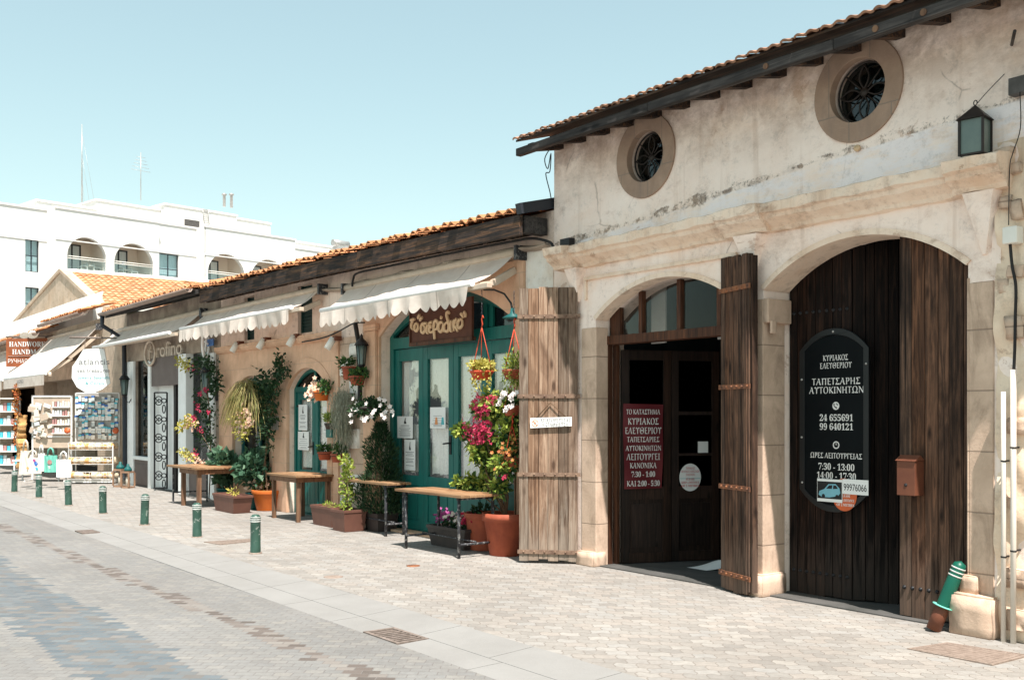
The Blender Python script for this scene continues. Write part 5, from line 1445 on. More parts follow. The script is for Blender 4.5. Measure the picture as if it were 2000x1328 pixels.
# trough by the small table, square pot
g = Vector((-13.98, -0.40, 0)); 
o, po = potted("brown tapered trough with low seedlings standing right of the small square table", "planter", "planter", g, trough_mesh(0.70, 0.32, 0.30), "brown_trough")
mb = MB(); mb.box((g.x - .31, g.y - .12, 0.255), (g.x + .31, g.y + .12, 0.268)); mb.build("soil", M["soil"], po)
mb = MB(); clump(mb, g + Vector((0, 0, 0.30)), (0.3, 0.1, 0.05), 120, 0.045, 0.02, rng); mb.build("foliage", M["leaf_lime"], o)
g = Vector((-13.22, -0.50, 0))
o, po = potted("brown square planter with a bright lime creeper climbing out of it", "planter", "planter", g, trough_mesh(0.42, 0.36, 0.31), "brown_trough")
mb = MB(); mb.box((g.x - .18, g.y - .14, 0.265), (g.x + .18, g.y + .14, 0.278)); mb.build("soil", M["soil"], po)
mb = MB()
for k in range(9): clump(mb, g + Vector((-0.08 + rng.gauss(0,.05), 0.02 + rng.gauss(0,.05), 0.35 + k*0.085)), (0.10, 0.10, 0.08), 44, 0.058, 0.042, rng, 0.1)
mb.build("foliage", M["leaf_lime"], o)
mb = MB(); stems(mb, g + Vector((-.05, 0, .27)), [g + Vector((-.1, 0.02, 1.1)), g + Vector((0, .05, .9))], 0.008, rng); mb.build("stem", M["stem_brown"], o)
# conical dark shrub behind
g = Vector((-12.95, -0.12, 0)); 
o = thing("conifer_shrub", "dense dark green conical shrub between the stone pilaster and the teal cafe front", "shrub", g)
mb = trough_mesh(0.40, 0.34, 0.26).xf(Matrix.Translation(g)); mb.build("pot", M["dark_trough"], o)
mb = MB()
for _ in range(4200):
    z = rng.random()**1.15; h = 0.25 + z*1.28; r = (0.42*(1 - z)**0.75 + 0.05) * (0.55 + 0.5*rng.random()) * (1 + 0.22*sin(h*11 + 1)); a = rng.uniform(0, 2*pi); r *= 1 + 0.18*sin(a*3 + h*6)
    p = g + Vector((r*cos(a), min(0.16, r*sin(a)*0.8), h)); mb.leaf(p, (cos(a)*0.7 + rng.gauss(0,.35), sin(a)*0.7 + rng.gauss(0,.35), 0.8 + rng.gauss(0,.4)), rng.uniform(.05, .10), rng.uniform(.012, .022))
mb.build("foliage", M["leaf_dark"], o)
mb = MB(); mb.tube([g + Vector((0, 0, .2)), g + Vector((0, 0, 1.3))], [0.02, 0.006], 6); mb.build("stem", M["stem_brown"], o)
# dark flower trough under the nearest table
g = Vector((-10.75, -0.28, 0))
o, po = potted("dark trough of magenta and white flowers beneath the nearest plank table", "planter", "planter", g, trough_mesh(0.85, 0.34, 0.26), "dark_trough")
mb = MB(); clump(mb, g + Vector((0, 0, 0.31)), (0.36, 0.14, 0.08), 260, 0.06, 0.03, rng); mb.build("foliage", M["leaf_dark"], o)
for mt, n, sx in (("petal_purple", 70, -0.22), ("petal_white", 40, 0.05), ("petal_pink", 50, 0.30)):
    mb = MB()
    for _ in range(n): flower(mb, g + Vector((sx + rng.gauss(0,.07), -.03 + rng.gauss(0,.07), .37 + rng.gauss(0,.04))), 0.028, TW + Vector((rng.gauss(0,.4), rng.gauss(0,.4), .4)), rng)
    mb.build("flowers", M[mt], o)
# the two big clay pots
g1 = Vector((-10.33, 0.14 - 0.28, 0)); g2 = Vector((-9.78, -0.22, 0))
o1, po = potted("large clay pot standing behind the other, under the left part of the bougainvillea", "clay_pot", "flower pot", g1, pot_mesh(0.19, 0.24, 0.46, 0.05), "clay_pot")
mb = MB(); clump(mb, g1 + Vector((0, 0, 0.48)), (0.2, 0.15, 0.08), 90, 0.08, 0.04, rng); mb.build("foliage", M["leaf_dark"], o1)
bv = thing("bougainvillea", "tall flowering bougainvillea with crimson bracts growing from the nearest big clay pot", "potted plant", g2)
mb = pot_mesh(0.20, 0.265, 0.50, 0.07).xf(Matrix.Translation(g2)); pb = mb.build("pot", M["clay_pot"], bv)
mb = MB(); mb.lathe([(0.245, 0.455), (0, 0.46)], 16, g2, None, False); mb.build("soil", M["soil"], pb)
def at(px, py, y): return W(px, py, y)
yb = -0.30
tips = [at(px, py, yb + rng.uniform(-.12, .15)) for px, py in ((905, 845), (930, 800), (955, 780), (985, 790), (1000, 820), (900, 940), (940, 900), (975, 860), (1000, 900), (885, 835), (950, 935))]
mb = MB(); stems(mb, g2 + Vector((0, 0, .45)), tips, 0.010, rng, 0.05, 7)
mb.tube([g2 + Vector((0.05, .1, .4)), g2 + Vector((0.04, .1, 2.1))], 0.012, 6); mb.tube([g2 + Vector((-0.25, .1, .4)), g2 + Vector((-0.2, .1, 1.9))], 0.010, 6); mb.build("stem", M["stem_brown"], bv)
mb = MB(); mc = MB(); mg = MB()
spots = [(905, 842, 16), (892, 838, 10), (935, 800, 18), (955, 785, 22), (985, 790, 26), (965, 810, 26), (1000, 825, 22), (985, 850, 26), (960, 870, 26), (935, 885, 22), (955, 905, 24), (980, 910, 22), (915, 940, 18), (895, 942, 12), (945, 945, 22), (970, 950, 18), (940, 850, 18), (925, 868, 14)]
for px, py, r in spots:
    c = at(px, py, yb + rng.uniform(-.12, .12)); rr = r*0.0066
    clump(mb, c, (rr*1.15, rr, rr), int(105*(r/20)**1.4), 0.080, 0.05, rng, -0.15, 0.15)
    clump(mg, c + Vector((.02, .06, -.02)), (rr, rr, rr), int(95*(r/20)**1.4), 0.080, 0.05, rng, -0.15, 0.1)
mb.build("foliage", M["leaf_lime"], bv); mg.build("foliage", M["leaf_green"], bv)
for px, py, r, n in ((932, 843, 22, 120), (945, 832, 16, 60), (937, 790, 17, 90), (962, 780, 10, 26), (935, 862, 8, 24), (985, 930, 6, 14), (950, 800, 9, 24)):
    for _ in range(n):
        c = at(px + rng.gauss(0, r*.5), py + rng.gauss(0, r*.5), yb - 0.12 + rng.uniform(-.06, .06)); flower(mc, c, rng.uniform(.022, .033), TW + Vector((rng.gauss(0,.5), rng.gauss(0,.5), rng.gauss(.1,.4))), rng, 3)
mc.build("flowers", M["petal_pink"], bv)
mb = MB()
for px, py in ((975, 785), (985, 772), (998, 778), (1006, 770), (988, 800), (1000, 795)):
    for _ in range(3): flower(mb, at(px + rng.gauss(0,3), py + rng.gauss(0,3), yb - .14), .04, TW + Vector((rng.gauss(0,.4), rng.gauss(0,.4), .2)), rng)
mb.build("flowers", M["petal_white"], bv)

# hanging baskets and wall pots
def hang_pot(label, px, py, y, r, h, mat="clay_pot", leafmat="leaf_green", fol=(0.15, 0.13, 0.09), n=140, ll=0.07, lw=0.035, hook=None, group="pots hung on the wall beside the teal door", dz=0.02, flowers=None, trail=0, name="hanging_pot", fl_off=(0,0,0)):
    c = W(px, py, y)                         # centre of the rim
    o = thing(name, label, "hanging pot", (c.x, c.y, c.z - h), group)
    mb = pot_mesh(r*0.72, r*0.92, h, 0.022, 18).xf(Matrix.Translation((c.x, c.y, c.z - h))); mb.build("pot", M[mat], o)
    mb = MB(); clump(mb, c + Vector((fl_off[0], fl_off[1], dz + fol[2]*0.5 + fl_off[2])), fol, n, ll, lw, rng, 0.2, 0.2)
    for k in range(trail):
        a = rng.uniform(0, 2*pi); q = c + Vector((r*cos(a), r*sin(a)*0.6 - 0.02, 0.0)); ln = rng.uniform(.12, .35)
        for j in range(8): mb.leaf(q + Vector((rng.gauss(0,.012), rng.gauss(0,.012), -ln*j/8)), (rng.gauss(0,.6), rng.gauss(0,.6), -.6), ll*.7, lw*.8)
    mb.build("foliage", M[leafmat], o)
    if hook:
        top = Vector((c.x, c.y, hook)); mb = MB()
        for k in range(3):
            a = 2*pi*k/3 + 0.5; mb.tube([c + Vector((r*.92*cos(a), r*.92*sin(a), 0)), c.lerp(top, 0.52)], 0.006, 5)
        mb.tube([c.lerp(top, .52), c.lerp(top, .56) + Vector((.015,0,0)), c.lerp(top, .62), c.lerp(top, .66) + Vector((.02,0,.0)), c.lerp(top, .63) + Vector((.035,0,0))], 0.009, 6)
        mb.build("hanger", M["red_plastic"], o)
        mb = MB(); q = c.lerp(top, .66); nL = max(3, int((top.z - q.z)/0.035))
        for k in range(nL):
            zc = q.z + (top.z - q.z)*(k + .5)/nL; e = (top.z - q.z)/nL*0.62
            ax = Vector((1,0,0)) if k % 2 else Vector((0,1,0))
            mb.tube([Vector((c.x, c.y, zc)) + ax*0.008*cos(t_*pi/4) + Vector((0,0,e*sin(t_*pi/4))) for t_ in range(8)], 0.0028, 4, closed=True)
        mb.build("chain", M["worn_steel"], o)
    else:
        mb = MB(); mb.tube([(c.x + r*.97*cos(k*pi/8), c.y + r*.97*sin(k*pi/8), c.z - 0.03) for k in range(16)], 0.006, 5, closed=True); mb.tube([(c.x, c.y + r*.95, c.z - .03), (c.x, 0.0 if c.y < -0.1 else c.y + r + .05, c.z - .03)], 0.007, 5); mb.build("bracket", M["black_iron"], o)
    if flowers:
        mt, nn, fr_, sp, off = flowers; mb = MB()
        for _ in range(nn): flower(mb, c + Vector(off) + Vector((rng.gauss(0, sp[0]), rng.gauss(0, sp[1]), rng.gauss(0, sp[2]))), fr_, TW + Vector((rng.gauss(0,.4), rng.gauss(0,.4), .2)), rng)
        mb.build("flowers", M[mt], o)
    return o
hang_pot("dark clay pot with a straggling fern, highest on the wall beside the teal door", 684, 716, -0.16, 0.135, 0.20, fol=(0.20, 0.12, 0.10), n=120, trail=9, fl_off=(-0.12, 0, 0))
hang_pot("small clay pot of green succulents hung just right of and below the fern pot", 698, 734, -0.22, 0.125, 0.14, fol=(0.20, 0.14, 0.07), n=190, fl_off=(.07, 0, -.02), trail=7)
hang_pot("orange wall pot spilling peach blossom across the teal door", 628, 764, -0.15, 0.13, 0.15, "orange_pot", fol=(0.16, 0.12, 0.10), n=150, fl_off=(.13, 0, 0), flowers=("petal_peach", 70, .045, (.08, .05, .07), (-.17, -.03, 0.0)))
hang_pot("small dark pot of pale green succulent on the door jamb", 646, 826, -0.14, 0.10, 0.10, "dark_trough", "leaf_lime", fol=(0.13, 0.11, 0.09), n=150, fl_off=(-.03, 0, .02))
hang_pot("left of the two small clay pots hung low beside the teal door", 634, 882, -0.14, 0.115, 0.13, fol=(0.15, 0.12, 0.07), n=150)
hang_pot("right of the two small clay pots hung low beside the teal door", 660, 886, -0.20, 0.115, 0.13, fol=(0.15, 0.12, 0.09), n=170, fl_off=(.05, 0, .01))
hang_pot("hanging red basket heaped with yellow-green foliage in front of the teal cafe doors", 941, 724, -0.42, 0.145, 0.11, "red_plastic", "leaf_yellow", fol=(0.21, 0.17, 0.075), n=420, ll=.06, lw=.04, hook=3.18, group="hanging baskets before the cafe", trail=14)
hang_pot("hanging basket of fine lime fern partly hidden by the open door leaf", 1004, 722, -0.30, 0.14, 0.11, "clay_pot", "leaf_lime", fol=(0.18, 0.16, 0.24), n=520, ll=.07, lw=.018, hook=3.1, group="hanging baskets before the cafe", trail=16, dz=-.12)
hang_pot("small clay pot hung on a red cord beside the open door leaf", 1000, 792, -0.28, 0.11, 0.12, "clay_pot", "leaf_green", fol=(0.12, 0.10, 0.08), n=90, hook=2.35, group="hanging baskets before the cafe")
hang_pot("hanging pot of orange and pink blossom low beside the open door leaf", 1000, 892, -0.32, 0.11, 0.12, "clay_pot", "leaf_green", fol=(0.17, 0.13, 0.16), n=220, hook=1.9, group="hanging baskets before the cafe", flowers=("petal_orange", 90, .028, (.09, .07, .08), (0, -.04, .05)), dz=-.04, trail=10)
# white-flowered basket on the pilaster
c = W(722, 800, -0.30); o = thing("flower_basket", "wide dark basket of white star-shaped flowers on the cafe's stone pilaster", "hanging pot", (c.x, c.y, c.z - .1))
mb = pot_mesh(.10, .14, .14, .02, 16).xf(Matrix.Translation(c - Vector((0,0,.10)))); mb.build("pot", M["dark_trough"], o)
mb = MB(); clump(mb, c + Vector((0, 0, .02)), (.47, .20, .15), 900, .075, .04, rng, 0.1, .1); mb.build("foliage", M["leaf_dark"], o)
mb = MB()
for px, py in ((690, 782), (697, 790), (711, 789), (697, 805), (685, 810), (688, 822), (709, 822), (742, 782), (751, 783), (742, 789), (728, 808), (731, 800), (745, 810), (754, 806), (760, 798), (764, 805), (755, 816), (727, 816), (716, 815), (705, 815), (688, 800), (767, 812)):
    flower(mb, W(px + rng.gauss(0,2), py + rng.gauss(0,2), -.44 + rng.uniform(-.05,.05)), .042, TW + Vector((rng.gauss(0,.3), rng.gauss(0,.3), .1)), rng)
mb.build("flowers", M["petal_white"], o)
mb = MB(); mb.tube([c + Vector((0, .1, -.05)), Vector((c.x, -.1, c.z - .05))], .012, 6); mb.build("bracket", M["black_iron"], o)
# grey trailing moss
c = W(672, 772, -0.16); o = thing("spanish_moss", "curtain of pale grey trailing moss hanging beside the small clay pots", "hanging plant", (c.x, c.y, c.z - 1.0))
mb = MB()
for _ in range(520):
    x = c.x + rng.gauss(0, .13); y = c.y + rng.gauss(-.02, .05); z = c.z + rng.gauss(0, .05); ln = rng.uniform(.35, .95) * (1 - min(.6, abs(x - c.x)*1.6)); q = Vector((x, y, z)); k = 0
    while k < 9:
        q2 = q + Vector((rng.gauss(0,.014), rng.gauss(0,.012), -ln/9)); mb.leaf(q, q2 - q, (q2-q).length*1.25, .010); q = q2; k += 1
mb.build("strands", M["moss_grey"], o)
mb = MB(); mb.tube([c + Vector((-.2, .08, .02)), c + Vector((.2, .08, .02))], .012, 6); mb.tube([c + Vector((0, .08, .02)), Vector((c.x, -.06, c.z + .02))], .01, 5); mb.build("hanger", M["black_iron"], o)

# climbers and big pot plants left of the small teal door
def strand(mb, pts, n, spread, ll, lw, y, yj=.08):
    P = [W(px, py, y) for px, py in pts]
    for _ in range(n):
        k = rng.random()*(len(P) - 1); i = int(k); q = P[i].lerp(P[i+1], k - i) + Vector((rng.gauss(0, spread), rng.uniform(-yj, yj*.4), rng.gauss(0, spread)))
        mb.leaf(q, (rng.gauss(0,1), rng.gauss(-.4,.6), rng.gauss(-.2,.7)), ll*rng.uniform(.6, 1.3), lw*rng.uniform(.6, 1.3))
    return mb
def vine_stem(mb, pts, r, y): return mb.tube([W(px, py, y) for px, py in pts], r, 6)
b_ = W(540, 985, -.25); b_.z = 0
o = thing("climbing_vine", "dark leafy climber rising from the orange pot's corner up and across the stone arch", "climbing plant", (b_.x, b_.y, 0))
mb = MB(); main = [(522, 955), (518, 900), (522, 850), (530, 800), (540, 760), (548, 725), (552, 695)]
vine_stem(mb, [(520, 985)] + main, .014, -.2); vine_stem(mb, [(516, 985), (512, 930), (524, 860), (515, 800)], .010, -.22); mb.build("stem", M["stem_brown"], o)
mb = MB(); strand(mb, [(490, 770), (520, 760), (540, 790), (520, 820), (500, 800), (530, 840), (520, 860)], 500, .15, .10, .055, -.22); strand(mb, [(505, 752), (535, 752)], 260, .12, .09, .05, -.2); strand(mb, main[2:], 200, .07, .085, .05, -.2)
strand(mb, [(543, 745), (551, 715), (548, 695)], 90, .05, .08, .045, -.16); strand(mb, [(545, 745), (560, 728), (566, 718)], 70, .05, .08, .045, -.16); mb.build("foliage", M["leaf_dark"], o)
c = W(490, 760, -.25); o = thing("ornamental_grass", "arching tuft of dry golden grass hanging in front of the stone window arch", "hanging plant", (c.x, c.y, c.z - .5))
mb = MB()
for _ in range(620):
    a = rng.uniform(0, 2*pi); ln = rng.uniform(.45, .95); q = c + Vector((rng.gauss(0,.06), rng.gauss(0,.05), rng.gauss(0,.04))); hz = Vector((cos(a), sin(a)*.45 - .1, 0)); vz = rng.uniform(.25, .85); st = 7
    if cos(a) > .3 and rng.random() < .5: hz.x *= -1
    for k in range(st):
        u0, u1 = k/st, (k+1)/st; f_ = lambda u: q + hz*ln*u*.85 + Vector((0, 0, ln*(vz*u - 1.15*u*u))); p_ = f_(u0); d_ = f_(u1) - p_; mb.leaf(p_, d_, d_.length*1.2, .011)
mb.build("blades", M["dry_grass"], o)
mb = pot_mesh(.10, .13, .15, .02, 14).xf(Matrix.Translation(c - Vector((0, 0, .15)))); mb.build("pot", M["dark_trough"], o)
mb = MB(); mb.tube([c + Vector((0, .1, -.04)), Vector((c.x, 0.1, c.z - .04))], .01, 5); mb.build("bracket", M["black_iron"], o)
c = W(480, 830, -.3); o = thing("flowering_shrub", "pale cream and yellow flowering branch drooping below the dry grass", "hanging plant", (c.x, c.y, c.z - .4))
mb = MB(); strand(mb, [(462, 812), (475, 805), (488, 815), (486, 835), (478, 850), (466, 830)], 330, .08, .085, .045, -.35); mb.build("foliage", M["leaf_yellow"], o)
mb = MB()
for _ in range(60):
    flower(mb, W(476 + rng.gauss(0, 9), 822 + rng.gauss(0, 12), -.42), .04, TW + Vector((rng.gauss(0,.4), rng.gauss(0,.4), .2)), rng)
mb.build("flowers", M["petal_peach"], o)
mb = MB(); vine_stem(mb, [(500, 800), (488, 812), (478, 840)], .008, -.3); mb.build("stem", M["stem_brown"], o)
for i, (px, py, nm, rr, hh) in enumerate(((442, 985, "left of the two broad-leaved plants in pale blue tubs under the stone window", .40, .95), (500, 985, "right of the two broad-leaved plants in pale blue tubs under the stone window", .42, 1.0))):
    g = W(px, 980, -.22); g.z = 0
    o = thing("leafy_pot_plant", nm, "potted plant", g, "broad-leaved plants in blue tubs")
    mb = pot_mesh(.14, .17, .30, .03, 18).xf(Matrix.Translation(g)); mb.build("pot", M["teal_dark"], o)
    mb = MB(); clump(mb, g + Vector((0, -.05, hh*.72)), (rr, rr*.7, hh*.38), 420, .15, .12, rng, .1, .25); mb.build("foliage", M["leaf_blue"], o)
    mb = MB(); stems(mb, g + Vector((0, 0, .25)), [g + Vector((rng.gauss(0,.2), rng.gauss(-.05,.1), hh*rng.uniform(.5, .9))) for _ in range(7)], .008, rng); mb.build("stem", M["stem_brown"], o)
# bougainvillea on the drainpipe by the second shop
b_ = W(405, 985, -.25); b_.z = 0
o = thing("climbing_bougainvillea", "thin bougainvillea climbing the dark downpipe with pink bracts and yellow tips", "climbing plant", (b_.x, b_.y, 0))
mb = MB(); vine_stem(mb, [(408, 975), (412, 900), (410, 820), (405, 760), (400, 720)], .012, -.2); vine_stem(mb, [(412, 880), (390, 840), (365, 830)], .007, -.3); vine_stem(mb, [(400, 725), (375, 712), (352, 704)], .007, -.3); vine_stem(mb, [(412, 915), (380, 895), (356, 886)], .007, -.3); mb.build("stem", M["stem_brown"], o)
mb = MB(); strand(mb, [(375, 712), (395, 712), (415, 712), (425, 730), (420, 760), (428, 745)], 300, .11, .10, .06, -.22); strand(mb, [(385, 770), (400, 790), (420, 800), (410, 830), (400, 850), (385, 845)], 210, .10, .09, .05, -.22); strand(mb, [(400, 780), (412, 850), (420, 880)], 140, .08, .09, .05, -.2); mb.build("foliage", M["leaf_dark"], o)
mb = MB(); strand(mb, [(350, 703), (362, 708), (372, 715)], 90, .05, .09, .05, -.34); strand(mb, [(350, 838), (365, 825), (385, 820)], 130, .06, .09, .05, -.36); strand(mb, [(352, 882), (368, 888), (385, 897)], 90, .05, .08, .05, -.36); mb.build("foliage", M["leaf_yellow"], o)
mb = MB()
for px, py, n in ((392, 768, 10), (400, 762, 8), (385, 790, 8), (388, 800, 8), (405, 805, 4), (378, 818, 24), (370, 830, 10), (391, 838, 8), (381, 884, 8), (375, 720, 5)):
    for _ in range(n): flower(mb, W(px + rng.gauss(0,3), py + rng.gauss(0,3), -.38), .032, TW + Vector((rng.gauss(0,.5), rng.gauss(0,.5), .2)), rng, 3)
mb.build("flowers", M["petal_pink"], o)
mb = MB()
for px, py, n in ((372, 830, 26), (382, 900, 26), (390, 905, 20)):
    for _ in range(n): flower(mb, W(px + rng.gauss(0,8), py + rng.gauss(0,6), -.4), .034, TW + Vector((rng.gauss(0,.5), rng.gauss(0,.5), .2)), rng, 4)
mb.build("flowers", M["petal_peach"], o)
# small yellow plant under the first table, and climbing rose on small door's wall
g = W(455, 985, -.95); g.z = 0
# ================================================================== signs and papers
U = Vector((1, 0, 0))
# maroon banner on the glazed door
nq = Vector((uq.y, -uq.x, 0)); off = nq * 0.05
def QP(px, py, o_=0.0):
    s_, z = PL(px, py, Q0 + nq*o_, uq); q = Q0 + nq*o_ + uq*s_; return Vector((q.x, q.y, z))
bn = thing("shop_banner", "maroon vinyl banner with nine lines of white Greek lettering on the glazed door", "banner", QP(1257, 953, .03))
c00, c10, c11, c01 = QP(1219, 955, .02), QP(1293, 953, .03), QP(1296, 790, .03), QP(1217, 788, .02)
mb = MB(); mb.grid(lambda u, v: (c00.lerp(c10, u)).lerp(c01.lerp(c11, u), v) + nq*0.012*sin(u*5 + v*7), 16, 24); mb.build("sheet", M["banner_red"], bn)
mb = MB()
for body, py, hpx in (("ΤΟ ΚΑΤΑΣΤΗΜΑ", 809, 10), ("ΚΥΡΙΑΚΟΣ", 829, 13), ("ΕΛΕΥΘΕΡΙΟΥ", 847, 13), ("ΤΑΠΕΤΣΑΡΙΕΣ", 863, 10.5), ("ΑΥΤΟΚΙΝΗΤΩΝ", 880, 10.5), ("ΛΕΙΤΟΥΡΓΕΙ", 898, 13), ("ΚΑΝΟΝΙΚΑ", 914, 11), ("7:30 - 1:00", 931, 11), ("ΚΑΙ 2:00 - 5:30", 949, 11)):
    p = QP(1256.5, py, .045); k = (p - Vector((CX, CY, CZ))).dot(Vector((-.8, .6, 0))) / F
    wpx = {"ΤΟ ΚΑΤΑΣΤΗΜΑ": 66, "ΚΥΡΙΑΚΟΣ": 60, "ΕΛΕΥΘΕΡΙΟΥ": 71, "ΤΑΠΕΤΣΑΡΙΕΣ": 63, "ΑΥΤΟΚΙΝΗΤΩΝ": 69, "ΛΕΙΤΟΥΡΓΕΙ": 65, "ΚΑΝΟΝΙΚΑ": 52, "7:30 - 1:00": 46, "ΚΑΙ 2:00 - 5:30": 64}[body]
    fr_ = (QP(1257 + wpx/2, py, .045) - QP(1257 - wpx/2, py, .045)).length
    write(mb, body, hpx*k*1.36, p, uq, serif=True, wid=fr_, bold=0.0015)
mb.build("lettering", M["letter_white"], bn)
# round distance sticker and the note on the same door
st = thing("round_sticker", "round white distance sticker with small red lettering on the glazed door", "sticker", QP(1348, 932, .05))
c = QP(1348, 932, .035); rad = (QP(1369, 932, .035) - c).length
mb = MB(); mb.add([c + uq*rad*cos(2*pi*k/40) + Vector((0,0,1))*0.155*sin(2*pi*k/40) for k in range(40)], [tuple(range(40))]); mb.build("disc", M["paper_white"], st)
mb = MB()
for k, b_ in enumerate(("ΠΑΡΑΚΑΛΩ", "ΚΡΑΤΗΣΤΕ ΑΠΟΣΤΑΣΗ", "2 ΜΕΤΡΩΝ", "PLEASE", "KEEP A DISTANCE", "OF 2 METRES")):
    z = c.z + .092 - .037*k - (0.012 if k > 2 else 0); write(mb, b_, .034, (c.x + nq.x*.004, c.y + nq.y*.004, z), uq, serif=True, wid=min(2*rad*.86, 2*rad*(.40 if len(b_) < 9 else .82)))
mb.build("lettering", M["ink_red"], st)
mb = MB(); q = c + nq*.004; mb.add([q + uq*(-rad*.95) + Vector((0,0,-.014)), q + uq*(rad*.95) + Vector((0,0,-.014)), q + uq*(rad*.95) + Vector((0,0,-.010)), q + uq*(-rad*.95) + Vector((0,0,-.010))], [(0,1,2,3)]); mb.build("line", M["ink_teal"], st)
a = QP(1363, 884, .05); b = QP(1383, 862, .05); mb = MB(); mb.add([a, Vector((b.x, b.y, a.z)), b, Vector((a.x, a.y, b.z))], [(0,1,2,3)])
mb.own("paper_note", M["paper_white"], "small pale note stuck inside the glass of the glazed door, above the round sticker", "paper note")
# black oval-ended trade sign
YS = 0.335
a = W(1563, 812, YS); b = W(1698, 812, YS); zt = W(1630, 641, YS).z; zb = W(1630, 1000, YS).z; hx = (b.x - a.x)/2; cx = (a.x + b.x)/2
def lozenge(hx, zt, zb, sh):
    pts = []
    for k in range(13):
        t = -1 + 2*k/12; pts.append((cx + hx*t, zt - sh*abs(t)**2.2))
    for k in range(13):
        t = 1 - 2*k/12; pts.append((cx + hx*t, zb + sh*abs(t)**2.2))
    return pts
sg = thing("trade_sign", "tall black round-ended sign with white Greek lettering and opening hours on the plank door", "sign", (cx, YS, zb))
inn = lozenge(hx - .055, zt - .06, zb + .06, .13)
mb = MB(); mb.wall(lozenge(hx, zt, zb, .19), YS - .012, YS + .02, [inn]); mb.build("rim", M["sign_rim"], sg, .004)
mb = MB(); mb.wall(inn, YS - .004, YS + .018); mb.build("panel", M["sign_black"], sg)
mb = MB()
for x, z in ((cx - hx + .025, zt - .45), (cx - hx + .025, zt - .98), (cx - hx + .03, zb + .25), (cx + hx - .025, zt - .33), (cx, zt - .03)): mb.lathe([(.011, 0), (.008, .006), (0, .008)], 8, (x, YS - .012, z), Matrix.Rotation(radians(90), 3, 'X'), False)
mb.each("screw", M["zinc"], sg)
mb = MB(); yl = YS - .0075
for body, px, py, hpx, wpx in (("ΚΥΡΙΑΚΟΣ", 1631.5, 704, 11.5, 49), ("ΕΛΕΥΘΕΡΙΟΥ", 1632, 719, 11.5, 62), ("ΤΑΠΕΤΣΑΡΗΣ", 1632, 751, 13.5, 94), ("ΑΥΤΟΚΙΝΗΤΩΝ", 1632, 768, 13.5, 106), ("24 655691", 1633, 822, 13.5, 65), ("99 640121", 1633, 839.5, 13.5, 65), ("ΩΡΕΣ ΛΕΙΤΟΥΡΓΕΙΑΣ", 1632, 895, 11, 101), ("7:30 - 13:00", 1633, 918, 13.5, 70), ("14:00 - 17:30", 1633, 935.5, 13.5, 76)):
    p = W(px, py, yl); e0 = W(px - wpx/2, py, yl); e1 = W(px + wpx/2, py, yl); k = (p - Vector((CX, CY, CZ))).dot(Vector((-.8, .6, 0))) / F
    write(mb, body, hpx*k*1.36, p, U, serif=True, wid=(e1 - e0).length, bold=.0012 if "ΚΥΡ" in body or "ΕΛΕ" in body or "ΩΡΕ" in body else .003)
def ring(mb, px, py, r0, r1, y, n=24):
    c = W(px, py, y); vs = []
    for r in (r0, r1): vs += [Vector((c.x + r*cos(2*pi*k/n), y, c.z + r*sin(2*pi*k/n))) for k in range(n)]
    mb.add(vs, [(k, (k+1) % n, n + (k+1) % n, n + k) for k in range(n)]); return c
c = ring(mb, 1633, 869, .026, .034, yl)
mb.bar((c.x, yl, c.z), (c.x, yl, c.z + .019), .005, .001); mb.bar((c.x, yl, c.z), (c.x + .013, yl, c.z), .001, .005, (0,1,0))
for k in range(12):
    a_ = k*pi/6; mb.bar((c.x + .021*cos(a_), yl, c.z + .021*sin(a_)), (c.x + .025*cos(a_), yl, c.z + .025*sin(a_)), .003, .001, (0,1,0))
c = W(1632.5, 792.5, yl); mb.add([Vector((c.x + .036*cos(2*pi*k/28), yl, c.z + .036*sin(2*pi*k/28))) for k in range(28)], [tuple(range(28))])
mb.build("lettering", M["letter_white"], sg)
mb = MB(); yk = yl - .002
mb.tube([(c.x - .016, yk, c.z + .018), (c.x - .019, yk, c.z + .004), (c.x - .006, yk, c.z - .012), (c.x + .010, yk, c.z - .019)], [.007, .004, .004, .007], 6)
for r in (.014, .021): mb.tube([(c.x + .002 + r*cos(t_), yk, c.z + .002 + r*sin(t_)) for t_ in (0.1, .5, 1.0, 1.5)], .002, 4)
mb.build("handset", M["sign_black"], sg)
# orange distance sticker, car picture, phone card
ys = YS - .016; c = W(1649, 966, ys)
so = thing("round_sticker", "round orange distance sticker half covered by the car picture under the black sign", "sticker", c)
mb = MB(); mb.add([Vector((c.x + .128*cos(2*pi*k/36), ys, c.z + .145*sin(2*pi*k/36))) for k in range(36)], [tuple(range(36))]); mb.build("disc", M["sticker_orange"], so)
mb = MB()
for b_, dz in (("2 ΜΕΤΡΩΝ", .02), ("PLEASE", -.02), ("KEEP A DISTANCE", -.06), ("OF 2 METRES", -.10)): write(mb, b_, .034, (c.x + .012, ys - .002, c.z + dz), U, serif=True, wid=.10 if len(b_) < 9 else .18)
mb.build("lettering", M["letter_white"], so)
yp = ys - .008; a = W(1596, 978, yp); b = W(1645, 937, yp)
cp = thing("car_picture", "small printed picture of a pale blue car taped to the black sign", "picture", ((a.x+b.x)/2, yp, a.z))
mb = MB(); mb.box((a.x, yp, a.z), (b.x, yp + .003, b.z)); mb.build("sheet", M["paper_white"], cp)
mb = MB(); mb.box((a.x + .004, yp - .001, a.z + .028), (b.x - .004, yp - .0005, b.z - .022)); mb.build("backdrop", M["sign_rim"], cp)
mb = MB(); w_ = b.x - a.x; h_ = b.z - a.z
car = [(.06, .30), (.10, .46), (.30, .56), (.46, .78), (.74, .80), (.90, .62), (.93, .42), (.84, .28), (.5, .20), (.2, .2)]
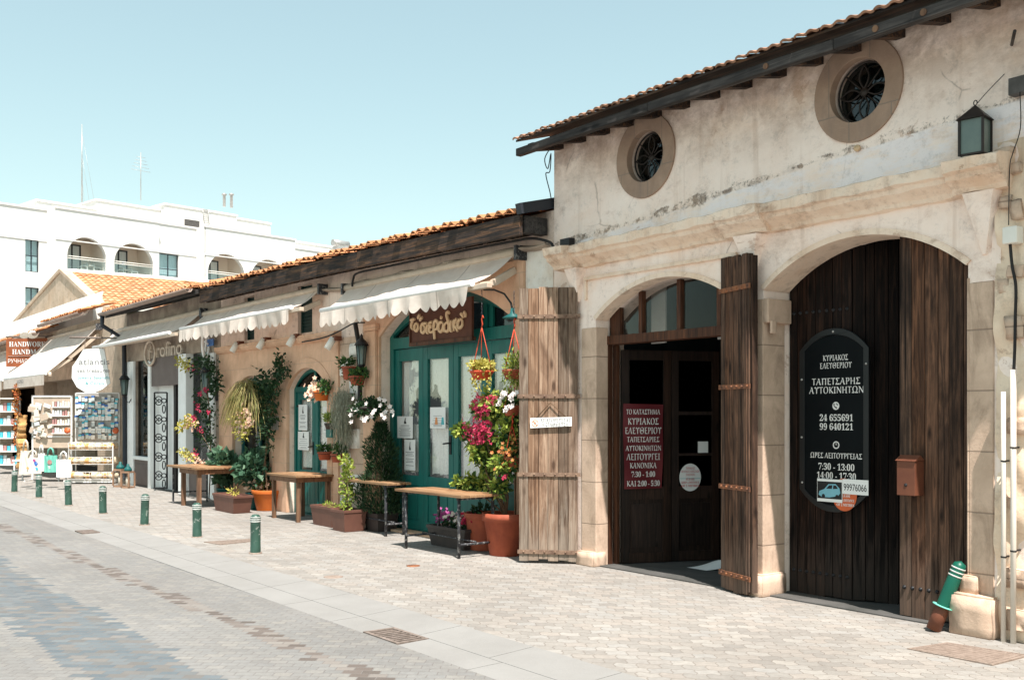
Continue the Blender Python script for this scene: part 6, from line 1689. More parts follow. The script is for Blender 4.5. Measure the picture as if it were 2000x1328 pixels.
mb.add([Vector((a.x + u_*w_, yp - .002, a.z + v_*h_)) for u_, v_ in car], [tuple(range(len(car)))]); cb_ = mb.build("car_image", M["car_blue"], cp)
mb = MB()
for quad in (((.37, .58), (.49, .73), (.62, .75), (.60, .58)), ((.64, .58), (.66, .75), (.76, .74), (.84, .60))): mb.add([Vector((a.x + u_*w_, yp - .003, a.z + v_*h_)) for u_, v_ in quad], [(0,1,2,3)])
for u_ in (.26, .80): mb.add([Vector((a.x + (u_ + .065*cos(k*pi/6))*w_, yp - .003, a.z + (.25 + .09*sin(k*pi/6))*h_)) for k in range(12)], [tuple(range(12))])
mb.each("dark_detail", M["ink"], cb_)
a = W(1645, 964, yp); b = W(1696, 938, yp)
pc = thing("phone_card", "white paper card with the number 99976066 taped beside the car picture", "paper card", ((a.x+b.x)/2, yp, a.z))
mb = MB(); mb.box((a.x + .002, yp, a.z), (b.x, yp + .003, b.z)); mb.build("sheet", M["paper_white"], pc)
mb = MB(); write(mb, "99976066", .085, ((a.x+b.x)/2, yp - .002, a.z + .032), U, wid=(b.x-a.x)*.88); mb.build("lettering", M["ink"], pc)
# no parking plate hung on the open leaf
LP0 = Vector((-9.15, -0.51, 0)); lu = (Vector((-8.675, -0.05, 0)) - LP0).normalized(); ln_ = Vector((lu.y, -lu.x, 0))
def LPp(px, py, o_): s_, z = PL(px, py, LP0 + ln_*o_, lu); q = LP0 + ln_*o_ + lu*s_; return Vector((q.x, q.y, z))
a, b, c_, d_ = LPp(1036, 836, .02), LPp(1117, 832, .02), LPp(1117, 814, .02), LPp(1036, 816, .02)
ns = thing("no_parking_plate", "small white no-parking plate in Greek hung by a cord on the pale weathered door leaf", "sign", LPp(1076, 834, .02))
mb = MB(); n3 = ln_*.012; vs = [a, b, c_, d_] + [p + n3*.9 for p in (a, b, c_, d_)]; mb.add(vs, [(3,2,1,0), (4,5,6,7), (0,1,5,4), (1,2,6,5), (2,3,7,6), (3,0,4,7)]); mb.build("plate", M["paper_white"], ns)
mb = MB(); ctr = (a + b)/2 + n3 + ln_*.002 + lu*.045; wl = (b - a).length
write(mb, "ΑΠΑΓΟΡΕΥΕΤΑΙ", .056, ctr + Vector((0, 0, .057)), lu, wid=wl*.72, serif=True); write(mb, "Η ΣΤΑΘΜΕΥΣΗ", .056, ctr + Vector((0, 0, .010)), lu, wid=wl*.64, serif=True); mb.build("lettering", M["ink_grey"], ns)
mb = MB(); q = a + n3 + ln_*.002 + lu*.055 + Vector((0, 0, .055)); n_ = 20
vs = [q + lu*r*cos(2*pi*k/n_) + Vector((0,0,r*sin(2*pi*k/n_))) for r in (.032, .038) for k in range(n_)]; mb.add(vs, [(k, (k+1) % n_, n_ + (k+1) % n_, n_ + k) for k in range(n_)])
mb.bar(q + lu*-.024 + Vector((0,0,.024)), q + lu*.024 + Vector((0,0,-.024)), .004, .004); write(mb, "P", .05, q + Vector((0, 0, -.018)), lu); mb.build("emblem", M["ink_orange"], ns)
mb = MB(); tp = LPp(1075, 786, .02); mb.tube([d_ + n3*.5 + lu*.07, tp, c_ + n3*.5 - lu*.07], .006, 6); mb.build("cord", M["stem_brown"], ns)

# carved brown board over the cafe doors
YB = -0.07
a = W(803, 677, YB); b = W(921, 600, YB); x1 = b.x; z0 = a.z; z1 = W(803, 598, YB).z
cb = thing("carved_sign", "brown wooden board with hand-carved Greek lettering over the teal cafe doors", "sign", ((a.x+x1)/2, YB, z0))
mb = MB(); mb.box((a.x, YB, z0 + .05), (x1, YB + .04, z1)); mb.build("board", M["sign_brown"], cb, .006)
mb = MB(); mb.box((a.x - .03, YB - .02, z0), (x1 + .03, YB + .05, z0 + .049)); mb.box((a.x - .03, YB - .015, z0 + .05), (a.x - .001, YB + .05, z1)); mb.build("rim", M["frame_wood"], cb)
def zoompt(zx, zy):                                 # the enlarged view of the lettering (8.696 x, origin 780, 580)
    p = W(780 + zx/8.696, 580 + zy/8.696, YB - .012); return p
letters = [
 [(195, 395), (230, 385), (268, 378)], [(232, 388), (212, 460), (210, 520), (235, 555)],                         # t
 [(280, 450), (262, 500), (272, 560), (295, 575), (318, 540), (318, 480), (300, 450), (280, 450)],               # o
 [(350, 300), (325, 345), (328, 375)], [(392, 345), (360, 380), (355, 415)],                                     # quotes
 [(470, 450), (400, 455), (375, 520), (385, 595), (415, 605), (435, 560), (425, 490), (400, 465)],               # s
 [(490, 470), (468, 540), (472, 605), (492, 615)],                                                              # i
 [(560, 430), (520, 440), (515, 480), (545, 500), (512, 530), (515, 590), (550, 600), (580, 570)],               # e
 [(605, 720), (592, 600), (590, 480), (610, 410), (640, 410), (655, 470), (640, 540), (605, 550)],               # r
 [(720, 325), (708, 380)],                                                                                      # accent
 [(745, 440), (700, 430), (672, 490), (680, 570), (710, 590), (740, 540), (752, 430), (745, 540), (765, 590)],   # a
 [(850, 285), (830, 255), (805, 290), (825, 380), (845, 470), (840, 560), (805, 585), (770, 550), (775, 470), (810, 435), (840, 470)],  # d
 [(885, 400), (868, 490), (872, 570), (893, 580)],                                                              # i
 [(935, 380), (925, 470), (928, 580)], [(975, 365), (935, 470), (965, 520), (990, 585)],                         # k
 [(1035, 375), (1000, 430), (1005, 510), (1035, 525), (1070, 480), (1070, 410), (1045, 372)],                    # o
 [(1045, 285), (1075, 315), (1085, 360)], [(1100, 250), (1125, 300), (1120, 345)],
]
mb = MB()
for st_ in letters:
    P = [zoompt(*q) for q in st_]; P2 = [P[0]]
    for i in range(len(P) - 1):
        p_1, p0_, p1_, p2_ = P[max(i-1, 0)], P[i], P[i+1], P[min(i+2, len(P)-1)]
        for k in range(1, 5):
            t = k/4; P2.append(0.5*((2*p0_) + (p1_ - p_1)*t + (2*p_1 - 5*p0_ + 4*p1_ - p2_)*t*t + (3*p0_ - p_1 - 3*p1_ + p2_)*t**3))
    mb.tube(P2, [.024*(0.72 + .28*sin(pi*min(1, k/max(1, len(P2)-1)*1.0 + .15))) for k in range(len(P2))], 7)
mb.build("lettering", M["letter_cream"], cb)
# shop papers on the teal doors
def poster(label, x0, x1, y0, y1, y, seed, group="printed notices taped to the teal doors"):
    a = W(x0, y1, y); b = W(x1, y0, y); w_ = b.x - a.x; h_ = b.z - a.z
    o = thing("notice", label, "notice", ((a.x+b.x)/2, y, a.z), group)
    mb = MB(); mb.box((a.x, y, a.z), (b.x, y + .002, b.z)); mb.build("sheet", M["paper_white"], o)
    mb = MB(); cx_ = (a.x+b.x)/2
    fig = [(-.05, .66), (.10, .66), (.08, .74), (.05, .76), (.045, .88), (.07, .93), (.0, .91), (-.02, .80), (-.06, .74)]
    if h_ > 0.3: mb.add([Vector((cx_ + u_*w_, y - .001, a.z + v_*h_)) for u_, v_ in fig], [tuple(range(len(fig)))]); mb.build("picture", M["ink"], o)
    mb = MB(); rg = random.Random(seed); z = .58
    while z > .08:
        l_ = rg.uniform(.25, .40); mb.box((cx_ - l_*w_, y - .001, a.z + z*h_), (cx_ + l_*w_, y - .0005, a.z + (z + .018)*h_)); z -= rg.choice((.05, .06, .11))
    mb.build("text_lines", M["ink_grey"], o)
    return o
YP = YF + .03 - .012
poster("white notice with black figure on the cafe doors' left glass, upper of two", 776, 806, 813, 855, YP, 1)
poster("tall white notice on the cafe doors' left glass, lower of two", 790, 811, 859, 917, YP, 2)
o = poster("white notice with coloured figures on the second glass of the cafe doors", 840, 870, 795, 836, YP, 3)
mb = MB(); a = W(849, 829, YP - .002); 
for dx, mt in ((0, "ink_orange"), (.16, "ink_teal")):
    mb = MB(); mb.add([a + Vector((dx, 0, 0)), a + Vector((dx + .08, 0, 0)), a + Vector((dx + .06, 0, .10)), a + Vector((dx + .02, 0, .10))], [(0,1,2,3)]); mb.build("picture", M[mt], o)
poster("tall white notice with a black figure on the narrow teal door's left glass", 583, 600, 790, 840, .088, 4)
poster("plain white notice low on the narrow teal door's left glass", 582, 603, 843, 878, .088, 5)
poster("white notice on the narrow teal door's right glass", 631, 646, 794, 845, .088, 6)

# metal lettering and emblem of the pilaster shop
a = W(298, 688, -.09)
lt = thing("shop_lettering", "raised sand-coloured metal lettering with a large ringed initial on the dark fascia", "sign", W(322, 690, -.09))
mb = MB(); p = W(329, 695, -.10); write(mb, "rofino", .46, p, U, wid=1.65, bold=.010)
k0 = len(mb.v); mb.v += [v + Vector((0, .03, 0)) for v in mb.v[:k0]]; mb.f += [[i + k0 for i in f] for f in mb.f[:]]; mb.sm += [False]*(len(mb.f) - len(mb.sm)); mb.build("lettering", M["letter_sand"], lt)
def oval(mb, c, rx, rz, r, u_=U): mb.tube([c + Vector(u_)*rx*cos(2*pi*k/28) + Vector((0,0,rz*sin(2*pi*k/28))) for k in range(28)], r, 6, closed=True); return mb
mb = MB(); c = W(293, 690, -.12); oval(mb, c, .36, .27, .028); mb.tube([c + Vector((.10, 0, .18)), c + Vector((-.04, 0, .02)), c + Vector((-.02, 0, -.18))], .02, 6); mb.tube([c + Vector((-.14, 0, .08)), c + Vector((.14, 0, .02))], .016, 6); mb.build("initial", M["letter_sand"], lt)
mb = MB(); c = W(402, 672, -.16); oval(mb, c, .22, .27, .03, (.8, -.6, 0)); mb.tube([c + Vector((.05, 0, .18)), c + Vector((-.03, 0, -.16))], .022, 6); mb.tube([c + Vector((-.1, 0, .06)), c + Vector((.1, 0, .0))], .018, 6)
mb.tube([c, Vector((c.x, 0, c.z))], .015, 5); mb.own("ringed_emblem", M["white_shop"], "white ringed initial projecting beside the second window of the pilaster shop", "sign")
p = W(411, 669, -.10); mb = MB(); mb.box((p.x - .16, -.11, p.z - .07), (p.x + .16, -.09, p.z + .07)); mb.own("number_plate", M["pack_blue"], "small blue street number plate by the awning corner", "plate")
# cream wrought-iron gate
g0 = G(300, 958); g1_ = W(328, 955, .02); u_ = Vector((g1_.x - g0.x, g1_.y - g0.y, 0)); gl = u_.length; u_.normalize(); g0.z = 0
gt = thing("iron_gate", "black wrought-iron gate leaf with scrolls and rings standing open by the shop door", "gate", g0)
zt_ = W(315, 766, -.2).z; GPt = lambda s_, z, o_=0.0: g0 + u_*s_ + Vector((0, 0, z)) + Vector((u_.y, -u_.x, 0))*o_
mb = MB()
for s_ in (0.02, gl - .02): mb.bar(GPt(s_, 0.04), GPt(s_, zt_), .03)
for z in (.06, zt_): mb.bar(GPt(0.02, z), GPt(gl - .02, z), .03)
mb.build("frame", M["black_iron"], gt)
mb = MB(); mb.bar(GPt(gl*.5, .2, -.03), GPt(gl*.5, zt_ - .1, -.03), gl*.8, .01, (u_.x, u_.y, 0)) if False else None
nrep = 5; hh = (zt_ - .1)/nrep
for k in range(nrep):
    zb_ = .06 + k*hh
    oc = GPt(gl*.72, zb_ + hh*.22); mb.tube([oc + u_*gl*.10*cos(2*pi*j/16) + Vector((0, 0, hh*.22*sin(2*pi*j/16))) for j in range(16)], .012, 5, closed=True)
    oc = GPt(gl*.72, zb_ + hh*.66); mb.tube([oc + u_*gl*.16*cos(2*pi*j/16) + Vector((0, 0, hh*.11*sin(2*pi*j/16))) for j in range(16)], .012, 5, closed=True)
    for sg_ in (1, -1):
        pts = []
        for j in range(22):
            t = j/21; rr_ = .30*(1 - t*.75); an = sg_*(pi*.5 - t*3.6*pi/1.5)
            pts.append(GPt(gl*(.32 + rr_*cos(an)*1.0), zb_ + hh*(.66 - sg_*.10 + rr_*sin(an)*.62)))
        mb.tube(pts, .011, 5)
mb.build("scrollwork", M["black_iron"], gt)

# ================================================================== lamps and small fittings
def wall_lantern(px, py, y, label, s_=1.0, cat="wall lamp"):
    c = W(px, py, y); o = thing("wall_lantern", label, cat, (c.x, c.y, c.z - .2*s_), "black wall lanterns on the shop fronts")
    T_ = lambda z: Vector((c.x, c.y, c.z + z*s_))
    mb = MB(); mb.lathe([(.05*s_, -.20*s_), (.075*s_, .08*s_), (.072*s_, .08*s_), (.047*s_, -.20*s_)], 6, c, None, False); mb.build("lamp_glass", M["lamp_glass"], o)
    mb = MB(); mb.lathe([(.105*s_, .08*s_), (.06*s_, .15*s_), (.025*s_, .18*s_), (.02*s_, .22*s_), (0, .25*s_)], 6, c); mb.lathe([(0, -.25*s_), (.03*s_, -.23*s_), (.055*s_, -.20*s_), (.055*s_, -.185*s_)], 6, c)
    for k in range(6): a_ = k*pi/3; mb.tube([T_(-.2) + Vector((.05*s_*cos(a_), .05*s_*sin(a_), 0)), T_(.08) + Vector((.076*s_*cos(a_), .076*s_*sin(a_), 0))], .006, 4)
    mb.build("lamp_cage", M["black_iron"], o)
    mb = MB(); yw = 0.0
    mb.tube([T_(-.24), T_(-.32) + Vector((0, .04, 0)), Vector((c.x, (c.y+yw)/2, c.z - .34*s_)), Vector((c.x, yw - .02, c.z - .22*s_))], .012, 6); mb.box((c.x - .035, yw - .03, c.z - .36*s_), (c.x + .035, yw, c.z - .08*s_)); mb.build("bracket", M["black_iron"], o)
    return o
wall_lantern(706, 686, -.20, "black glass-sided wall lantern on the stone pilaster left of the carved sign", 1.05)
wall_lantern(403, 738, -.22, "black wall lantern wrapped in bougainvillea beside the dark downpipe", 1.25)
wall_lantern(243, 750, -.22, "black wall lantern on the stone pier left of the shop with white pilasters", 1.3)
# square lantern on the cornice
c = W(1905, 292, -.10); s_ = .085
ql = thing("square_lantern", "square bronze lantern with pyramid lid and pale green glass standing on the cornice", "lantern", (c.x, c.y, 3.585))
z0 = 3.588; zr = W(1905, 236, -.1).z; zp = W(1905, 205, -.1).z; ml = Matrix.Translation((c.x, c.y, 0)) @ Matrix.Rotation(radians(8), 4, 'Z')
mb = MB(); mb.box((-s_, -s_, z0), (s_, s_, z0 + .015), ml)
for a_ in (-1, 1):
    for b_ in (-1, 1): mb.box((a_*s_ - .008, b_*s_ - .008, z0), (a_*s_ + .008, b_*s_ + .008, zr), ml)
mb.add([ml @ Vector((a_*s_*1.25, b_*s_*1.25, zr)) for a_, b_ in ((-1,-1),(1,-1),(1,1),(-1,1))] + [ml @ Vector((0, 0, zp))], [(3,2,1,0), (0,1,4), (1,2,4), (2,3,4), (3,0,4)]); mb.build("lamp_cage", M["bronze"], ql)
mb = MB(); mb.box((-s_ + .006, -s_ + .006, z0 + .016), (s_ - .006, s_ - .006, zr - .002), ml); mb.build("lamp_glass", M["lamp_glass"], ql)
mb = MB(); mb.tube([(c.x + .014*cos(2*pi*k/12), c.y, zp + .014 + .018*sin(2*pi*k/12)) for k in range(12)], .004, 5, closed=True); mb.build("ring", M["bronze"], ql)
# spot lamps on the string course
for i, (px, py) in enumerate(((461, 676), (513, 669), (572, 663), (648, 668))):
    c = W(px, py, -.16); o = thing("spot_lamp", ["leftmost white spot lamp on the stone ledge under the cream awning", "second white spot lamp from the left on the stone ledge", "third white spot lamp from the left on the stone ledge", "white spot lamp by the rubble strip, rightmost on the stone ledge"][i], "spot lamp", (c.x, c.y, c.z - .1), "white spot lamps on the stone ledge")
    mb = MB(); mb.tube([c + Vector((-.02, -.07, -.11)), c + Vector((.02, 0.02, .06))], .055, 12); mb.build("lamp_head", M["white_plastic"], o)
    mb = MB(); mb.box((c.x + .02, -.16, c.z + .02), (c.x + .12, -.05, c.z + .09)); mb.build("bracket", M["mailbox_paint"], o)
# mail box on the dark plank door
c = W(1773, 930, .06); a = W(1754, 966, .02); b = W(1790, 893, .02)
mbx = thing("mailbox", "small rust-brown metal mailbox with pitched lid on the right plank door", "mailbox", ((a.x+b.x)/2, .08, a.z))
x0, x1 = a.x + .0, b.x; ym = .13; dz = .13; zt_ = b.z - .03
mb = MB(); mb.box((x0, ym - dz, a.z), (x1, ym, zt_ - .001)); mb.build("box", M["mailbox_paint"], mbx, .004)
mb = MB(); xm = (x0+x1)/2
mb.add([(x0 - .008, ym - dz - .01, zt_), (x1 + .008, ym - dz - .01, zt_), (x1 + .008, ym, zt_), (x0 - .008, ym, zt_), (x0 - .008, ym - dz*.5, zt_ + .045), (x1 + .008, ym - dz*.5, zt_ + .045)], [(3,2,1,0), (0,1,5,4), (2,3,4,5), (0,4,3), (1,2,5)]); mb.build("lid", M["mailbox_paint"], mbx)
mb = MB(); mb.lathe([(.014, 0), (.014, .004), (0, .005)], 10, (xm, ym - dz, a.z + .085), Matrix.Rotation(radians(90), 3, 'X')); mb.build("keyhole", M["ink"], mbx)
# conduits and boxes at the right end
for i, (px, py, r, nm) in enumerate(((1960, 765, .018, "shorter left one of the two white plastic conduits at the right end of the wall"), (1979, 722, .020, "taller right one of the two white plastic conduits at the right end of the wall"))):
    t_ = W(px, py, -.10); o = thing("conduit", nm, "pipe", (t_.x, -.10, 0), "white conduits at the right end of the wall")
    mb = MB(); mb.tube([(t_.x, -.10, -.02), (t_.x + .003, -.103, .9), (t_.x, -.10, t_.z)], r, 12); mb.build("pipe", M["pvc_white"], o)
    mb = MB()
    for z in (.62 + .05*i, 1.32 + .1*i): mb.lathe([(r + .003, -.006), (r + .003, .006)], 12, (t_.x + .002, -.101, z)); mb.box((t_.x - .006, -.10, z - .006), (t_.x + .006, .0, z + .006))
    mb.each("clip", M["cable"], o)
a = W(1961, 478, -.10); b = W(1990, 441, -.10); mb = MB(); mb.box((a.x, -.13, a.z), (b.x, -.03, b.z)); 
o = mb.own("junction_box", M["white_plastic"], "white plastic junction box on the rubble wall above the conduits", "junction box", bevel=.008)
c = W(1990, 168, -.05); mb = MB(); mb.box((c.x - .06, -.09, c.z - .065), (c.x + .12, -.0, c.z + .06)); mb.own("meter_box", M["grey_box"], "dark grey meter box high on the plaster at the right edge", "electrical box", bevel=.006)
a = W(1976, 88, -.02); mb = MB(); mb.tube([a, a + Vector((.15, -.25, .0))], .012, 8); mb.own("iron_spike", M["bronze"], "short iron spike sticking out high on the right edge of the wall", "iron spike")
def cable(label, pts, y, r=.007, name="cable", mat="cable"):
    P = [W(px, py, y) if len(q_) == 0 else W(px, py, q_[0]) for px, py, *q_ in pts]; Q = []
    for i in range(len(P) - 1):
        p_1, p0_, p1_, p2_ = P[max(i-1, 0)], P[i], P[i+1], P[min(i+2, len(P)-1)]
        for k in range(5):
            t = k/5; Q.append(0.5*((2*p0_) + (p1_ - p_1)*t + (2*p_1 - 5*p0_ + 4*p1_ - p2_)*t*t + (3*p0_ - p_1 - 3*p1_ + p2_)*t**3))
    Q.append(P[-1]); mb = MB(); mb.tube(Q, r, 6); return mb.own(name, M[mat], label, "cable")
cable("thick black cable running from the white junction box down to the conduits", [(1973, 478), (1977, 520), (1984, 560), (1983, 620), (1982, 680), (1980, 724)], -.08, .012)
cable("thin cable dropping from the meter box to the junction box", [(1992, 180), (1993, 250), (1978, 300), (1972, 330), (1970, 440)], -.10, .004)
cable("thin wire from the lantern's ring to the wall above", [(1908, 203, -.1), (1930, 178, -.05), (1962, 145, -.03)], -.05, .003)
cable("black cable looping along the sooty ledge above the big awning", [(688, 560), (690, 545), (700, 533), (760, 520), (830, 505), (920, 487), (1000, 472), (1040, 466), (1075, 474), (1080, 488)], -.16, .016)
cable("bundle cable hanging from the awning corner to the stone pilaster", [(590, 668), (630, 660), (660, 648), (690, 632), (712, 630)], -.15, .012)
cable("dark drain hose running down the rubble strip beside the pilaster", [(694, 632), (697, 650), (702, 680), (703, 720), (703, 760), (702, 800)], -.14, .035)
cable("tangle of thin blue wires hanging from the left end of the tall eave", [(1078, 285), (1064, 310), (1070, 330), (1076, 300), (1074, 335), (1066, 340), (1074, 375), (1077, 392)], -.05, .006)
mb = MB(); c = W(1108, 472, -.16); mb.box((c.x - .08, -.2, c.z - .045), (c.x + .08, -.12, c.z + .03)); mb.tube([c + Vector((-.10, -.03, -.05)), c + Vector((-.16, -.08, -.08))], .025, 8); mb.own("floodlight", M["black_iron"], "small black floodlight on the left end of the cornice", "lamp")
for i, (px, py) in enumerate(((1675, 290),)):
    c = W(px, py, -.02); mb = MB(); mb.lathe([(.03, 0), (.026, .02), (0, .028)], 12, c, Matrix.Rotation(radians(90), 3, 'X')); mb.own("ceramic_insulator", M["letter_cream"], "small ochre knob on the wall below the right round window", "knob")
p = W(536, 826, -.07); mb = MB(); mb.box((p.x - .14, -.075, p.z - .12), (p.x + .14, -.052, p.z + .12)); mb.own("wall_plaque", M["pvc_grey"], "small square meander plaque on the stone pier beside the climbing vine", "plaque")
p = W(645, 842, -.08); mb = MB(); mb.box((p.x - .10, -.11, p.z - .10), (p.x + .10, -.055, p.z + .10)); mb.own("letter_tin", M["teal_paint"], "small green tin box on the jamb of the narrow teal door", "box", bevel=.006)
# curved iron bracket lamp at the right of the cafe arch
o = thing("bracket_lamp", "curved iron bracket lamp under the awning at the right of the cafe arch", "wall lamp", W(1000, 640, -.2))
mb = MB(); mb.tube([W(945, 566, -.10), W(965, 566, -.2), W(985, 574, -.26), W(998, 592, -.28), W(1001, 606, -.28)], .012, 6); mb.build("bracket", M["black_iron"], o)
c = W(1001, 612, -.28); mb = MB(); mb.lathe([(.02, .06), (.03, .0), (.12, -.05), (.115, -.06)], 12, c); mb.build("lamp_shade", M["teal_dark"], o)

# ================================================================== covers, grate, litter
# drain grate sunk in the gutter
gx0, gx1, gy0, gy1 = -7.04, -6.53, -3.634, -3.355
dg = thing("drain_grate", "rusty slotted iron drain grate in the gutter", "drain grate", ((gx0+gx1)/2, (gy0+gy1)/2, -.03))
mb = MB(); zt_ = -.018; e = .03
mb.box((gx0, gy0, zt_ - .04), (gx1, gy0 + e, zt_)); mb.box((gx0, gy1 - e, zt_ - .04), (gx1, gy1, zt_)); mb.box((gx0, gy0 + e, zt_ - .04), (gx0 + e, gy1 - e, zt_)); mb.box((gx1 - e, gy0 + e, zt_ - .04), (gx1, gy1 - e, zt_)); mb.build("frame", M["drain_iron"], dg)
n = 8; sp = (gx1 - gx0 - 2*e)/n
for k in range(n - 1):
    x = gx0 + e + sp*(k+1); mb = MB(); mb.box((x - sp*.17, gy0 + e - .002, zt_ - .010), (x + sp*.17, gy1 - e + .002, zt_ - .003)); mb.build("bar", M["drain_iron"], dg)
mb = MB(); mb.box((gx0 + .004, gy0 + .004, -.08), (gx1 - .004, gy1 - .004, -.050)); mb.build("sump", M["hole_black"], dg)
def cover(label, pts, mat="cover_iron", z=.008, cat="manhole cover"):
    P = [G(*q) for q in pts]; P = [Vector((p.x, p.y, 0)) for p in P]; mb = MB()
    c = sum(P, Vector())/len(P); I = [c + (p - c)*.93 for p in P]; n = len(P)
    mb.add([Vector((p.x, p.y, z + .002)) for p in P] + [Vector((p.x, p.y, z + .002)) for p in I] + [Vector((p.x, p.y, z - .001)) for p in I] + [Vector((p.x, p.y, z - .03)) for p in P],
           [(k, (k+1) % n, n + (k+1) % n, n + k) for k in range(n)] + [(n+k, n+(k+1) % n, 2*n + (k+1) % n, 2*n+k) for k in range(n)] + [tuple(range(2*n, 3*n))] + [(k, 3*n+k, 3*n+(k+1) % n, (k+1) % n) for k in range(n)])
    if n == 4:
        for i in range(24):
            for j in range(14):
                u0, v0 = (i + .2 + .5*(j % 2))/24.5, (j + .2)/14; q = lambda u, v: (I[0].lerp(I[1], u)).lerp(I[3].lerp(I[2], u), v)
                a_, b_, c_, d_ = q(u0, v0), q(u0 + .022, v0), q(u0 + .022, v0 + .038), q(u0, v0 + .038)
                mb.add([Vector((p.x, p.y, z + .003)) for p in (a_, b_, c_, d_)], [(0,1,2,3)])
    return mb.own("manhole_cover", M[mat], label, cat)
cover("rectangular chequered iron cover in the paving before the last stone pier", [(1772, 1268), (1850, 1256), (2010, 1281), (1938, 1300)])
cover("long pale cover in the paving left of the nearest bollard", [(398, 1059), (488, 1053), (506, 1056), (430, 1064)])
cover("small dark cover in the gutter far down the road", [(146, 1034), (180, 1032), (196, 1037), (160, 1039)], "drain_iron", -.014)
g = G(651, 1127); mb = MB(); mb.lathe([(.10, -.02), (.10, .007), (.085, .008), (0, .008)], 20, (g.x, g.y, 0)); mb.own("valve_cover", M["cover_iron"], "small round grey valve cover in the paving", "valve cover")
g = G(807, 1105); mb = MB(); mb.lathe([(.075, -.02), (.075, .007), (0, .008)], 16, (g.x, g.y, 0)); mb.own("valve_cover", M["rust_iron"], "small round rusty valve cover in the paving before the nearest table", "valve cover")
g = G(1370, 1113); mb = MB(); mb.grid(lambda u, v: Vector((g.x - .14 + .28*u + .1*v, g.y - .08 + .30*v, .02 + .03*sin(pi*u)*v + .05*v*v)), 8, 8); mb.own("fallen_paper", M["paper_white"], "curled sheet of pale paper on the floor inside the left arch", "paper")
# ================================================================== souvenir stands (far left)
rs = random.Random(77)
RU = Vector((0.6, 0.8, 0)); RF = Vector((0.8, -0.6, 0))         # a stand's width, and the way it faces
def SB(mb, o, a, b):                                             # box in a stand's own frame: (across, out, up)
    k = len(mb.v); mb.box(a, b)
    for i in range(k, len(mb.v)):
        p = mb.v[i]; mb.v[i] = o + RU*p.x + RF*p.y + Vector((0, 0, p.z))
    return mb
def SP(o, x, y, z): return o + RU*x + RF*y + Vector((0, 0, z))
def scale(px, py_base): g = G(px, py_base); return (g - Vector((CX, CY, 0))).dot(Vector((-.8, .6, 0))) / F
# white shelf of sponges
g = G(181, 944); g.z = 0; k = scale(181, 944)
W2 = 44*k; HT = 178*k
sh = thing("display_stand", "white wire display stand with packets above and three baskets of sponges below", "display stand", g, "souvenir stands outside the craft shops")
mb = MB()
for x in (-W2, W2 - .03):
    for y in (0.12, -.28): SB(mb, g, (x, y - .03, 0.06), (x + .03, y, HT if y < 0 else HT*.42))
for z in (.10, HT - .03, HT*.44): SB(mb, g, (-W2, -.31, z), (W2, -.28, z + .03))
mb.build("frame", M["wire_white"], sh)
mb = MB(); SB(mb, g, (-W2 + .03, -.30, HT*.45), (W2 - .03, -.285, HT - .03)); mb.build("back_panel", M["pvc_grey"], sh)
mb = MB(); SB(mb, g, (-W2, -.31, .03), (W2, .14, .10)); mb.build("base_shelf", M["wire_white"], sh)
for kx in (-W2 + .06, W2 - .06):
    for ky in (.08, -.24): mb = MB(); c = SP(g, kx, ky, .03); mb.tube([c - RU*.015, c + RU*.015], .032, 10); mb.each("caster", M["ink"], sh)
for i, z in enumerate((.16 + HT*.30, .12 + HT*.16, .12)):
    bk = thing("wire_basket", ["top basket of sponges on the white display stand", "middle basket of sponges on the white display stand", "bottom basket of sponges and shells on the white display stand"][i], "basket", SP(g, 0, 0, z), "sponge baskets on the white display stand")
    mb = MB()
    for zz in (0.0, .08, .17): mb.tube([SP(g, x, y, z + zz) for x, y in ((-W2*.93, -.24), (W2*.93, -.24), (W2*.93, .20), (-W2*.93, .20))], .007, 4, closed=True)
    for q in range(13): x = -W2*.93 + W2*1.86*q/12; mb.tube([SP(g, x, .20, z), SP(g, x, .20, z + .17)], .004, 4); mb.tube([SP(g, x, -.24, z), SP(g, x, .20, z)], .004, 4)
    mb.build("wire_frame", M["wire_white"], bk)
    for q in range(24):
        x = -W2*.84 + W2*1.68*(q % 8)/7 + rs.gauss(0, .03); y = .11 - .13*(q // 8) + rs.gauss(0, .02); r = rs.uniform(.07, .115)
        bm = bmesh.new(); bmesh.ops.create_icosphere(bm, subdivisions=2, radius=r); mb = MB(); cc = SP(g, x, y, z + r*.75 + .01)
        mb.add([cc + Vector((v.co.x*1.1, v.co.y, v.co.z*.8))*(1 + .16*sin(v.co.x*70 + q) * cos(v.co.z*60) + rs.uniform(-.10, .10)) for v in bm.verts], [tuple(v.index for v in f.verts) for f in bm.faces], True); bm.free()
        pale = (q*7 + i*3) % 3 != 0
        lb_ = ("pale cream" if pale else "golden orange") + " natural sponge in the " + ("top", "middle", "bottom")[i] + " basket of the white display stand"
        mb.own("sponge", M["sponge_pale" if pale else "sponge"], lb_, "sponge", "natural sponges in the wire baskets")
rows = 7; z1_ = HT - .10; z0_ = HT*.47
pm = ["pack_white", "pack_cyan", "pack_white", "pack_clear", "pack_clear", "pack_white", "pack_clear", "pack_white", "pack_cyan"]
cn = {"pack_white": "white", "pack_cyan": "turquoise", "pack_blue": "deep blue", "pack_clear": "clear", "pack_rose": "dark rose"}
rn = ["top", "second", "third", "fourth", "fifth", "sixth", "lowest"]
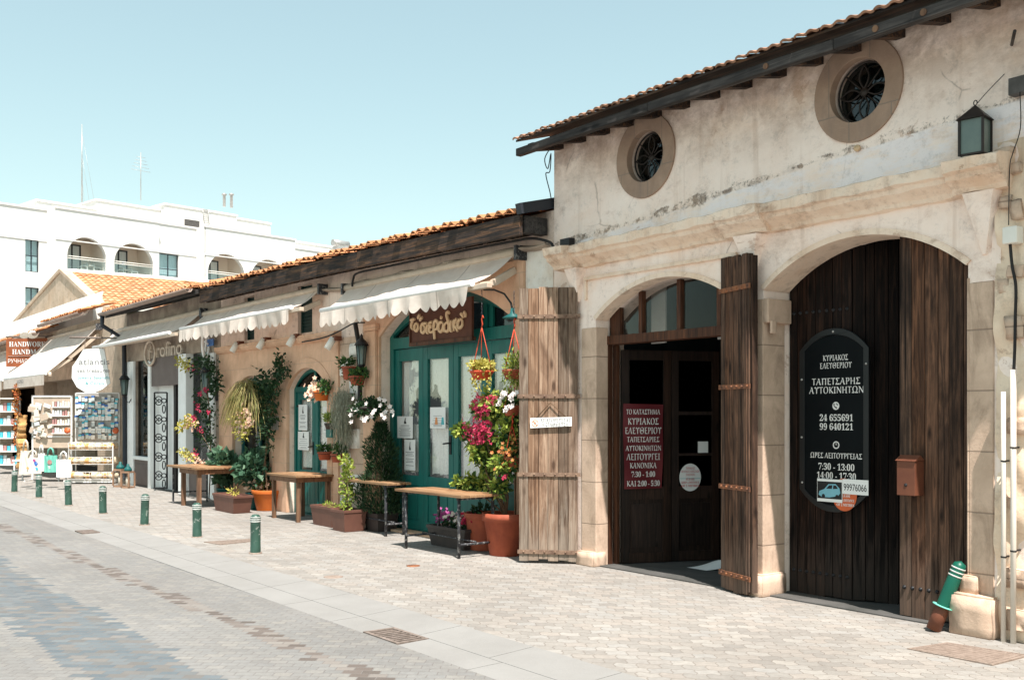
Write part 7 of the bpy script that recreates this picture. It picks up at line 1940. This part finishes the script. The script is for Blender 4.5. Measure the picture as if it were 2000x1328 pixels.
for r in range(rows):
    for q in range(13):
        if rs.random() < .10: continue
        mt = pm[(q*5 + r*3 + rs.randint(0, 2)) % 9]; x = -W2*.88 + W2*1.76*q/12 + rs.gauss(0, .008); z = z1_ + rs.gauss(0, .012) - (z1_ - z0_)*(r + .85)/rows; hh_ = (z1_ - z0_)/rows
        wx, zt_, ya = rs.uniform(.028, .044), z + hh_*rs.uniform(.55, .95), -.24 + rs.uniform(0, .05)
        mb = MB(); SB(mb, g, (x - wx, -.26, z), (x + wx, ya, zt_ - .03))
        hd = ("pack_cyan", "pack_cyan", "pack_white", "pack_blue", "paper_white")[rs.randint(0, 4)]; body = mt if mt != "pack_cyan" else "pack_clear"
        po = thing("souvenir_packet", "%s souvenir packet with %s header card in the %s row of the white stand" % (cn[body], cn.get(hd, "plain"), rn[r]), "packet", SP(g, x, -.25, z), "souvenir packets hung on the white display stand")
        mb.build("packet", M[body], po)
        mb = MB(); SB(mb, g, (x - wx*1.05, -.262, zt_ - .0295), (x + wx*1.05, ya + .004, zt_ + .012)); mb.build("header_card", M[hd], po)
for x, nm in ((-W2 - .05, "left"), (W2 + .03, "right")):
    c = SP(g, x, .05, HT*.58); mb = MB(); mb.lathe([(.0, -.008), (.075, -.008), (.075, .008), (0, .008)], 14, c, (RF.to_track_quat('Z', 'Y').to_matrix())); mb.own("orange_tag", M["sticker_orange"], "round orange price tag on the %s post of the white display stand" % nm, "price tag", "orange price tags on the white display stand")
# octagonal hanging sign
c = W(183, 722, 0); kk = 24.6; c = D(182, 722, kk); 
ogn = thing("hanging_sign", "white many-sided hanging sign with grey and turquoise lettering over the white display stand", "sign", D(182, 768, kk))
outl = [(163, 682), (203, 680), (209, 712), (215, 748), (200, 760), (184, 767), (166, 766), (150, 756), (140, 738), (141, 716), (152, 700)]
pts = [D(px, py, kk) for px, py in outl]; mb = MB(); n = len(pts); mb.add(pts + [p - RF*.03 for p in pts], [tuple(range(n)), tuple(reversed(range(n, 2*n)))] + [(i, n + i, n + (i+1) % n, (i+1) % n) for i in range(n)]); mb.build("panel", M["paper_white"], ogn)
cc = D(182, 722, kk) + RF*.006
mb = MB(); write(mb, "atlantis", .20, D(184, 712, kk) + RF*.006, RU, wid=60*kk/F, bold=.002); write(mb, "sea treasures", .13, D(183, 727, kk) + RF*.006, RU, wid=64*kk/F, bold=.001); mb.build("lettering", M["ink_grey"], ogn)
mb = MB(); write(mb, "Jewelry, Seashells", .10, D(183, 740, kk) + RF*.006, RU, wid=62*kk/F); write(mb, "& Corals", .10, D(185, 751, kk) + RF*.006, RU, wid=36*kk/F); mb.build("blue_lettering", M["ink_teal"], ogn)
mb = MB(); mb.tube([D(136, 659, kk), D(202, 660, kk)], .025, 6)
for px in (166, 201): mb.tube([D(px, 660, kk), D(px, 682, kk)], .007, 4)
q = D(204, 660, kk); mb.tube([D(202, 660, kk), Vector((q.x + .2, 0.0, q.z))], .02, 6); mb.build("bracket", M["drain_iron"], ogn)
# brown board of the handicraft shop
kk = 30.9; hb = thing("board_sign", "brown and orange board lettered HANDWORKS HANDMADE behind the steep cream awning", "sign", D(55, 715, kk))
pts = [D(12, 716, kk), D(100, 716, kk), D(100, 660, kk), D(12, 662, kk)]; mb = MB(); mb.add(pts + [p - RF*.05 for p in pts], [(0,1,2,3), (7,6,5,4), (0,4,5,1), (1,5,6,2), (2,6,7,3), (3,7,4,0)]); mb.build("board", M["sign_orange"], hb)
mb = MB()
for b_, px, py, s_, wp in (("HANDWORKS", 57, 677, .22, 78), ("HANDMADE", 60, 692, .22, 72), ("РУЧНАЯ РАБОТА", 56, 709, .17, 80)): write(mb, b_, s_, D(px, py, kk) + RF*.01, RU, wid=wp*kk/F, bold=.004, serif=("Ч" not in b_))
q0, q1 = D(16, 696, kk) + RF*.01, D(96, 695, kk) + RF*.01; mb.bar(q0, q1, .02, .004); mb.build("lettering", M["letter_white"], hb)
mb = MB(); q = D(100, 664, kk); mb.tube([D(12, 658, kk), D(100, 656, kk), Vector((q.x, .02, q.z + .12))], .025, 6); mb.build("bracket", M["drain_iron"], hb)
for i, px in enumerate((48, 64)):
    c = D(px, 655, kk - .5); mb = MB(); mb.lathe([(.14, 0), (.10, .10), (.03, .16), (0, .17)], 12, c, Matrix.Rotation(radians(-40), 3, 'Y')); mb.tube([c + Vector((0, 0, .1)), Vector((c.x - .1, .02, c.z + .5))], .015, 5)
    mb.own("sign_lamp", M["white_plastic"], ["left pale cone lamp above the brown lettered board", "right pale cone lamp above the brown lettered board"][i], "lamp", "cone lamps over the brown board")
# stand with bags and trinkets
g = G(92, 944); g.z = 0; k = scale(92, 944); W2 = 40*k; HT = 172*k
s2 = thing("display_stand", "beige display stand hung with trinkets and tote bags beside the white wire stand", "display stand", g, "souvenir stands outside the craft shops")
mb = MB()
for x in (-W2, W2 - .04): SB(mb, g, (x, -.3, .05), (x + .04, -.26, HT)); SB(mb, g, (x, -.3, .05), (x + .04, .15, .09))
for z in (HT - .04, HT*.52): SB(mb, g, (-W2, -.3, z), (W2, -.26, z + .04))
mb.build("frame", M["wire_white"], s2)
mb = MB(); SB(mb, g, (-W2 + .04, -.30, HT*.40), (W2 - .04, -.28, HT - .04)); mb.build("back_panel", M["board_beige"], s2)
for i, (x, z, w_, h_) in enumerate(((.02, HT*.86, .34, .03), (.02, HT*.76, .34, .03), (.02, HT*.66, .34, .03), (.02, HT*.56, .34, .03))):
    mb = MB(); SB(mb, g, (x, -.28, z), (x + W2 - .06, -.18, z + .02)); mb.build("ledge", M["wire_white"], s2)
    for q in range(7):
        xx = x + .03 + (W2 - .12)*q/6; mt = rs.choice(("pack_white", "pack_rose", "pack_white", "pack_clear", "tote_cream"))
        mb = MB(); SB(mb, g, (xx - .022, -.26, z + .021), (xx + .022, -.21, z + .021 + rs.uniform(.10, .15))); cl_ = {"pack_white": "white", "pack_rose": "dark rose", "pack_clear": "greyish", "tote_cream": "cream"}[mt]
        mb.own("trinket_box", M[mt], "%s upright trinket box on the %s ledge of the beige display stand" % (cl_, ("top", "second", "third", "lowest")[i]), "box", "trinket boxes on the beige stand's ledges")
for i in range(26):
    x = rs.uniform(-W2*.92, -.02); z = HT*rs.uniform(.56, .95); w_ = rs.uniform(.04, .10); h_ = rs.uniform(.08, .18); mt = rs.choice(("tote_cream", "pack_white", "tote_cream", "board_beige", "pack_clear"))
    mb = MB(); mm_ = Matrix.Rotation(rs.uniform(-.4, .4), 4, 'Y'); mb.box((-w_, 0, -h_), (w_, .015, 0), mm_); mb.v = [SP(g, x + p.x, -.26 + p.y + .003*i, z + p.z) for p in mb.v]
    mb.own("hanging_trinket", M[mt], {"tote_cream": "cream", "pack_white": "white", "board_beige": "tan", "pack_clear": "grey"}[mt] + " trinket hanging on the left half of the beige display stand", "trinket", "trinkets hanging on the beige stand")
def bag(px, py0, py1, wpx, kk, mat, label, handle=True, tilt=0.0, prints=()):
    b_ = D(px, py1, kk); t_ = D(px, py0, kk); w_ = wpx*kk/F/2; h_ = t_.z - b_.z
    o = thing("tote_bag", label, "tote bag", (b_.x, b_.y, b_.z), "tote bags hung on the souvenir stands")
    def f(u, v): return b_ + RU*((u - .5)*2*w_*(1 - .06*sin(v*3)) + tilt*v) + Vector((0, 0, h_*v)) + RF*(.05*sin(pi*u)*(1 - v*.6) + .012*sin(u*21 + v*5))
    def f2(u, v): return b_ + RU*((u - .5)*2*w_ + tilt*v) + Vector((0, 0, h_*v)) - RF*(.03*sin(pi*u)*(1 - v*.6) + .004)
    mb = MB(); mb.grid(f, 14, 12); mb.grid(f2, 14, 12); mb.build("bag_body", M[mat], o)
    if handle:
        mb = MB()
        for oy in (.02, -.02): mb.tube([b_ + RU*(s_*w_ + tilt) + Vector((0, 0, h_ + z_)) + RF*oy for s_, z_ in ((-.5, 0), (-.3, h_*.35), (0, h_*.45), (.3, h_*.35), (.5, 0))], .012, 5)
        mb.build("handle", M[mat], o)
    if prints:
        mb = MB()
        for (u, v, s_, mt) in prints:
            m2_ = MB(); q = f(u, v) + RF*.012; m2_.add([q + RU*s_*w_*cos(a_*pi/3) + Vector((0, 0, s_*w_*sin(a_*pi/3))) for a_ in range(6)], [tuple(range(6))]); m2_.build("print", M[mt], o)
    return o
bag(64, 893, 925, 34, 23.0, "tote_cream", "cream tote bag with blue and purple print, low on the left", prints=((.7, .62, .3, "pack_blue"), (.75, .3, .22, "pack_cyan"), (.25, .35, .16, "sponge"), (.6, .8, .2, "petal_purple")))
bag(46, 880, 926, 20, 23.6, "tote_cream", "plain cream tote bag at the left end of the low row", tilt=.05)
bag(99, 889, 922, 26, 23.4, "mint", "mint green tote bag with rose print beside the cream ones", prints=((.5, .6, .38, "pack_rose"), (.45, .3, .3, "pack_clear")))
bag(124, 897, 932, 28, 22.9, "paper_white", "white cotton bag hanging in the sun at the left corner of the white display stand")
bag(84, 885, 920, 14, 24.2, "paper_white", "narrow white bag behind the cream and mint tote bags", tilt=-.04)
# low table under the bags
g = G(80, 940); g.z = 0; mb = MB()
o = thing("low_display_table", "low dark display table behind the hanging tote bags", "table", g)
mb = MB(); SB(mb, g, (-.75, -.55, .50), (.45, -.05, .54)); mb.build("table_top", M["wire_white"], o)
for x in (-.72, .40):
    for y in (-.52, -.09): mb = MB(); SB(mb, g, (x, y, 0), (x + .03, y + .03, .499)); mb.build("leg", M["wire_white"], o)
for i in range(9):
    mb = MB(); x = -.62 + .12*i; SB(mb, g, (x, -.40 + .05*(i % 2), .541), (x + .10, -.22, .60 + .03*(i % 3))); mb.own("folded_cloth", M[("ink_grey", "pack_rose", "tote_cream")[i % 3]], ("dark grey", "dark rose", "cream")[i % 3] + " folded cloth lying on the low display table", "folded cloth", "folded cloths on the low display table")
# third stand at the edge of the photo
kk = 29.0; g = D(12, 925, kk); g.z = 0; W2 = 22*kk/F; HT = 150*kk/F
s3 = thing("display_stand", "white display stand of turquoise souvenirs cut by the left edge of the photo", "display stand", g, "souvenir stands outside the craft shops")
mb = MB()
for x in (-W2, W2 - .04): SB(mb, g, (x, -.2, 0.0), (x + .04, -.16, HT))
for k_ in range(6): SB(mb, g, (-W2, -.2, .25 + (HT - .3)*k_/5), (W2, .05, .28 + (HT - .3)*k_/5))
mb.build("frame", M["wire_white"], s3)
for r in range(5):
    for q in range(6):
        mt = ("pack_white", "pack_cyan", "pack_clear", "pack_white", "pack_rose", "pack_cyan")[(q + r*2) % 6]; x = -W2*.85 + W2*1.7*q/5; z = .281 + (HT - .3)*r/5
        mb = MB(); SB(mb, g, (x - .045, -.12, z), (x + .045, -.04, z + rs.uniform(.14, .26))); mb.own("souvenir_packet", M[mt], "%s souvenir box on the %s shelf of the stand at the left edge" % (cn[mt], ("lowest", "second", "third", "fourth", "top")[r]), "packet", "souvenir boxes on the left-edge stand")
c = D(33, 800, 28.5); mb = MB(); rng = rs
for i in range(16): clump(mb, c + Vector((rs.gauss(0, .05), 0, -.1*i + .6)), .09, 26, .07, .05, rs)
mb.own("shell_garland", M["petal_orange"], "hanging garland of red and orange shells between the left stands", "garland")
c = D(42, 842, 27.5); mb = MB()
for i in range(7): lumpy(mb, c + Vector((-.14 + rs.gauss(0,.03), -.1, -.20*i + .2)), c + Vector((.14 + rs.gauss(0,.03), .1, -.20*i + .42)), i + 70, .04)
mb.own("sponge_string", M["sponge"], "string of large golden sponges hanging left of the beige display stand", "sponges")
# wooden box lanterns by the drainpipe
for i, (px, py, s_, nm) in enumerate(((235, 951, 1.0, "wooden box lantern with glass sides standing by the white pilaster"), (250, 953, .92, "slightly smaller wooden box lantern with teal domed lid beside the white pilaster"))):
    g = G(px, py); g.z = 0; a_ = .11*s_; h_ = .42*s_
    o = thing("box_lantern", nm, "lantern", g, "wooden box lanterns by the white pilaster"); m_ = Matrix.Translation(g) @ Matrix.Rotation(.6, 4, 'Z'); mb = MB()
    mb.box((-a_, -a_, 0), (a_, a_, .04), m_); mb.box((-a_, -a_, h_ - .04), (a_, a_, h_), m_)
    for x in (-1, 1):
        for y in (-1, 1): mb.box((x*a_ - .015, y*a_ - .015, .04), (x*a_ + .015, y*a_ + .015, h_ - .04), m_)
    mb.build("lantern_frame", M["lantern_wood"], o)
    mb = MB(); mb.box((-a_ + .02, -a_ + .02, .041), (a_ - .02, a_ - .02, h_ - .041), m_); mb.build("pane", M["shop_glass"], o)
    mb = MB(); mb.lathe([(.05, .045), (.05, .25), (0, .26)], 10, g); mb.build("candle", M["tote_cream"], o)
    mb = MB(); mb.lathe([(a_*.9, h_), (a_*.8, h_ + .06), (a_*.3, h_ + .12), (.03, h_ + .16), (0, h_ + .17)], 14, g); mb.build("lid", M["teal_dark"], o)
